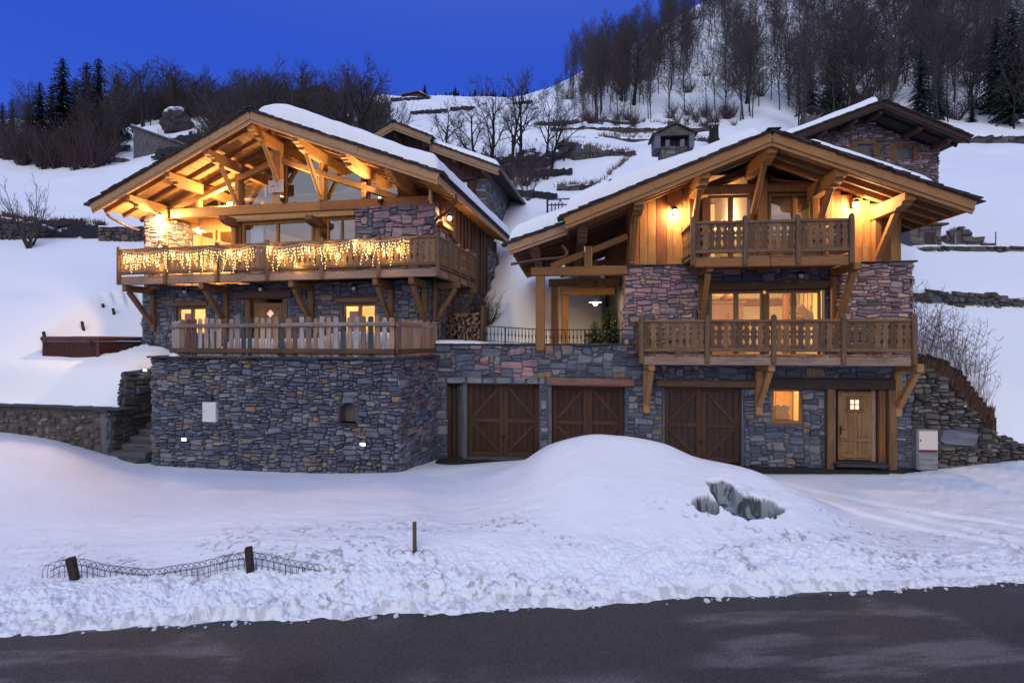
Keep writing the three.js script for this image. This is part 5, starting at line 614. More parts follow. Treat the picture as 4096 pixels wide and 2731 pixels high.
  const wa = [A(2838, 1200, wz)[0], 3.4, A(3055, 1200, wz)[0], A(2950, 1162, wz)[1]], wb = [A(3068, 1200, wz)[0], 3.4, A(3300, 1200, wz)[0], wa[3]]; const mid = backing(t, 'stone_wall', 2.14, 6.44, 3.34, 6.26, wz, [[wa[0], 3.42, wb[2], wa[3]]], .2); stoneWall(pool, mid, [[2.16, wz], [6.42, wz]], 3.34, 2.92, 704, { cell: .08, open: [[wa[0] - 2.16, 0, wb[2] - 2.16, wa[3] - 3.34 + .28]], tones: [M.s3, M.s7, M.s10, M.p4, M.s3] });
  bar(t, 'lintel', M.lintel, [wa[0] - .22, wa[3] + .14, wz + .08], [wb[2] + .2, wa[3] + .15, wz + .08], .25, .2, { c: .03, jit: .02 }); windowUnit(t, wa[0], 3.42, wa[2], wa[3], wz - .05, { n: 2, f: .09, mull: .15, mat: M.frame }); windowUnit(t, wb[0], 3.42, wb[2] - .1, wa[3], wz - .05, { n: 2, f: .09, mull: .15, mat: M.frame }); box(t, 'window_post', M.bracket, [(wa[2] + wb[0]) / 2, 4.4, wz - .02], [.14, 2.0, .16]);
  // living room behind
  roomBox(t, wa[0] - .6, wb[2] + .9, 3.38, 5.95, -5.2, wz - .24, M.plaster, M.oak, M.plaster); bar(t, 'ceiling_beam', M.oak, [wa[0] - .6, 5.42, -4.6], [wb[2] + .9, 5.42, -4.6], .24, .22); bar(t, 'ceiling_beam', M.honey2, [4.3, 5.55, -4.7], [3.9, 5.7, -1.0], .24, .24, { c: .07 }); box(t, 'room_post', M.honey2, [A(3145, 1200, -3.6)[0], 4.65, -3.6], [.2, 2.5, .2], { c: .03 });
  for (const x of [3.3, 5.3]) pointLight(t, [x, 5.2, -2.4], 10.5, warm(.75), .12);
  { const ar = thing('armoire', 'rosy brown carved wooden armoire standing inside the lit right living room', 'armoire', R.world(A(2905, 1200, -4.2)[0], 3.4, -4.3), R.yaw); const W = 1.25, H = 1.95; box(ar, 'carcass', M.oak, [0, H / 2, -.05], [W, H, .5]); for (const s of [-1, 1]) { const dp = extrude([[-W / 4 + .05, .12], [W / 4 - .05, .12], [W / 4 - .05, H - .35], [0, H - .2], [-W / 4 + .05, H - .35]], .03, .01); mesh(ar, 'door', woodUV(dp).translate(s * W / 4, 0, .2), M.oak); } box(ar, 'cornice', M.oak, [0, H + .06, 0], [W + .2, .12, .66], { c: .04 }); box(ar, 'plinth', M.oak, [0, .05, .02], [W + .06, .12, .56]); }
  { const st = thing('inner_stair', 'dark timber stair with balusters seen through the rightmost living room pane', 'stairs', R.world(A(3195, 1200, -3.2)[0], 3.4, -3.6), R.yaw); for (let i = 0; i < 9; i++) box(st, 'step', M.oak, [.1 + (8 - i) * .17, .2 + i * .17, 0], [.3, .05, .9]); bar(st, 'stringer', M.oak, [0, 1.75, .45], [1.6, .1, .45], .3, .06); for (let i = 0; i < 5; i++) box(st, 'baluster', M.iron, [.02 + i * .14, 2.0, .45], [.02, .62, .02]); bar(st, 'handrail', M.oak, [-.1, 2.3, .45], [.8, 2.3, .45], .05, .05); }
  // upper storey: cladding on both sides, glazed middle
  const uz = -.12; const clad = (x0, x1) => { for (let x = x0; x < x1 - .02;) { const w = Math.min(.17 + .2 * r(), x1 - x), y1 = Math.min(top(x), top(x + w)) - .16, m = [M.clad1, M.clad2, M.clad3, M.clad1, M.clad3, M.clad4][Math.floor(r() * 6)]; const q = extrude([[-w / 2 + .003, 0], [w / 2 - .003, 0], [w / 2 - .003 - .012 * r(), .8], [w / 2 - .004, (y1 - 6.3) * .6], [w / 2 - .003 - .012 * r(), y1 - 6.3], [-w / 2 + .003 + .01 * r(), y1 - 6.3], [-w / 2 + .004, 1.0]], .05, .004); mesh(t, 'cladding_board', woodUV(q, 1, r), m, [x + w / 2, 6.31, uz - .05 + .045 * r()]); x += w; } };
  clad(.06, 2.26); clad(6.12, 8.16); mesh(t, 'side_wall', boxGeo([8.14, 7.2, -4.9], [.1, 2.0, 9.4]), M.clad2); mesh(t, 'side_wall', boxGeo([.08, 7.2, -4.9], [.1, 2.0, 9.4]), M.clad2); mesh(t, 'side_wall', boxGeo([8.3, 3.1, -4.9], [.14, 6.2, 8.6]), M.mortar); mesh(t, 'side_wall', boxGeo([.1, 3.1, -4.9], [.14, 6.2, 8.6]), M.mortar); mesh(t, 'back_wall', boxGeo([4.2, 4.6, -9.5], [8.2, 9, .2]), M.clad2);
  { const q = woodUV(extrude([[.06, 6.26], [2.3, 6.26], [2.3, top(2.3) - .4], [.06, top(.06) - .4]], .04)); mesh(t, 'wall_lining', q.translate(0, 0, uz - .11), M.clad2); const q2 = woodUV(extrude([[6.1, 6.26], [8.16, 6.26], [8.16, top(8.16) - .4], [6.1, top(6.1) - .4]], .04)); mesh(t, 'wall_lining', q2.translate(0, 0, uz - .11), M.clad2); }
  const gz = -.3, a1 = A(2832, 850, gz)[0], a2 = A(3014, 850, gz)[0], b1 = A(3074, 850, gz)[0], b2 = A(3284, 850, gz)[0], wt = A(3000, 778, gz)[1];
  windowUnit(t, a1, 6.24, a2, wt, gz, { n: 2, f: .08, mull: .15, glass: M.glass, mat: M.honey2 }); windowUnit(t, b1, 6.24, b2, wt, gz, { n: 2, f: .08, mull: .15, glass: M.glassHi, mat: M.honey2 }); box(t, 'gable_post', M.honey2, [(a2 + b1) / 2, 7.5, gz + .1], [.28, 2.9, .22], { c: .03 }); bar(t, 'head_beam', M.honey2, [a1 - .3, wt + .15, gz + .05], [b2 + .3, wt + .15, gz + .05], .26, .2, { c: .03 });
  box(t, 'window_post', M.honey2, [a1 - .12, 7.3, gz + .1], [.22, 2.2, .3], { c: .03 }); box(t, 'window_post', M.honey2, [b2 + .14, 7.3, gz + .1], [.26, 2.1, .3], { c: .03 });
  const gg = empty(t, 'gable_glazing'); for (const [x0, x1] of [[a1 + .5, a2 - .04], [b1 + .06, b2 - .3]]) { const y0 = wt + .28; pane(gg, [[x0, y0], [x1, y0], [x1, Math.max(y0 + .02, top(x1) - .5)], [x0, Math.max(y0 + .02, top(x0) - .5)]], gz + .0, M.glass); mesh(gg, 'frame', merge([boxGeo([(x0 + x1) / 2, y0 + .02, gz + .03], [x1 - x0, .06, .08]), barGeo([x0, Math.max(y0 + .02, top(x0) - .5), gz + .03], [x1, Math.max(y0 + .02, top(x1) - .5), gz + .03], .07, .08)]), M.honey2); }
  const gi = extrude([[a1 - .3, wt + .2], [b2 + .3, wt + .2], [b2 + .3, top(b2 + .3) - .32], [3.75, top(3.75) - .32], [a1 - .3, top(a1 - .3) - .32]], .05, 0, [[[a1 + .5, wt + .29], [a2 - .04, wt + .29], [a2 - .04, top(a2 - .04) - .5], [a1 + .5, wt + .34]]]); mesh(t, 'gable_infill', woodUV(gi, 0).translate(0, 0, gz - .1), M.clad2);
  roomBox(t, a1 - .25, 3.8, 6.2, 9.2, -4.0, gz - .16, M.plasterPink, M.oak, M.honey2, M.plaster); roomBox(t, 3.92, b2 + .25, 6.2, 8.4, -3.5, gz - .16, M.plasterPink, M.oak, M.oak); pointLight(t, [(a1 + a2) / 2 + .3, 8.2, -2], 15, warm(.8), .12); pointLight(t, [b2 - .5, 7.9, -2.2], .9, warm(.6), .12); bar(t, 'ceiling_beam', M.oak, [a1, 7.3, -2.6], [3.7, 8.2, -2.6], .16, .16);
  // purlins and braces of the gable
  for (const [u, v, br, zb] of [[3091, 615, 1, -.3], [2821, 727, 1, -.2], [2558, 825, 1, -.2], [2330, 923, 0, -5], [2136, 1035, 0, -5], [3369, 706, 1, -.2], [3646, 807, 1, -.2]]) {
    const lowr = u < 2400, zf = lowr ? (u < 2200 ? .82 : .9) : 1.55, p = A(u, v, zf), tp = p[0] < -1.9 ? slopeOf(low)(p[0]) : top(p[0]), yt = tp - .32, q = empty(t, 'purlin', [p[0], yt, 0]), H = u < 2200 ? .24 : .40; const prof = extrude([[zb, -H], [zf - .42, -H], [zf - .38, -H + .05], [zf - .16, -H + .08], [zf - .12, -H + .16], [zf, -H + .18], [zf, 0], [zb, 0]], .26, .015); mesh(q, 'beam', woodUV(prof, 0).rotateY(-Math.PI / 2).translate(.13, 0, 0), lowr ? M.bracket : M.honey2);
    if (br) { bar(q, 'brace', M.honey2, [0, -.36, .95], [0, -1.55, .04], .16, .15, { c: .02 }); if (u !== 3091) box(q, 'wall_post', M.honey2, [0, -.95, .0], [.2, 1.5, .18], { c: .02 }); } }
  // ceiling of the porch and the long right eave
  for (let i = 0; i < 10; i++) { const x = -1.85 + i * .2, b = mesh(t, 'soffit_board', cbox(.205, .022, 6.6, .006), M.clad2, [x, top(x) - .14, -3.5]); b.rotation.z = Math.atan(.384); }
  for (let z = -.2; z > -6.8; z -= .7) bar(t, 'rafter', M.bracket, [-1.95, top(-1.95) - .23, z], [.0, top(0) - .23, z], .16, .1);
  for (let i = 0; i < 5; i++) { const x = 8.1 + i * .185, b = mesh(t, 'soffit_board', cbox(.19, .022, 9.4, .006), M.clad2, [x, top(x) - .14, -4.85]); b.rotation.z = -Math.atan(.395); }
  for (let z = -.15; z > -9.6; z -= .55) bar(t, 'rafter', M.rafter, [8.0, top(8.0) - .23, z], [8.86, top(8.86) - .23, z], .16, .11); box(t, 'eave_board', M.honey2, [8.9, top(8.9) - .2, -4.1], [.05, .18, 11.5]);
  // upper balcony
  function balcony(posts, bz, y, depth, H, secs, name, label) { const b = empty(t, name); if (label) b.userData.label = label; const x0 = posts[0], x1 = posts.at(-1); const nb = 2; for (let i = 0; i < nb; i++) { const a = mix(x0 + .05, x1 - .05, i / nb), c = mix(x0 + .05, x1 - .05, (i + 1) / nb); box(b, 'floor_beam', name === 'upper_balcony' ? M.honey2 : M.deckbeam, [(a + c) / 2, y - .16, bz - .06 + .006 * i], [c - a - .006, .25, .15], { c: .02, jit: .01 }); }
    const n = Math.round((x1 - x0) / .2); for (let i = 0; i < n; i++) box(b, 'deck_board', r() < .6 ? M.aged : M.deckbeam, [x0 + (i + .5) * (x1 - x0) / n, y - .012 + .005 * r(), bz - depth / 2 - .0], [.19, .045, depth + .03 * r()]);
    for (const x of posts) { box(b, 'post', M.agedPost, [x, y + .44, bz + .03], [.13, 1.36, .12], { c: .02, jit: .014 }); box(b, 'post_cap', M.agedPost, [x, y + 1.135, bz + .03], [.10, .06, .10], { c: .03 }); }
    for (let i = 0; i + 1 < posts.length; i++) { const a = posts[i] + .065, c = posts[i + 1] - .065; balustrade(b, [a, y + .18, bz], [c, y + .18, bz], secs, H, [M.aged, M.aged2, M.aged2, M.aged, M.aged3], r); box(b, 'top_rail', M.aged, [(a + c) / 2, y + .985, bz + .01], [c - a, .085, .11], { c: .02, jit: .012 }); box(b, 'bottom_rail', M.aged, [(a + c) / 2, y + .155, bz + .01], [c - a, .10, .09], { c: .015, jit: .012 }); }
    for (const x of [x0, x1]) { balustrade(b, [x, y + .18, bz - .08], [x, y + .18, bz - depth + .1], 6, H, [M.aged, M.aged2], r); bar(b, 'top_rail', M.aged, [x, y + .985, bz - .06], [x, y + .985, bz - depth], .085, .11); bar(b, 'bottom_rail', M.aged, [x, y + .155, bz - .06], [x, y + .155, bz - depth], .10, .09); } return b; }
  balcony([2771, 2980, 3190, 3405].map((u) => A(u, 870, 1.2)[0]), 1.2, 6.33, 1.3, .78, 7, 'upper_balcony'); balcony([2565, 2828, 3094, 3372, 3655].map((u) => A(u, 1282, 1.2)[0]), 1.2, 3.5, 1.2, .78, 9, 'lower_balcony');
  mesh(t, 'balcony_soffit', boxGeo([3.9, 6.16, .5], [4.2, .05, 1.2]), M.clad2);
  for (const [x, z0] of [[2.26, -.3], [6.3, -.3]]) bracketArm(t, x, 6.18, z0, 1.35, 2.1, M.honey2, { w: .2 }); for (const u of [2590, 3045, 3608]) bracketArm(t, A(u, 1560, .3)[0], 3.28, 0, 1.12, 1.36, wood('bracket_orange', [.36, .19, .075], 0), { w: .2 });
  mesh(t, 'downpipe', tube([A(2250, 985, .7), A(2268, 1010, .7), A(2262, 1025, .7), A(2150, 1040, .8), A(2045, 1058, .85)].map((p) => [p[0], p[1], p[2] + .1]), .045, 30, 8), M.copper); mesh(t, 'roof_vent', lathe([[0, .2], [.09, .18], [.1, .02], [.07, -.2]], 12).rotateZ(.3), M.iron, [A(2447, 760, 1.2)[0], top(A(2447, 760, 1.2)[0]) + .38, 1.3]);
  // porch on the left: posts, beams, a hanging post and slanting chord
  const pz = [0, -2.2, -3.9], py = [A(2300, 1084, 0)[1], A(2300, 1131, pz[1])[1], A(2300, 1165, pz[2])[1]], pu = [[2125, 2162], [2195, 2220], [2240, 2260]], pm = [M.honey2, M.clad2, M.honey];
  for (let i = 0; i < 3; i++) { const xa = A(pu[i][0], 1100, pz[i])[0], xp = A(pu[i][1], 1200, pz[i])[0]; bar(t, 'porch_beam', pm[i], [xa, py[i], pz[i]], [.0, py[i], pz[i]], .28, .26, { c: .03, jit: .01 }); box(t, 'porch_post', pm[i], [xp, (py[i] + 3.6) / 2 - .07, pz[i]], [.3 - .02 * i, py[i] - 3.74, .28], { c: .035, jit: .015 }); }
  for (const [u, z, ya] of [[2353, .25, 0], [2380, -2.2, 1]]) { const p = A(u, 1000, z); box(t, 'hanging_post', M.honey2, [p[0], (py[ya] + slopeOf(low)(p[0]) - .3) / 2, z * .2 + pz[ya] * .8], [.26, slopeOf(low)(p[0]) - .5 - py[ya], .2], { c: .03 }); }
  const c0 = A(2205, 1066, -.05), c1 = A(2510, 945, -.05); bar(t, 'porch_chord', M.honey2, c0, c1, .2, .18, { c: .02 }); const c2 = A(2240, 1100, -2.2), c3 = A(2510, 1020, -2.2); bar(t, 'porch_chord', M.clad2, c2, c3, .2, .18, { c: .02 });
  mesh(t, 'chain', tube([A(2338, 985, .95), A(2340, 1000, .95), A(2337, 1006, .95)], .014, 10, 5), M.white);
  // chimney of stone with its gabled cap
  { const p = A(2690, 640, -4.2), c = empty(t, 'chimney', [p[0], p[1], -4.2]); mesh(c, 'shaft', boxGeo([0, -.6, 0], [.96, 1.9, .8]), M.mortar); const cp = []; stoneWall(cp, c, [[-.5, .4], [.5, .4]], -1.0, 1.4, 711, { cell: .06, tones: [M.d2, M.d4, M.s2, M.s5] }); for (const s of cp) { const m = mesh(c, 'stone', s.geo, s.mat); m.applyMatrix4(s.m); }
    for (const x of [-.44, .44]) box(c, 'cap_side', M.s2, [x * 1.45, .62, 0], [.2, .6, .9], { jit: .03 }); box(c, 'cap_back', M.d4, [0, .68, -.3], [1.26, .8, .2]); for (const x of [-.25, .3]) box(c, 'cap_pier', M.s4, [x, .5, .3], [.16, .3, .2], { jit: .02 }); mesh(c, 'cap_gable', extrude([[-.72, .8], [.72, .8], [.12, 1.2], [-.12, 1.2]], .1).translate(0, 0, .36), M.d2); for (const s of [-1, 1]) bar(c, 'cap_slab', M.slate, [0, 1.26, 0], [s * .86, .84, 0], .07, 1.1, { jit: .02 }); box(c, 'cap_stone', M.d3, [0, 1.33, .1], [.4, .12, .5], { jit: .03 }); }
  settle(t, pool, 300);
}
roofSnow(R, 'thick snow cover on the left slope of the right chalet', 'snow', { top: slopeOf(roofB), x0: -1.95, x1: 3.5, z0: -9.6, z1: 1.58, T: .52, seed: 6, rim: .28, taper: (x) => mix(1.15, .8, sst(-1, 3.2, x)) });
roofSnow(R, 'snow over the lower porch roof of the right chalet', 'snow', { top: (x) => slopeOf(roofB)(-1.9) - .03 - .335 * (-1.9 - x), x0: -3.66, x1: -1.2, z0: -6.9, z1: .88, T: .55, seed: 7, rim: .3, nx: 60, nz: 60 });
roofSnow(R, 'thin snow strip on the right slope of the right chalet', 'snow', { top: slopeOf(roofB), x0: 4.8, x1: 8.2, z0: -9.6, z1: 1.5, T: .34, seed: 8, rim: .3, nx: 60, nz: 60, taper: (x) => 1.1 });
// ------------------------------------------------------------------ lamps, floodlights, light strings and the sign
const globe = (t, r, mat = M.bulb) => mesh(t, 'bulb', new THREE.SphereGeometry(r, 16, 12), mat);
const wallLamp = (label, pos, yaw, power, lit = true) => { const t = thing('wall_lamp', label, 'wall lamp', pos, yaw); box(t, 'backplate', M.iron, [0, 0, -.16], [.10, .16, .03]); box(t, 'arm', M.iron, [0, .02, -.08], [.03, .03, .16]); mesh(t, 'shade', lathe([[.11, .02], [.06, .10], [.02, .13], [0, .13]], 16), M.iron); const b = mesh(t, 'bulb', new THREE.SphereGeometry(.075, 16, 12), lit ? M.bulb : M.white, [0, -.03, 0]); if (power) pointLight(t, [0, -.03, 0], power, warm(.75), .07); return t; };
const pendant = (label, pos, drop, power) => { const t = thing('pendant_lamp', label, 'hanging lamp', pos, 0); mesh(t, 'cord', new THREE.CylinderGeometry(.008, .008, drop, 6).translate(0, drop / 2 + .1, 0), M.iron); mesh(t, 'shade', lathe([[.22, -.01], [.20, .03], [.08, .09], [.04, .14], [0, .15]], 24), M.white); mesh(t, 'bulb', new THREE.SphereGeometry(.085, 16, 12), M.bulb, [0, -.045, 0]); box(t, 'ceiling_rose', M.iron, [0, drop + .1, 0], [.12, .05, .12], { c: .02 }); pointLight(t, [0, -.09, 0], power, warm(.75), .08); return t; };
{
  let p = L.at(637, 862, .55); wallLamp('glaring lamp on the stone pier under the left eave of the larger chalet', L.world(...p), L.yaw, 58);
  p = L.at(795, 922, -.35); pendant('white enamel pendant lamp hanging over the left end of the long lit balcony', L.world(...p), .62, 14);
  p = L.at(918, 817, -.25); { const t = thing('gable_lamp', 'small square lamp glowing behind the left gable panes of the larger chalet', 'lamp', L.world(...p), L.yaw); box(t, 'housing', M.iron, [0, .03, -.04], [.26, .12, .06]); box(t, 'diffuser', M.bulb, [0, .03, 0], [.22, .09, .05], { c: .02 }); pointLight(t, [0, -.02, .3], 30, warm(.8), .06); }
  p = L.at(1718, 858, 0); { const q = [.62, 8.32, -1.0]; wallLamp('shaded lamp above the side door on the right flank of the larger chalet', L.world(...q), L.yaw + Math.PI / 2, 14); }
  for (const [u, v, lab, tg] of [[1130, 796, 'black floodlight on the tie beam right of the king post', [-3.9, 10.1, .9]], [1521, 801, 'black floodlight on the tie beam above the rubble stone block', [-2.15, 9.4, .8]]]) {
    const a = L.at(u, v, .26), w = L.world(...a), t = thing('floodlight', lab, 'floodlight', w, L.yaw); box(t, 'housing', M.iron, [0, 0, 0], [.14, .17, .11], { rot: [-.5, .3, -.4] }); box(t, 'bracket', M.iron, [0, -.08, -.06], [.04, .12, .04]); box(t, 'lens', M.bulb, [-.02, .085, .01], [.10, .012, .08], { rot: [-.4, .3, -.3] });
    const tw = L.world(...tg), s = new THREE.SpotLight(warm(.62), 60, 0, 1.0, .7, 2); s.position.set(-.02, .13, .03); s.castShadow = true; s.shadow.radius = 3; const target = new THREE.Object3D(); target.position.set((tg[0] - a[0]), tg[1] - a[1], tg[2] - a[2]); t.add(s, target); s.target = target; }
  p = R.at(2700, 842, .14); wallLamp('round glowing lamp on the orange boards left of the upper balcony', R.world(...p), R.yaw, 16);
  p = R.at(3428, 812, .20); wallLamp('brightest glaring lamp on the orange boards right of the upper balcony', R.world(...p), R.yaw, 27);
  p = R.at(2382, 1208, -2.0); pendant('white enamel pendant lamp hanging in the open porch', R.world(...p), .62, 6);
  for (const [u, v, lab] of [[737, 1163, 'unlit round lamp on the wall left of the terrace door'], [1040, 1152, 'unlit round lamp on the wall above the terrace door lintel'], [1415, 1148, 'unlit round lamp on the wall above the right terrace window']]) wallLamp(lab, L.world(...L.at(u, v, .2)), L.yaw, 0, false);
  wallLamp('unlit dark lamp under the upper balcony above the living room windows', R.world(...R.at(3205, 1098, -.2)), R.yaw, 0, false);
}
{ // icicle light strings on the long balcony
  const t = thing('light_string', 'warm white icicle light strings hanging along the long balcony rail', 'string lights', L.o, L.yaw), r = rngOf(711), z = 1.425, x0 = L.at(488, 1005, z)[0], x1 = L.at(1640, 960, z)[0], sag = (x) => 7.13 - .10 * Math.abs(Math.sin((x - x0) * 1.75)) - .04 * vnoise(x * 2, 3, 5) + .06 * sst(-2.8, -1, x);
  const main = []; for (let i = 0; i <= 120; i++) { const x = mix(x0, x1, i / 120); main.push([x, sag(x), z + .02 * (r() - .5)]); } main.push([x1 + .25, 7.17, z]); mesh(t, 'main_cable', tube(main, .008, 240, 5), M.whiteWire);
  const bulbs = [], B = new Builder(), bulb = new THREE.SphereGeometry(.0135, 8, 6);
  for (let x = x0 + .05; x < x1; x += .050 + .02 * r()) { if (Math.abs(x - L.at(1040, 980, z)[0]) < .25) continue; let y = sag(x), px = x, n = 2 + Math.floor(r() * r() * 6.2 + r() * 2.4); for (let k = 0; k < n; k++) { const nx = px + (r() - .5) * .09, ny = y - .075 - .05 * r(); B.prism([px, y, z + .012], [nx, ny, z + .02], .0042, .0042, 4); bulbs.push([nx + .018 * (r() - .5), ny - .012, z + .022]); px = nx; y = ny; } }
  mesh(t, 'drop_wires', B.build(), M.whiteWire).userData.kind = 'stuff'; for (const p of bulbs.slice(0, 300)) mesh(t, 'bulb', bulb, M.led, p).castShadow = false;
  const more = bulbs.slice(300); if (more.length) mesh(t, 'bulb', merge(more.map((p) => bulb.clone().translate(...p))), M.led).userData.kind = 'stuff';
  const lit = [...bulbs].filter((b, i) => i % Math.floor(bulbs.length / 20) === 4); for (const b of lit) { pointLight(t, [b[0], b[1], b[2] + .05], .75, rgb(1, .58, .16), .04); }
}
{ // painted sign hung in the gable
  const a = L.at(1076, 724, .16), b = L.at(1136, 768, .16), w = b[0] - a[0], h = a[1] - b[1], c = document.createElement('canvas'); c.width = 512; c.height = 384; const g = c.getContext('2d'); g.fillStyle = '#e6dccf'; g.fillRect(0, 0, 512, 384); g.fillStyle = '#7a4a86'; g.textAlign = 'center'; g.font = '54px serif'; g.fillText('Construction par', 256, 70); g.strokeStyle = '#6a4a94'; g.lineWidth = 6; g.beginPath(); g.ellipse(256, 178, 172, 78, 0, 0, 6.3); g.stroke(); g.lineWidth = 12; g.beginPath(); g.ellipse(256, 178, 172, 78, 0, 2.5, 3.7); g.stroke(); g.fillStyle = '#5a5aa8'; g.beginPath(); g.moveTo(108, 206); g.lineTo(168, 138); g.lineTo(198, 180); g.lineTo(226, 158); g.lineTo(258, 212); g.lineTo(180, 196); g.fill(); g.fillStyle = '#56306a'; g.font = 'bold 84px serif'; g.fillText('M', 318, 182); g.font = '80px serif'; g.fillText('C', 372, 220); g.fillStyle = '#a078a0'; for (let i = 0; i < 26; i++) g.fillRect(120 + i * 10.6, 280 + (i % 3) * 2, 6, 12 - (i % 4) * 2); g.fillStyle = '#8f6090'; g.font = '52px serif'; g.fillText('04  79  06  07  47', 256, 352);
  const tx = new THREE.CanvasTexture(c); tx.colorSpace = THREE.SRGBColorSpace; const m = std('sign_print', [.62, .60, .62], { map: tx, roughness: .6 }), t = thing('sign', 'white builder sign with mountain logo hung on the king post in the gable', 'sign', L.world((a[0] + b[0]) / 2, (a[1] + b[1]) / 2, .20), L.yaw); box(t, 'board', M.white, [0, 0, 0], [w, h, .02], { c: .003 }); mesh(t, 'print', new THREE.PlaneGeometry(w - .01, h - .01), m, [0, 0, .0145]);
}
// ------------------------------------------------------------------ trees and shrubs: prototypes, then copies
function grow(T, C, p, dir, len, r, lvl, o, R) {
  const n = o.seg[lvl], sides = lvl === 0 ? 6 : lvl === 1 ? 4 : 3, B = lvl <= (o.trunkLvl ?? 0) ? T : C; let a = p, d = dir.clone(), ra = r; const kids = [];
  for (let i = 0; i < n; i++) { d.x += (R() - .5) * o.bend[lvl]; d.z += (R() - .5) * o.bend[lvl]; d.y += o.up[lvl] * .3 + (R() - .5) * o.bend[lvl] * .5; d.normalize(); const l = len / n, b = [a[0] + d.x * l, a[1] + d.y * l, a[2] + d.z * l], rb = r * (1 - (i + 1) / n * (lvl === 0 ? .8 : .85)); B.prism(a, b, ra, rb, sides); kids.push([a, b, d.clone(), ra, (i + 1) / n]); a = b; ra = rb; }
  if (lvl + 1 >= o.seg.length) return; const count = o.kids[lvl];
  for (let k = 0; k < count; k++) { const f = mix(o.from[lvl], 1, (k + R() * .8) / count), i = Math.min(n - 1, Math.floor(f * n)), q = f * n - i, [s, e, dd, rr] = kids[i], at0 = [mix(s[0], e[0], q), mix(s[1], e[1], q), mix(s[2], e[2], q)], ang = k * 2.4 + R() * 1.2, side = new THREE.Vector3(Math.cos(ang), 0, Math.sin(ang)); side.addScaledVector(dd, -side.dot(dd)).normalize(); const nd = dd.clone().multiplyScalar(Math.cos(o.ang[lvl])).addScaledVector(side, Math.sin(o.ang[lvl])).normalize(); grow(T, C, at0, nd, len * o.ratio[lvl] * mix(1.15, .55, f) * (.7 + .6 * R()), Math.max(rr * o.thin[lvl], o.minR), lvl + 1, o, R); }
}
const SPECIES = {
  slender: { seg: [8, 4, 3, 2], bend: [.10, .25, .5, .5], up: [.1, .25, .2, .1], kids: [24, 8, 7], from: [.22, .2, .15], ang: [.62, .7, .7], ratio: [.34, .42, .5], thin: [.42, .5, .6], minR: .015 },
  spreading: { seg: [5, 5, 4, 3], bend: [.3, .45, .5, .6], up: [.1, .2, .15, .1], kids: [9, 8, 8], from: [.22, .25, .15], ang: [.75, .75, .75], ratio: [.62, .5, .5], thin: [.55, .5, .55], minR: .014, trunkLvl: 1 },
  fan: { seg: [3, 6, 3, 2], bend: [.2, .22, .4, .4], up: [.1, .3, .2, .1], kids: [13, 7, 4], from: [.05, .25, .2], ang: [.5, .5, .5], ratio: [3.6, .4, .45], thin: [.5, .5, .6], minR: .010 },
  brush: { seg: [2, 5, 2], bend: [.2, .3, .5], up: [.1, .3, .2], kids: [30, 7], from: [.02, .2], ang: [.55, .55], ratio: [5, .4], thin: [.5, .55], minR: .012 },
};
const protos = {};
function tree3(kind, seed, h, r, bark, twig) { const T = new Builder(), C = new Builder(); grow(T, C, [0, -.3, 0], new THREE.Vector3(0, 1, 0), h, r, 0, SPECIES[kind], rngOf(seed)); const g = C.build(); g.computeBoundingBox(); return { T: T.build(), C: g, bark, twig, h: g.boundingBox.max.y }; }
const conifer = (seed, h) => { const R = rngOf(seed), T = new Builder(), C = new Builder(), S = new Builder(); T.prism([0, -.4, 0], [0, h, 0], .025 * h * .8, .02, 7);
  for (let y = h * .08; y < h * .985; y += h * .021 * (.7 + .6 * R())) { const f = 1 - y / h, n = 6 + Math.floor(R() * 3), len0 = h * (.035 + .19 * Math.pow(f, .8)); for (let k = 0; k < n; k++) { const a = k / n * 6.283 + R() * .9, len = len0 * (.55 + .6 * R()), dx = Math.cos(a), dz = Math.sin(a), droop = len * (.34 + .2 * R()), m = Math.max(3, Math.ceil(len / .28)); let px = 0, py = y, pz = 0;
    for (let i = 1; i <= m; i++) { const t = i / m, x = dx * len * t, z = dz * len * t, yy = y - droop * t * t + len * .1 * t, w = len * .24 * (1 - t * .7); for (const s of [-1, 1]) { const q = [px + (x - px) * .9 - dz * w * s + (R() - .5) * .1, yy - w * .35 - .05 * R(), pz + (z - pz) * .9 + dx * w * s + (R() - .5) * .1]; C.tri([px, py, pz], [x, yy, z], q); C.tri([px, py - .05, pz], q, [px + (x - px) * .3 - dz * w * .7 * s, py - w * .6, pz + (z - pz) * .3 + dx * w * .7 * s]); } if (R() < .13 && t > .3) S.tri([px, py + .05, pz], [x, yy + .06, z], [x - dz * w * .8, yy + .01, z + dx * w * .8]); px = x; py = yy; pz = z; } } }
  return { T: T.build(), C: C.build(), S: S.build(), bark: M.bark, twig: M.needle }; };
for (const m of [M.needle, M.needle2]) m.side = THREE.DoubleSide;
const snowFleck = std('branch_snow', [.55, .60, .70]); snowFleck.side = THREE.DoubleSide;
for (let i = 0; i < 5; i++) protos['slender' + i] = tree3('slender', 1100 + i, 9, .085, i % 2 ? M.barkGrey : M.bark, i % 2 ? M.twigGrey : M.twig);
protos.birch = tree3('slender', 1190, 9, .075, M.barkPale, M.twigGrey); protos.plum = tree3('slender', 1191, 9, .07, M.bark, M.twigRed);
for (let i = 0; i < 4; i++) protos['spreading' + i] = tree3('spreading', 1200 + i, 4.2, .16, M.bark, M.twig);
for (let i = 0; i < 2; i++) protos['fan' + i] = tree3('fan', 1300 + i, .9, .10, M.barkGrey, i ? M.twigGrey : M.twig);
for (let i = 0; i < 2; i++) protos['brush' + i] = tree3('brush', 1400 + i, .35, .05, M.bark, M.twigRed); protos.brushGrey = tree3('brush', 1402, .35, .05, M.bark, M.twig);
for (let i = 0; i < 3; i++) protos['conifer' + i] = conifer(1500 + i, 10);
const plantProto = new Map();
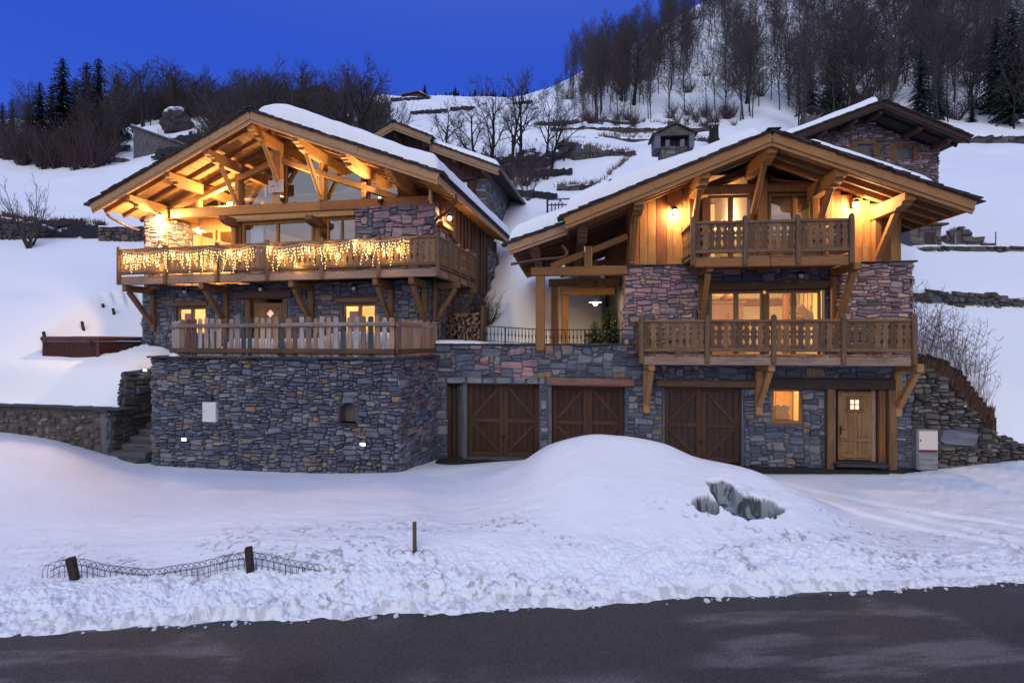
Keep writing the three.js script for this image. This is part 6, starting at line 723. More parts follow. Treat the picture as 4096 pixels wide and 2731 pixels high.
function plant(name, key, pos, scale, turn, label, cat, group, o = {}) { // the first of a kind is built, the others are clones
  let t; if (!plantProto.has(key + name)) { t = new THREE.Group(); const p = protos[key]; mesh(t, 'trunk', p.T, p.bark); mesh(t, name === 'shrub' ? 'twigs' : 'crown', p.C, o.twig ?? p.twig); if (p.S) mesh(t, 'branch_snow', p.S, snowFleck).userData.kind = 'stuff'; plantProto.set(key + name, t); } else t = plantProto.get(key + name).clone();
  t.name = numbered(name); t.position.set(...pos); t.rotation.set((o.lean ?? 0), turn, o.lean2 ?? 0); t.scale.set(scale * (o.wide ?? 1), scale, scale * (o.wide ?? 1)); scene.add(t); t.userData = {}; return tag(t, label, cat, group);
}
const R7 = rngOf(7007);
{
  // conifers at far left, each by its crown in the sky line
  const cl = [[250, 218, 52, 'tallest dark conifer of the left ridge'], [345, 238, 54, 'dark conifer standing between the two tallest on the left ridge'], [394, 220, 53, 'dark pointed conifer at the right end of the three tallest on the left ridge'], [157, 312, 50, 'broad dark conifer leaning low left of the tallest ridge conifer'], [46, 388, 56, 'small dark conifer near the left picture edge'], [8, 402, 58, 'smallest dark conifer at the extreme left picture edge'], [470, 282, 60, 'dim dark conifer at the right end of the left conifer clump'], [205, 330, 60, 'dark conifer half hidden behind the tallest ridge conifer'], [300, 300, 62, 'dark conifer peeking out behind the clump on the left ridge'], [110, 400, 55, 'low dark conifer in the dip left of the broad ridge conifer']];
  cl.forEach(([u, v, d, label], i) => { const b = onHill(u, d), h = vy(v, d) - b[1]; plant('conifer', 'conifer' + i % 3, [b[0], b[1] - .2, b[2]], h / 10, R7() * 6, label, 'conifer', null, { wide: h > 11 ? .85 : 1.1 }); });
  const cr = [[3685, 175, 52, 'snow-flecked conifer above the right roof end of the stone house'], [4050, 20, 54, 'tall dark conifer at the upper right picture edge'], [3985, 60, 58, 'dark conifer left of the tall one at the upper right edge'], [3330, 190, 62, 'dark conifer in the bare wood above the stone house ridge'], [3240, 225, 64, 'smaller dark conifer left of the one above the stone house ridge'], [4085, 200, 60, 'dark conifer low at the right picture edge'], [3890, 380, 56, 'small green conifer above the right eave of the stone house'], [3760, 250, 54, 'dark conifer right of the snow-flecked one above the stone house']];
  cr.forEach(([u, v, d, label], i) => { const b = onHill(u, d), h = vy(v, d) - b[1]; plant('conifer', 'conifer' + (i + 1) % 3, [b[0], b[1] - .2, b[2]], Math.max(h, 2.5) / 10, R7() * 6, label, 'conifer', null, { wide: .95 }); });
  // bare trees of the right wood
  const put = (u, d, h, key, label, cat, group, o) => { const b = onHill(u, d); return plant('bare_tree', key, [b[0], b[1] - .1, b[2]], h / protos[key].h, R7() * 6.28, label, cat, group, { lean: (R7() - .5) * .12, lean2: (R7() - .5) * .12, ...o }); };
  for (let i = 0; i < 225; i++) { const u = 2230 + R7() * 1930, f = R7(), dense = u > 3250 ? 1 : u < 2700 ? .95 : .45; if (R7() > dense) continue; const d0 = u < 2600 ? 60 : u < 3100 ? 60 : 52, d = mix(d0, u < 2600 ? 118 : 122, f), key = R7() < .1 ? 'birch' : R7() < .16 ? 'plum' : R7() < .12 ? 'spreading' + Math.floor(R7() * 4) : 'slender' + Math.floor(R7() * 5); put(u, d, 7.5 + 5 * R7(), key, key === 'birch' ? 'pale thin birch in the steep snowy wood at upper right' : key === 'plum' ? 'slim tree with purplish twigs in the steep snowy wood at upper right' : 'leafless grey tree in the steep snowy wood at upper right', 'tree', key === 'birch' ? 'pale birches of the right wood' : key === 'plum' ? 'purplish trees of the right wood' : 'leafless trees of the right wood', { wide: .75 + .4 * R7() }); }
  { const b = onHill(3575, 49); plant('bare_tree', 'birch', b, (vy(140, 49) - b[1]) / protos.birch.h, 1, 'tall white-stemmed birch rising just behind the ridge of the stone house', 'tree', null, { wide: .5 }); }
  // along the left and middle ridge
  for (let i = 0; i < 62; i++) { const u = 430 + R7() * 1180, d = mix(u < 860 ? 70 : 48, 86, R7()), key = R7() < .6 ? 'spreading' + Math.floor(R7() * 4) : 'slender' + Math.floor(R7() * 5); if (u > 1480 && d > 60) continue; put(u, d, 5.2 + 3.6 * R7(), key, 'leafless dark tree on the ridge behind the larger left chalet', 'tree', 'leafless trees on the left ridge', {}); }
  for (let i = 0; i < 20; i++) put(60 + R7() * 420, 47 + 10 * R7(), 5 + 3 * R7(), R7() < .3 ? 'birch' : 'slender' + Math.floor(R7() * 5), 'thin leafless tree before the dark conifers at far left', 'tree', 'thin trees before the left conifers', {});
  for (const [u, v, vb, d, key, label] of [[1455, 215, 510, 46, 'spreading0', 'tallest leafless tree rising right of the larger chalet ridge'], [1370, 285, 505, 45, 'spreading1', 'round leafless tree just left of the tallest one above the long roof'], [1760, 410, 520, 48, 'spreading2', 'small leafless tree on the snow right of the red-brown house ridge'], [1620, 395, 500, 50, 'slender2', 'thin leafless tree behind the red-brown house ridge']]) put(u, d, Math.max(3, vy(v, d) - onHill(u, d)[1]), key, label, 'tree');
  for (const [u, v, d, key, wide, label] of [[1905, 345, 42, 'spreading3', 1, 'leftmost dark leafless tree of the group between the chalets'], [1960, 310, 44, 'spreading1', .8, 'second dark leafless tree in the group between the chalets, beside the leftmost'], [2045, 262, 43, 'spreading0', .7, 'tallest dark leafless tree of the group between the chalets'], [2085, 285, 44, 'spreading2', .7, 'dark leafless tree close right of the tallest between the chalets'], [2185, 300, 46, 'spreading3', .75, 'dark forked leafless tree right in the group between the chalets'], [2205, 420, 41, 'spreading1', 1.1, 'slanting leafless tree leaning over the dark terrace wall'], [2330, 320, 56, 'slender1', 1, 'slim leafless tree at the left foot of the wooded hill']]) { const b = onHill(u, d), h = vy(v, d) - b[1]; plant('bare_tree', key, [b[0], b[1] - .1, b[2]], h / protos[key].h, u * .37, label, 'tree', null, { wide, lean2: u === 2205 ? -.5 : 0 }); }
  // single shrubs
  for (const [u, v, d, key, h, label] of [[118, 905, 27.5, 'fan0', 4.1, 'large round leafless shrub before the dark wall at far left'], [2115, 735, 33, 'fan1', 2.7, 'grey fan-shaped leafless shrub between the chalets'], [1985, 560, 44, 'fan0', 3.2, 'leafless bush low under the tree group between the chalets']]) { const b = onHill(u, d); plant('shrub', key, [b[0], b[1] - .1, b[2]], h / protos[key].h, u, label, 'shrub'); }
  for (let i = 0; i < 46; i++) { const u = -10 + R7() * 440, b = onHill(u, 43.5 + 5 * R7()); plant('shrub', R7() < .75 ? 'brush' + i % 2 : 'brushGrey', [b[0], b[1] - .1, b[2]], 1.1 + .8 * R7(), R7() * 6, 'reddish leafless brush at the foot of the left conifers', 'shrub', 'reddish brush below the left conifers'); }
  for (let i = 0; i < 54; i++) { const q = R7(), u = q < .5 ? 1880 + R7() * 330 : 2250 + R7() * 700, d = q < .5 ? 34 + R7() * 9 : 56 + R7() * 8, b = onHill(u, d); plant('shrub', R7() < .5 ? 'brushGrey' : 'brush' + i % 2, [b[0], b[1] - .1, b[2]], (.6 + .7 * R7()), R7() * 6, q < .5 ? 'dark tangled brush under the tree group between the chalets' : 'low dark brush at the foot of the wooded hill', 'shrub', q < .5 ? 'brush under the tree group' : 'brush at the foot of the wooded hill'); }
}
// far woods that read as one mass
function woodland(name, label, cat, spots, key) { const p = protos[key], g = merge([p.T.clone(), p.C.clone()]), m = new THREE.InstancedMesh(g, p.twig, spots.length), q = new THREE.Object3D(); spots.forEach(([u, d, h, w], i) => { const b = onHill(u, d); q.position.set(b[0], b[1] - .2, b[2]); q.rotation.set((h2(i, 3) - .5) * .12, h2(i, 5) * 6.28, (h2(i, 7) - .5) * .12); q.scale.set(h * w, h, h * w); q.updateMatrix(); m.setMatrixAt(i, q.matrix); }); m.name = numbered(name); m.castShadow = m.receiveShadow = true; scene.add(m); tag(m, label, cat, null, 'stuff'); }
{ const r = rngOf(7101), S = (n, f) => { const o = []; for (let i = 0; i < n; i++) o.push(f()); return o; };
  woodland('woodland', 'dense brown bare wood covering the steep slope at upper right', 'wood', S(200, () => { const u = r() < .66 ? mix(3230, 4200, r()) : mix(2800, 3250, r()), d = mix(58, 128, r()); return [u, d, .75 + .5 * r(), .8 + .4 * r()]; }), 'slender3');
  woodland('woodland', 'dim grey bare wood along the shoulder of the right hill', 'wood', S(115, () => { const u = mix(2215, 2800, r()); return [u, mix(66, 126, r()), (.65 + .45 * r()) * mix(.4, 1, sst(2200, 2620, u)), .8 + .4 * r()]; }), 'slender2');
  woodland('woodland', 'dim leafless wood closing the left ridge behind the chalets', 'wood', S(150, () => { const u = mix(380, 1560, r()); return [u, mix(u < 860 ? 74 : 52, 92, r()), .55 + .4 * r(), 1]; }), 'spreading2');
  woodland('undergrowth', 'dark tangled undergrowth on the left ridge below the leafless trees', 'undergrowth', S(170, () => { const u = mix(420, 1530, r()); return [u, mix(u < 860 ? 74 : 44, 92, r()), 1.2 + 1.3 * r(), 1.6]; }), 'brushGrey');
  woodland('undergrowth', 'dark tangled undergrowth in the steep wood at upper right', 'undergrowth', S(110, () => { const u = r() < .65 ? mix(3250, 4200, r()) : mix(2250, 3250, r()); return [u, mix(57, 120, r()), .9 + 1.1 * r(), 1.3]; }), 'brushGrey');
  woodland('conifer_row', 'row of tiny conifers on the far snow ridge between the chalets', 'conifers', S(60, () => [mix(1690, 2140, r()), mix(149, 168, r()), .12 + .3 * r() * r(), 1.2]), 'conifer1');
}
// ------------------------------------------------------------------ patches of bare earth and dry stone walls on the slope
function hillPatch(name, label, cat, u0, u1, v0, v1, mask, mat, lift = .05, nu = 70, nd = 26) { const near = u0 > 3600 ? 14.75 : 19; // a strip of ground between two heights of the picture's measurements, laid on the slope
  const P = [], U = [], I = [], id = new Map(), um = (u0 + u1) / 2, a = ground(um, v1, near), b = ground(um, v0, near); if (!a || !b) return; const d0 = -a[2] * .94, d1 = -b[2] * 1.06;
  const V = (i, j) => { const k = i * 1000 + j; if (id.has(k)) return id.get(k); const u = mix(u0, u1, i / nu), d = mix(d0, d1, j / nd), q = onHill(u, d); id.set(k, P.length / 3); P.push(q[0], q[1] + lift * (.3 + fbm(q[0] * 2.1, q[2] * 2.1, 3, 801) * 1.4), q[2]); U.push(q[0] / 1.5, q[2] / 1.5 + q[1] / 1.5); return id.get(k); };
  for (let i = 0; i < nu; i++) for (let j = 0; j < nd; j++) { const u = mix(u0, u1, (i + .5) / nu), d = mix(d0, d1, (j + .5) / nd), q = onHill(u, d), v = CV - (q[1] - EYE) * F / d; if (mask(u, v) + (fbm(q[0] * 1.6, q[2] * 1.6, 3, 805) - .5) * 1.3 > .5) { const A = V(i, j), B = V(i + 1, j), C = V(i + 1, j + 1), D = V(i, j + 1); I.push(A, B, C, A, C, D); } }
  if (!I.length) return; const g = new THREE.BufferGeometry(); g.setAttribute('position', new THREE.Float32BufferAttribute(P, 3)); g.setAttribute('uv', new THREE.Float32BufferAttribute(U, 2)); g.setIndex(I); g.computeVertexNormals(); const m = mesh(scene, name, g, mat); tag(m, label, cat, null, 'stuff'); return m;
}
const line = (pts) => (u) => { if (u <= pts[0][0]) return pts[0][1]; for (let i = 1; i < pts.length; i++) if (u <= pts[i][0]) return mix(pts[i - 1][1], pts[i][1], (u - pts[i - 1][0]) / (pts[i][0] - pts[i - 1][0])); return pts.at(-1)[1]; };
function tufts(name, label, pts, n, h, mat, seed) { const B = new Builder(), r = rngOf(seed); for (let i = 0; i < n; i++) { const f = r() * (pts.length - 1), k = Math.floor(f), u = mix(pts[k][0], pts[k + 1][0], f - k), v = mix(pts[k][1], pts[k + 1][1], f - k) + (r() - .5) * (pts[k][2] ?? 12), p = ground(u, v, u > 3600 ? 14.75 : 19); if (!p) continue; for (let b = 0; b < 9; b++) { const a = r() * 6.28, s = h * (.5 + r()), w = .012 + .02 * h; B.prism([p[0] + .1 * Math.cos(a), p[1] - .05, p[2] + .1 * Math.sin(a)], [p[0] + Math.cos(a) * s * .6, p[1] + s * (.5 + .5 * r()), p[2] + Math.sin(a) * s * .6], w, .004, 3); } } const m = mesh(scene, name, B.build(), mat); return tag(m, label, 'dry grass', null, 'stuff'); }
function dryWall(label, pts, seed, o = {}) { // [u, top v, bottom v] along the wall's foot
  const feet = pts.map(([u, vt, vb]) => { const p = o.d ? onHill(u, o.d) : ground(u, vb) ?? onHill(u, 40); return { x: p[0], y: o.d ? vy(vb, o.d) : p[1], z: p[2], h: (vb - vt) / F * -p[2] }; }); const t = thing('dry_stone_wall', label, 'stone wall'), pool = []; let L0 = 0; const S = feet.map((p, i) => (i ? (L0 += Math.hypot(p.x - feet[i - 1].x, p.z - feet[i - 1].z)) : 0)); const val = (s, k) => { for (let i = 1; i < S.length; i++) if (s <= S[i]) return mix(feet[i - 1][k], feet[i][k], (s - S[i - 1]) / (S[i] - S[i - 1] || 1)); return feet.at(-1)[k]; };
  const core = empty(t, 'wall_core'), H = Math.max(...feet.map((p) => p.h)); for (let i = 0; i + 1 < feet.length; i++) { const a = feet[i], b = feet[i + 1], h = Math.max(.12, Math.min(a.h, b.h)), len = Math.hypot(b.x - a.x, b.z - a.z), dx = (b.x - a.x) / len, dz = (b.z - a.z) / len, th = o.th ?? .5, yaw = -Math.atan2(dz, dx), cx = (a.x + b.x) / 2 + dz * (th / 2 - 0.02), cz = (a.z + b.z) / 2 - dx * (th / 2 - 0.02), cy = (a.y + b.y) / 2; const m = mesh(core, 'core', cbox(len + .05, h + .9, th), M.mortar, [cx, cy + h / 2 - .45 - .06, cz]); m.rotation.y = yaw; m.rotateZ(Math.atan2(b.y - a.y, len)); if (o.cap !== false) { const c = mesh(core, 'snow_cap', cbox(len + .1, .10, th * .96, .04, .03), M.snow, [cx, cy + h + .0, cz - .0]); c.rotation.y = yaw; c.rotateZ(Math.atan2(b.y + b.h - a.y - a.h, len)); } }
  stoneWall(pool, core, feet.map((p) => [p.x, p.z]), -.25, H + .25, seed, { cell: o.cell ?? .14, w: o.w ?? [1, 5], h: o.hh ?? [1, 3], depth: o.depth ?? .12, tones: o.tones ?? [M.d1, M.d3, M.d3, M.d2, M.d1, M.d4], gap: .015, base: (s) => val(s, 'y'), hs: (s) => val(s, 'h') + .25 + .12 * (fbm(s * 1.5, 1, 2, seed) - .3) }); settle(t, pool, o.max ?? 120); return t;
}
{
  const dk = [M.d3, M.d3, M.d1, M.d1, M.d2];
  dryWall('long dark terrace wall with grassy top below the slanting tree', [[2235, 562, 628], [2300, 572, 640], [2400, 588, 628], [2480, 598, 622], [2545, 612, 620]], 821, { cell: .2, tones: dk, max: 90 });
  dryWall('short dark stone wall on the snow left of the right chalet roof', [[2225, 742, 760], [2290, 740, 762], [2385, 738, 758]], 822, { cell: .16, tones: dk });
  dryWall('thin dark terrace wall just below the wooded hill', [[2140, 487, 502], [2300, 480, 495], [2450, 478, 492], [2560, 484, 492]], 823, { cell: .24, tones: dk, max: 60 });
  dryWall('second thin terrace wall below the wooded hill', [[2200, 512, 522], [2400, 508, 520], [2600, 512, 524], [2860, 508, 520]], 824, { cell: .22, tones: dk, max: 60 });
  dryWall('third thin terrace wall, level with the stone chimney cap', [[2380, 545, 552], [2560, 552, 564], [2700, 556, 570], [2880, 552, 572]], 825, { cell: .2, tones: dk, max: 60 });
  dryWall('stone terrace wall at the foot of the wood right of the stone house', [[3840, 548, 572], [3950, 545, 573], [4110, 545, 575], [4200, 545, 575]], 826, { cell: .22, tones: [M.d1, M.d2, M.d4], max: 80 });
  dryWall('low stone terrace wall with thin metal posts at right', [[3690, 985, 1002], [3800, 984, 1000], [3950, 985, 1000], [4110, 987, 1003], [4200, 988, 1004]], 827, { cell: .13, tones: [M.d1, M.d2, M.d6], max: 100 });
  dryWall('dark stone terrace wall on the snow right of the chalet', [[3640, 1166, 1204], [3700, 1162, 1208], [3800, 1168, 1212], [3900, 1170, 1218], [4000, 1178, 1218], [4110, 1192, 1218], [4200, 1194, 1220]], 828, { cell: .10, tones: [M.d1, M.d2, M.d4, M.d3, M.s3], max: 180 });
  dryWall('dark mossy stone wall at the far left edge below the shrub', [[-60, 862, 955], [60, 870, 955], [150, 885, 952], [190, 900, 950]], 829, { cell: .12, tones: [M.d1, M.d2, M.d3], max: 160 });
  dryWall('brown stone wall meeting the left chalet pier', [[395, 905, 962], [480, 905, 962], [600, 908, 962]], 830, { cell: .10, tones: [M.d1, M.d2, M.d5], max: 140 });
  dryWall('low dry stone wall behind the open porch', [[2180, 1352, 1392], [2300, 1345, 1392], [2400, 1340, 1390], [2520, 1335, 1390]], 831, { d: 21.5, cell: .10, tones: [M.d4, M.d5, M.s6, M.d2], max: 140, cap: false });
  dryWall('low stone edging by the small concrete hut', [[370, 634, 648], [440, 630, 648], [505, 630, 646]], 832, { cell: .2, tones: [M.d4, M.d2, M.d6], max: 40 });
  dryWall('tumbled stone pile by the ruined hut at right', [[3790, 935, 975], [3830, 905, 975], [3880, 912, 975], [3920, 948, 976], [3970, 970, 978]], 834, { cell: .16, tones: [M.d1, M.d2, M.d4], max: 70 });
  const hut = thing('ruined_hut', 'ruined stone hut with dark doorway beside the tumbled stones', 'hut', [0, 0, 0]); { const p = ground(3720, 985) ?? onHill(3720, 24.5), pool = []; hut.position.set(p[0], p[1] - .2, p[2] - .2); const w = mesh(hut, 'stone_wall', boxGeo([-.05, .6, -.4], [1.5, 1.25, .8]), M.mortar); stoneWall(pool, w, [[-.8, .02], [.7, .02]], 0, 1.25, 841, { cell: .11, tones: [M.d2, M.d4, M.s5], open: [[.72, 0, 1.25, .95]] }); settle(hut, pool, 100); box(hut, 'door', M.garage2, [.18, .45, .0], [.5, .92, .06]); box(hut, 'roof_beam', M.lintel, [0, 1.28, -.3], [1.8, .1, 1.1]); }
  hillPatch('bare_earth', 'strip of brown earth and grass along the wall at far left', 'earth', 150, 420, 870, 965, (u, v) => (v > line([[150, 890], [300, 885], [420, 900]])(u) && v < line([[150, 955], [300, 960], [420, 960]])(u) ? 1 : 0) * .72, M.earth, .16);
  hillPatch('bare_earth', 'brown earthy bank under the tree group between the chalets', 'earth', 1870, 2260, 590, 760, (u, v) => (v > line([[1870, 600], [2000, 640], [2120, 600], [2260, 620]])(u) && v < line([[1870, 700], [2000, 745], [2120, 680], [2260, 650]])(u) ? 1 : 0) * .66, M.earth, .2, 90, 40);
  hillPatch('bare_earth', 'dark broken earth ledges below the tree group between the chalets', 'earth', 1990, 2290, 680, 800, (u, v) => (Math.abs(v - line([[1990, 690], [2150, 700], [2290, 690]])(u)) < 12 || (u < 2230 && Math.abs(v - line([[1990, 770], [2230, 792]])(u)) < 11) ? .9 : 0), M.earth, .16, 80, 50);
  hillPatch('bare_earth', 'dark ledges of earth by the concrete hut', 'earth', 380, 520, 540, 620, (u, v) => ((Math.abs(v - 600) < 12 || (u > 430 && Math.abs(v - 552) < 8)) ? 1 : 0), M.earth, .3);
  hillPatch('bare_earth', 'dark earth and stones behind the concrete hut', 'earth', 580, 800, 520, 640, (u, v) => (u > 600 && v > line([[600, 640], [680, 560], [800, 530]])(u) && v < line([[600, 650], [800, 575]])(u) ? .7 : 0), M.earth, .25);
  for (const [u0, u1, v, label] of [[1560, 1720, 402, 'thin dark earth ledge high on the middle snow slope'], [1640, 1790, 455, 'dark earth ledge on the middle snow slope behind the red-brown house'], [1800, 1900, 440, 'short dark earth ledge left of the tree group'], [2050, 2130, 415, 'dark earth ledge behind the tree group']]) hillPatch('bare_earth', label, 'earth', u0, u1, v - 12, v + 12, (u, q) => (Math.abs(q - v - (u - u0) * -.06) < 5 ? 1 : 0), M.earth, .3, 40, 30);
  tufts('dry_grass', 'tufts of dry grass on the terrace wall tops between the chalets', [[2230, 560, 16], [2540, 610, 10], [2385, 738, 8], [2225, 745, 14]], 120, .35, M.grass, 861);
  tufts('dry_grass', 'tufts of dry grass along the terraces below the wood', [[2140, 488, 8], [2560, 484, 8], [2870, 510, 8], [2380, 546, 6], [2870, 553, 6]], 170, .45, M.grass, 862);
  tufts('dry_grass', 'brown grass tufts along the far left wall', [[0, 862, 12], [160, 890, 30], [420, 905, 40]], 120, .3, M.grass, 863);
  // stumps, posts, rails on the slope
  { const p = onHill(2855, 47), t = thing('tree_stump', 'thick broken dark tree trunk standing on the terraces right of the chimney', 'tree stump', [p[0], p[1] - .2, p[2]]), B = new Builder(), r = rngOf(5); for (let i = 0; i < 9; i++) { const a = i / 9 * 6.28; B.prism([Math.cos(a) * .32, 0, Math.sin(a) * .32], [Math.cos(a) * .3 + .1 * r(), 1.8 + .7 * r(), Math.sin(a) * .3], .2, .09, 5); } mesh(t, 'trunk', B.build(), M.bark); const C = new Builder(); for (let i = 0; i < 16; i++) { const a = r() * 6.28; C.prism([Math.cos(a) * .3, 1.6 + r(), Math.sin(a) * .3], [Math.cos(a) * .7, 2.6 + r(), Math.sin(a) * .7], .03, .01, 3); } mesh(t, 'shoots', C.build(), M.twig); }
  [[175, 1330, 1347, 'short leaning post left of the hot tub lid'], [330, 1289, 1318, 'leaning slope post above the middle of the hot tub'], [453, 1236, 1255, 'slope post third from the chalet, upper right of the hot tub'], [411, 1218, 1227, 'tiny post stub farthest up the left slope'], [543, 1202, 1221, 'slope post closest to the left chalet wall']].forEach(([u, a, b, label]) => { const p = ground(u, b), t = thing('fence_post', label, 'post', p), h = (b - a) / F * -p[2] + .15; box(t, 'stake', M.lintelDark, [0, h / 2 - .1, 0], [.09, h, .09], { rot: [0, .3, .16] }); });
  for (const [u, label] of [[3824, 'left thin metal post on the low right terrace wall'], [3985, 'right thin metal post on the low right terrace wall']]) { const p = ground(u, 985), t = thing('metal_post', label, 'post', p); box(t, 'pole', M.greyPanel, [0, .2, 0], [.05, .9, .05]); box(t, 'cap', M.iron, [0, .67, 0], [.06, .04, .06]); }
  { const p = ground(2190, 862), t = thing('rail_fence', 'dark timber rail fence poking out behind the porch roof snow', 'fence', p, -.1), s = -p[2] / F; box(t, 'post', M.lintelDark, [0, .45, 0], [.12, 1.2, .12]); for (const y of [.95, .62]) box(t, 'rail', M.lintelDark, [.75, y, 0], [1.6, .07, .06]); for (let i = 0; i < 4; i++) box(t, 'picket', M.lintelDark, [.25 + i * .2, .5, .02], [.07, .5, .04]); }
}
// ------------------------------------------------------------------ the other buildings
{ // red-brown house behind, between the chalets
  const H = new Frame(-1.36, -27, -12), t = thing('house', 'red-brown timber house with stone corner and stepped snowy roof behind the chalets', 'house', H.o, H.yaw), pool = [], r = rngOf(910), A = (u, v, z) => H.at(u, v, z), ap = A(1575, 487, 1.3), en = A(1995, 652, 1.1), sl = (ap[1] - en[1]) / (en[0] - ap[0]); const roof = { xr: ap[0], yr: ap[1], ml: sl, mr: sl, xl: ap[0] - 5.2, xe: A(1725, 560, 1.3)[0], zf: 1.4, zb: -8, seed: 31, soffit: 0, caps: 2, fasciaMat: M.houseFascia, soffitMat: M.houseWood, fh: .28 };
  gableRoof(t, roof); const low = { xr: roof.xe - .1, yr: slopeOf(roof)(roof.xe) - .22, ml: sl, mr: sl * .93, xl: roof.xe - .2, xe: en[0], zf: 1.1, zb: -8, seed: 32, soffit: 0, fasciaMat: M.houseFascia, soffitMat: M.houseWood, fh: .3, eaveSlates: [1] }; gableRoof(t, low);
  const xw = A(1945, 800, 0)[0], top = slopeOf(roof), ys = A(1900, 716, 0)[1]; for (let x = ap[0] - 4.6; x < xw - .05; x += .19) { const h = (x > roof.xe ? slopeOf(low)(x) : top(x)) - .2 - (x > A(1905, 716, 0)[0] ? ys : ys - 3); box(t, 'wall_board', M.houseWood, [x, (x > A(1905, 716, 0)[0] ? ys : ys - 3) + h / 2, -.05 + .02 * (r() < .5)], [.183, h, .04], { c: .008 }); }
  const w = mesh(t, 'stone_wall', boxGeo([(A(1905, 800, 0)[0] + xw) / 2, ys - 2, -.12], [xw - A(1905, 800, 0)[0], 4, .24]), M.mortar); stoneWall(pool, w, [[A(1905, 800, 0)[0], .02], [xw, .02]], ys - 4, 4, 911, { cell: .1, tones: [M.s2, M.s6, M.s4, M.d4, M.d2], h: [1, 2] }); const w2 = mesh(t, 'stone_wall', boxGeo([xw - .1, ys - 1.8, -4], [.2, 4.6, 7.8]), M.mortar); stoneWall(pool, w2, [[xw, 0], [xw, -7.8]], ys - 4, 4, 912, { cell: .12, tones: [M.s2, M.s6, M.d4, M.d2], weight: .5 }); settle(t, pool, 200); mesh(t, 'side_wall', boxGeo([xw - .08, ys + .7, -4], [.1, 1.6, 7.8]), M.houseWood);
  const g0 = A(1838, 795, .03), g1 = A(1873, 722, .03); windowUnit(t, g0[0] - .3, g0[1] - .3, g1[0], g1[1], .03, { n: 2, f: .06, mat: M.shutterRed, glass: M.glassHi }); mesh(t, 'curtain', boxGeo([(g0[0] - .3 + g1[0]) / 2, (g0[1] - .3 + g1[1]) / 2, -.005], [g1[0] - g0[0] + .2, g1[1] - g0[1] + .2, .01]), M.white); const sh = empty(t, 'shutter', [(A(1875, 760, .06)[0] + A(1908, 760, .06)[0]) / 2, (g0[1] + g1[1]) / 2 - .1, .06]); for (let i = 0; i < 4; i++) box(sh, 'board', M.shutterRed, [-.17 + i * .115, 0, 0], [.11, 1.15, .035]); bar(sh, 'brace', M.shutterRed, [-.2, -.4, .03], [.2, .4, .03], .09, .03); box(t, 'lintel', M.shutterRed, [g1[0] - .3, g1[1] + .12, .08], [1.7, .18, .12]);
  const u0 = A(1622, 660, 0), u1 = A(1650, 580, 0); windowUnit(t, u0[0], u0[1], u1[0], u1[1], .02, { n: 1, f: .07, mat: M.houseWood, glass: M.glassHi }); mesh(t, 'curtain', boxGeo([(u0[0] + u1[0]) / 2, (u0[1] + u1[1]) / 2, -.02], [u1[0] - u0[0], u1[1] - u0[1], .02]), M.sideClad); for (const [u, v] of [[1580, 525], [1700, 600], [1818, 640], [1935, 690]]) { const p = A(u, v, .9); box(t, 'purlin', M.houseWood, [p[0], (p[0] > roof.xe ? slopeOf(low)(p[0]) : top(p[0])) - .42, .45], [.22, .3, 1.1], { c: .04 }); }
  mesh(t, 'downpipe', new THREE.CylinderGeometry(.05, .05, 2.4, 8), M.copper, [A(1700, 600, .1)[0], ys + .6, .1]); const gt = new THREE.CylinderGeometry(.09, .09, 9, 10).rotateX(Math.PI / 2); mesh(t, 'gutter', gt, M.copper, [low.xe + .06, slopeOf(low)(low.xe) - .1, -3.4]); box(t, 'back_wall', M.houseWood, [ap[0] - 1, ys - .5, -7.9], [8, 6, .2]);
  roofSnow(H, 'snow cover on the right slope of the red-brown house', 'snow', { top: (x) => Math.max(x > roof.xe - .1 ? -99 : top(x), slopeOf(low)(x)) , x0: ap[0] + .5, x1: en[0] - .05, z0: -7.9, z1: .95, T: .38, seed: 12, rim: .3, nx: 60, nz: 40 });
  const lp = H.at(2008, 815, .7), lt = thing('lantern', 'small black lantern hanging at the corner eave of the red-brown house', 'lantern', H.world(...lp), 0); mesh(lt, 'cage', lathe([[0, -.2], [.05, -.18], [.09, -.02], [.1, 0], [.03, .06], [0, .08]], 6), M.iron); mesh(lt, 'hook', new THREE.CylinderGeometry(.008, .008, .5, 5).translate(0, .3, 0), M.iron);
}
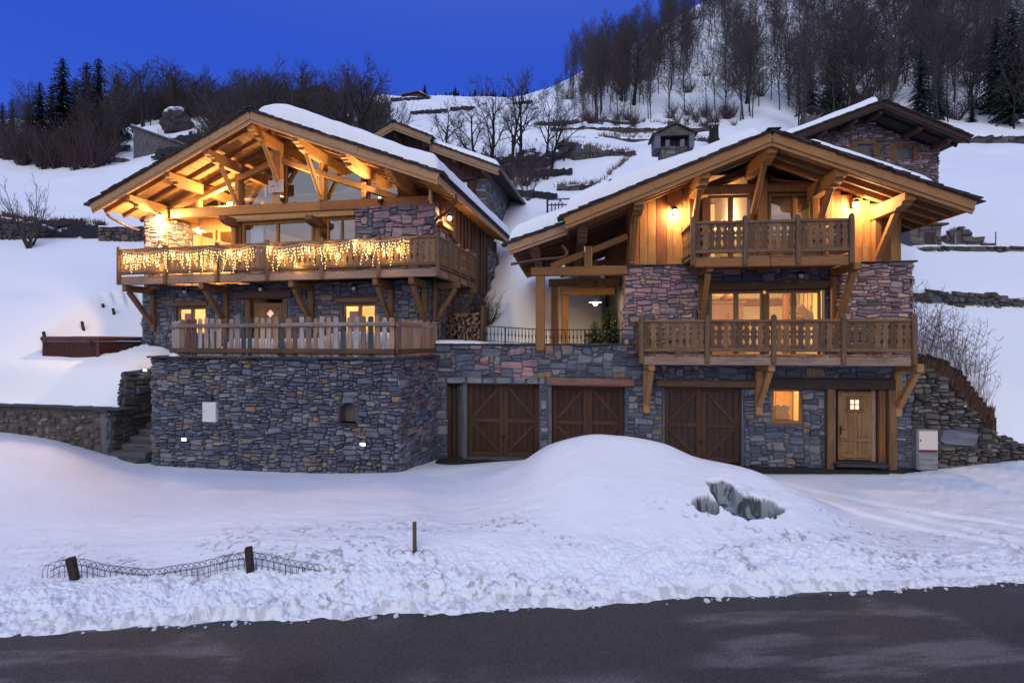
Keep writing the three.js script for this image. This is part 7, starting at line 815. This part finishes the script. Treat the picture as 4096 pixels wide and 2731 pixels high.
{ // stone house at the upper right
  const p0 = at(3752, 700, 27), H = new Frame(p0[0], p0[2], -2), t = thing('house', 'stone house with dark eaves and orange shutters behind the right chalet roof', 'house', H.o, H.yaw), pool = [], A = (u, v, z) => H.at(u, v, z), ap = A(3530, 402, 1.5), en = A(3880, 545, 1.5), lf = A(3150, 545, 1.5), roof = { xr: ap[0], yr: ap[1], ml: (ap[1] - lf[1]) / (ap[0] - lf[0]), mr: (ap[1] - en[1]) / (en[0] - ap[0]), xl: lf[0] - 1.5, xe: en[0], zf: 1.6, zb: -8, seed: 41, soffit: 0, rafters: [.8], fasciaMat: M.darkFascia, soffitMat: M.shutterRed, rafterMat: M.darkFascia, fh: .24 };
  gableRoof(t, roof); const top = slopeOf(roof), xl = A(3190, 700, 0)[0]; const gb = extrude([[xl, 6], [0, 6], [0, top(0) - .3], [ap[0], top(ap[0]) - .3], [xl, top(xl) - .3]], .3); const wins = [[3428, 3480, 578, 622], [3588, 3640, 585, 638]].map(([a, b, c, d]) => [A(a, d, 0)[0] - .05, A(a, d, 0)[1], A(b, c, 0)[0] + .05, A(b, c, 0)[1]]);
  const w = mesh(t, 'stone_wall', woodUV(gb).translate(0, 0, -.3), M.mortar); const y0 = A(3500, 760, 0)[1]; stoneWall(pool, w, [[xl, .02], [0, .02]], y0, top(ap[0]) - y0, 921, { cell: .095, h: [1, 2], w: [1, 5], tones: [M.p2, M.p4, M.d4, M.s10, M.d5, M.p6, M.d2, M.s5], hs: (s) => top(xl + s) - .3 - y0, open: wins.map(([a, b, c, d]) => [a - xl, b - y0, c - xl, d - y0]) });
  const w2 = mesh(t, 'stone_wall', boxGeo([-.08, 8.5, -4], [.16, 9, 7.9]), M.mortar); stoneWall(pool, w2, [[.02, 0], [.02, -7.8]], A(3752, 960, 0)[1], 5.2, 922, { cell: .12, tones: [M.p2, M.d4, M.d2], weight: .5 }); settle(t, pool, 300);
  for (const [i, [a, b, c, d]] of wins.entries()) { windowUnit(t, a, b, c, d, -.04, { n: 2, f: .07, mull: .1, mat: M.shutter, glass: M.glass }); mesh(t, 'curtain', boxGeo([(a + c) / 2, (b + d) / 2, .008 - .07], [c - a - .1, d - b - .1, .01]), M.white); box(t, 'lintel', M.shutter, [(a + c) / 2, d + .08, .06], [c - a + .5, .16, .12]); for (const s of [-1, 1]) { const sh = empty(t, 'shutter', [s < 0 ? a - .22 : c + .25, (b + d) / 2, .09], s * .2); for (let k = 0; k < 3; k++) box(sh, 'board', M.shutter, [-.13 + k * .13, 0, 0], [.125, d - b + .1, .035]); bar(sh, 'brace', M.shutter, [-.18, -.22, .03], [.18, .22, .03], .08, .025); for (const y of [-.25, .25]) box(sh, 'batten', M.shutter, [0, y, .028], [.38, .08, .025]); } }
  for (const u of [3400, 3500, 3280, 3655, 3770]) { const p = A(u, 520, .8); bar(t, 'purlin', M.garageRail, [p[0], top(p[0]) - .42, -.1], [p[0], top(p[0]) - .42, 1.35], .28, .24, { c: .08 }); } for (let z = -.4; z > -8; z -= .7) bar(t, 'rafter', M.darkFascia, [0, top(0) - .2, z], [en[0], top(en[0]) - .2, z], .14, .1); box(t, 'back_wall', M.dark, [ap[0], 9, -7.8], [8, 6, .2]);
  const cp = A(3235, 490, -2.5), c = empty(t, 'chimney', [cp[0], cp[1], -2.5]); box(c, 'shaft', M.d2, [0, -.3, 0], [.7, 1.2, .6]); for (const x of [-.25, .25]) box(c, 'cap_pier', M.d2, [x, .4, 0], [.12, .25, .4]); for (const s of [-1, 1]) bar(c, 'cap_slab', M.slate2, [0, .82, 0], [s * .62, .5, 0], .07, .8);
  roofSnow(H, 'even snow cover on the left slope of the stone house', 'snow', { top, x0: lf[0] - 1.4, x1: ap[0] - .05, z0: -7.9, z1: 1.45, T: .42, seed: 14, rim: .25, nx: 50, nz: 40 });
}
{ // concrete hut
  const p = ground(532, 634) ?? onHill(532, 38), d = -p[2], t = thing('concrete_hut', 'small grey concrete hut with slanting roof on the left slope', 'hut', [p[0], p[1] - .2, p[2]], .6), k = d / F, W = 165 * k, h1 = 128 * k + .2, h2 = 90 * k + .2, D = 1.6; mesh(t, 'wall', woodUV(extrude([[0, -.5], [W, -.5], [W, h2], [0, h1]], D)).translate(0, 0, -D), M.concrete); const b = bar(t, 'roof_slab', M.greyPanel, [-.2, h1 + .08, -D / 2], [W + .25, h2 + .04, -D / 2], .11, D + .5); box(t, 'vent_window', M.greyPanel, [W * .48, h1 * .66, .0], [.62, .36, .06]); box(t, 'vent_pane', M.concrete, [W * .48, h1 * .66, .02], [.5, .24, .05]); mesh(t, 'pipe', new THREE.CylinderGeometry(.02, .02, h1 * .8, 6), M.greyPanel, [W * .72, h1 * .55, .05]); const s = bar(t, 'roof_snow', M.snow, [-.1, h1 + .17, -D / 2], [W * .75, h2 + .27, -D / 2], .08, D + .2, { c: .03 }); mesh(t, 'pipe', new THREE.CylinderGeometry(.02, .02, .5, 6), M.greyPanel, [W * .5, h1 + .1, -.3]); }
function lump(rx, ry, rz, seed, amp = .35, det = 5) { const g = new THREE.IcosahedronGeometry(1, det), p = g.attributes.position; for (let i = 0; i < p.count; i++) { const x = p.getX(i), y = p.getY(i), z = p.getZ(i), n = 1 + amp * ((fbm(x * 1.7 + 7 + seed, y * 1.7 + z * 1.3, 4, seed) - .5) * 1.4 + (fbm(x * 5 + seed, y * 5 + z * 4, 3, seed + 3) - .5) * .5); p.setXYZ(i, x * n * rx, y * n * ry, z * n * rz); } const uv = g.attributes.uv; for (let i = 0; i < uv.count; i++) uv.setXY(i, p.getX(i) * .4 + p.getZ(i) * .3, p.getY(i) * .4); g.computeVertexNormals(); return g; }
{ const b = ground(705, 525, 30), t = thing('boulder', 'big dark boulder wearing a snow cap on the left ridge', 'boulder', [b[0], b[1] + 1.0, b[2]]); t.scale.setScalar(-b[2] / 60); mesh(t, 'rock', lump(1.6, 1.45, 1.3, 3, .75), M.d3); const c = mesh(t, 'snow_cap', lump(1.15, .3, .9, 9, .4), M.snow, [-.25, 1.22, .2]); c.rotation.z = .45; }
for (const [u, v, d, w, name, label] of [[1280, 318, 82, 3.8, 'house', 'dark red gabled house far off among the ridge trees'], [1672, 368, 146, 4.6, 'house', 'tiny red roofed house on the far snow ridge']]) { const p = at(u, v, d), t = thing(name, label, 'house', [p[0], p[1] - (d > 100 ? 2.4 : 3.6), p[2]], .3); mesh(t, 'wall', extrude([[-w * .8, -3], [w * .8, -3], [w * .8, 1.0], [0, 2.1], [-w * .8, 1.0]], 5).translate(0, 0, -5), std('far_wall', [.07, .03, .035])); for (const s of [-1, 1]) bar(t, 'roof', d > 100 ? M.shutterRed : std('far_roof', [.055, .020, .028]), [0, 2.45, -2.4], [s * w, .85, -2.4], .22, 6); if (d > 100) bar(t, 'roof_snow', M.snow, [.2, 2.62, -2.4], [w, .95, -2.4], .2, 5.6);  }
// ------------------------------------------------------------------ right side: dry wall, cabinet, dry plants
{
  const X = (u, v) => R.at(u, v, 0), t = thing('dry_stone_wall', 'sloping dry stone retaining wall right of the wooden entrance door', 'stone wall', R.o, R.yaw), pool = [], x0 = 8.4, x1 = X(4200, 1860)[0], tops = [[3650, 1480], [3700, 1495], [3760, 1530], [3830, 1610], [3900, 1690], [3980, 1750], [4096, 1800], [4200, 1850]].map(([u, v]) => X(u, v)), hs = (s) => { const x = x0 + s; for (let i = 1; i < tops.length; i++) if (x <= tops[i][0]) return mix(tops[i - 1][1], tops[i][1], (x - tops[i - 1][0]) / (tops[i][0] - tops[i - 1][0])); return tops.at(-1)[1]; };
  const w = mesh(t, 'stone_wall', woodUV(extrude([[x0, -.3], [x1, -.3], ...tops.slice().reverse().map((p) => [Math.max(p[0], x0), p[1] - .04])], .3)).translate(0, 0, -.3), M.mortar); const sA = X(3745, 1782), sB = X(3915, 1715); stoneWall(pool, w, [[x0, .0], [x1, .0]], -.1, 3.4, 931, { cell: .06, w: [2, 6], h: [1, 3], tones: FIELD.concat([M.d6, M.d4, M.s5, M.d2]), tone: (s, y, r) => (s > 2.2 && r() < .6 ? [M.d5, M.d1, M.s6][Math.floor(r() * 3)] : null), hs: (s) => hs(s) + .30, depth: .11, open: [[sA[0] - x0, sA[1] + .1, sB[0] - x0, sB[1] + .1]] });
  pool.push({ wall: w, m: new THREE.Matrix4().compose(new THREE.Vector3((sA[0] + sB[0]) / 2, (sA[1] + sB[1]) / 2, 0), new THREE.Quaternion().setFromEuler(new THREE.Euler(0, 0, -.06)), new THREE.Vector3(sB[0] - sA[0], sB[1] - sA[1], .14)), size: 9, k: 4, mat: M.s2 }); settle(t, pool, 280);
  const a = R.at(3655, 1875, .12), b = R.at(3740, 1715, .12), cw = b[0] - a[0], ch = b[1] - a[1], c = thing('utility_cabinet', 'grey utility cabinet with beige upper door against the sloping stone wall', 'cabinet', R.world((a[0] + b[0]) / 2, a[1], .14), R.yaw); box(c, 'housing', M.greyPanel, [0, ch / 2, 0], [cw, ch, .3], { c: .03 }); box(c, 'upper_door', M.beige, [0, ch * .74, .16], [cw - .07, ch * .46, .03]); box(c, 'gap', std('red_dark', [.12, .01, .02]), [0, ch * .475, .152], [cw - .08, .06, .01]); box(c, 'lower_door', M.greyPanel, [0, ch * .22, .157], [cw - .06, ch * .42, .03]); box(c, 'lock', M.iron, [-cw * .38, ch * .74, .18], [.03, .05, .02]);
  hillPatch('bare_earth', 'reddish brown earth bank above the sloping stone wall', 'earth', 3640, 4000, 1420, 1740, (u, v) => (v > line([[3640, 1425], [3760, 1440], [3850, 1500], [3950, 1640]])(u) && u < line([[1440, 3830], [1560, 3930], [1700, 3990]])(v) ? (u > 3860 && v > 1590 && v < 1690 && u < 3960 && v > 1560 + (u - 3860) ? .2 : 1) : 0), M.earth, .1, 90, 60);
  const stem = (seed) => { const B = new Builder(), r = rngOf(seed); for (let i = 0; i < 11; i++) { const a = r() * 6.28, d = new THREE.Vector3(Math.cos(a) * .22, 1, Math.sin(a) * .22).normalize(); let p = [Math.cos(a) * .12 * r(), -.05, Math.sin(a) * .12 * r()]; const h = .6 + .7 * r(), n = 5; for (let k = 0; k < n; k++) { d.x += (r() - .5) * .25; d.z += (r() - .5) * .25; d.normalize(); const q = [p[0] + d.x * h / n, p[1] + d.y * h / n, p[2] + d.z * h / n]; B.prism(p, q, .0036, .003, 3); if (k > 1) for (let j = 0; j < 3; j++) { const e = r() * 6.28, l = .06 + .1 * r(); B.prism(q, [q[0] + Math.cos(e) * l, q[1] + l * .9, q[2] + Math.sin(e) * l], .002, .0034, 3); } p = q; } } return B.build(); }; const sg = [stem(1), stem(2), stem(3)], sm = std('dry_stems', [.15, .075, .062]);
  [[3690, 1440, 1.5], [3715, 1450, 1.6], [3745, 1450, 1.4], [3780, 1455, 1.5], [3815, 1490, 1.3], [3850, 1510, 1.7], [3885, 1550, 1.2], [3915, 1560, 1.5], [3945, 1600, 1.2], [3665, 1440, 1.9], [3700, 1420, 1.8], [3760, 1470, 1.1], [3830, 1470, 1.2]].forEach(([u, v, s], i) => { const p = ground(u, v, 14.75) ?? onHill(u, 16), t = thing('dry_plant', 'tall dried weed stalks on the earth bank right of the lower balcony', 'dry plant', p, i * 1.3, 'dried weeds on the earth bank'); const m = mesh(t, 'stems', sg[i % 3], sm); m.scale.setScalar(s); mesh(t, 'root_tuft', sg[(i + 1) % 3], M.grass).scale.set(.6, .25, .6); });
  tufts('dry_grass', 'rusty grass hanging over the sloping stone wall', [[3680, 1470, 40], [3780, 1500, 50], [3880, 1600, 60], [3960, 1680, 60]], 330, .22, M.grass, 871);
}
// ------------------------------------------------------------------ by the porch and between the chalets
{
  const t = thing('woodpile', 'stack of split firewood under the side balcony of the larger chalet', 'firewood', L.world(.95, 3.55, -1.9), L.yaw), r = rngOf(951), lg = []; for (let k = 0; k < 4; k++) { const n = 5 + k % 2, g = new THREE.CylinderGeometry(.085, .08, .5, 7, 1, false, 0, [6.283, 3.3, 4.4, 2.4][k]).rotateX(Math.PI / 2); lg.push(g); }
  const wm = [wood('split_wood', [.30, .19, .12], 1), wood('split_wood_pale', [.40, .28, .19], 1), wood('split_wood_dark', [.16, .10, .08], 1)]; for (const m of wm) m.side = THREE.DoubleSide; for (let y = 0; y < 10; y++) for (let x = 0; x < 8; x++) { const m = mesh(t, 'log', lg[Math.floor(r() * 4)], wm[Math.floor(r() * 3)], [-.6 + x * .15 + .07 * (y % 2), .1 + y * .135, .03 * r()]); m.rotation.z = r() * 6.28; m.scale.setScalar(.85 + .3 * r()); }
  for (const x of [-.72, .68]) box(t, 'rack_post', M.bracket, [x, .8, 0], [.1, 1.7, .5]); box(t, 'rack_base', M.bracket, [0, -.02, 0], [1.5, .1, .55]);
  const b = R.at(2440, 1385, -3.2), sp = plant('spruce_shrub', 'conifer1', R.world(b[0], 3.65, -3.2), .16, 1, 'low green spruce shrub behind the railing under the porch', 'shrub', null, { twig: M.needle2, wide: 2.2 }); const sp2 = plant('spruce_shrub', 'conifer2', R.world(b[0] - .55, 3.6, -3.4), .11, 2, 'smaller green spruce shrub left of the bigger one under the porch', 'shrub', null, { twig: M.needle2, wide: 2.6 });
  const q = R.at(2490, 1380, -1.4), st = thing('garden_stake', 'pale wooden stake in a block at the porch edge by the stone corner', 'stake', R.world(q[0], 3.66, -1.4), R.yaw); box(st, 'stake', M.honey, [0, .45, 0], [.08, .9, .08]); box(st, 'block', M.honey, [0, .05, 0], [.3, .1, .26]);
  for (const [u, v, d, s, label] of [[1950, 1300, 21.5, .75, 'dark leafless bush on the slope beside the right flank of the larger chalet'], [1930, 1270, 22.5, .8, 'dark brush behind the bush beside the larger chalet flank'], [2430, 1330, 23, .5, 'thin leafless sapling behind the porch']]) { const p = onHill(u, d); plant('shrub', 'brushGrey', [p[0], p[1] - .1, p[2]], s, u, label, 'shrub'); }
}
// ------------------------------------------------------------------ foreground: snow hole, sunken wire fence, stake
{
  const onField = (u, d) => { const x = (u - CU) / F * d; return [x, fieldY(x, -d), -d]; };
  const f = thing('wire_fence', 'sagging hoop-topped wire fence half buried in the snow by the road', 'fence'), pts = [[195, 2262], [230, 2240], [285, 2234], [330, 2234], [420, 2258], [500, 2266], [590, 2276], [640, 2272], [700, 2260], [800, 2246], [900, 2222], [985, 2205], [1060, 2214], [1150, 2236], [1250, 2254], [1310, 2262]], D = 7.86, tv = line(pts); const rh = rngOf(961);
  for (let u = 200; u < 1290; u += 21 + 5 * rh()) { const p = at(u, tv(u), D), w = .125, base = onField(u, D)[1] - .06, y0 = Math.min(base, p[1] - .1), tilt = .02 * (rh() - .5); mesh(f, 'wire_hoop', tube([[p[0] - w, y0, p[2] + tilt], [p[0] - w * .95, p[1] - .08, p[2]], [p[0] - w * .5, p[1] - .012, p[2] + tilt], [p[0], p[1], p[2]], [p[0] + w * .5, p[1] - .012, p[2]], [p[0] + w * .95, p[1] - .08, p[2] - tilt], [p[0] + w, y0, p[2]]], .0042, 16, 4), M.wire); }
  for (const dy of [.085, .10, .19]) { const l = []; for (let u = 200; u < 1290; u += 40) { const p = at(u, tv(u), D); l.push([p[0], p[1] - dy, p[2] + .005]); } mesh(f, 'line_wire', tube(l, .004, 120, 4), M.wire); }
  for (const [u, v0, v1, lean] of [[300, 2225, 2330, -.18], [1001, 2185, 2265, -.08]]) { const a = at(u, v0, D - .03), b = onField(u, D - .03); const h = a[1] - b[1] + .4; box(f, 'post', M.lintelDark, [a[0], a[1] - h / 2, a[2]], [.105, h, .10], { rot: [0, .2, -lean], c: .015, jit: .012 }); }
  const p = onField(1658, 8.3), top = at(1658, 2087, 8.3), s = thing('wooden_stake', 'single slim upright wooden stake in the roadside snow with tangled wire', 'stake', [p[0], p[1] - .1, p[2]]); box(s, 'stake', M.agedPost, [0, (top[1] - p[1] + .1) / 2, 0], [.065, top[1] - p[1] + .1, .06], { rot: [0, .2, .01] }); for (let i = 0; i < 4; i++) { const a = -.25 + i * .15; mesh(s, 'wire_hoop', tube([[a - .1, .08, .02], [a - .06, .13, .05], [a, .15, .04], [a + .07, .12, .05], [a + .11, .08, .06]], .0042, 14, 4), M.wire); }
}
renderer.render(scene, camera);
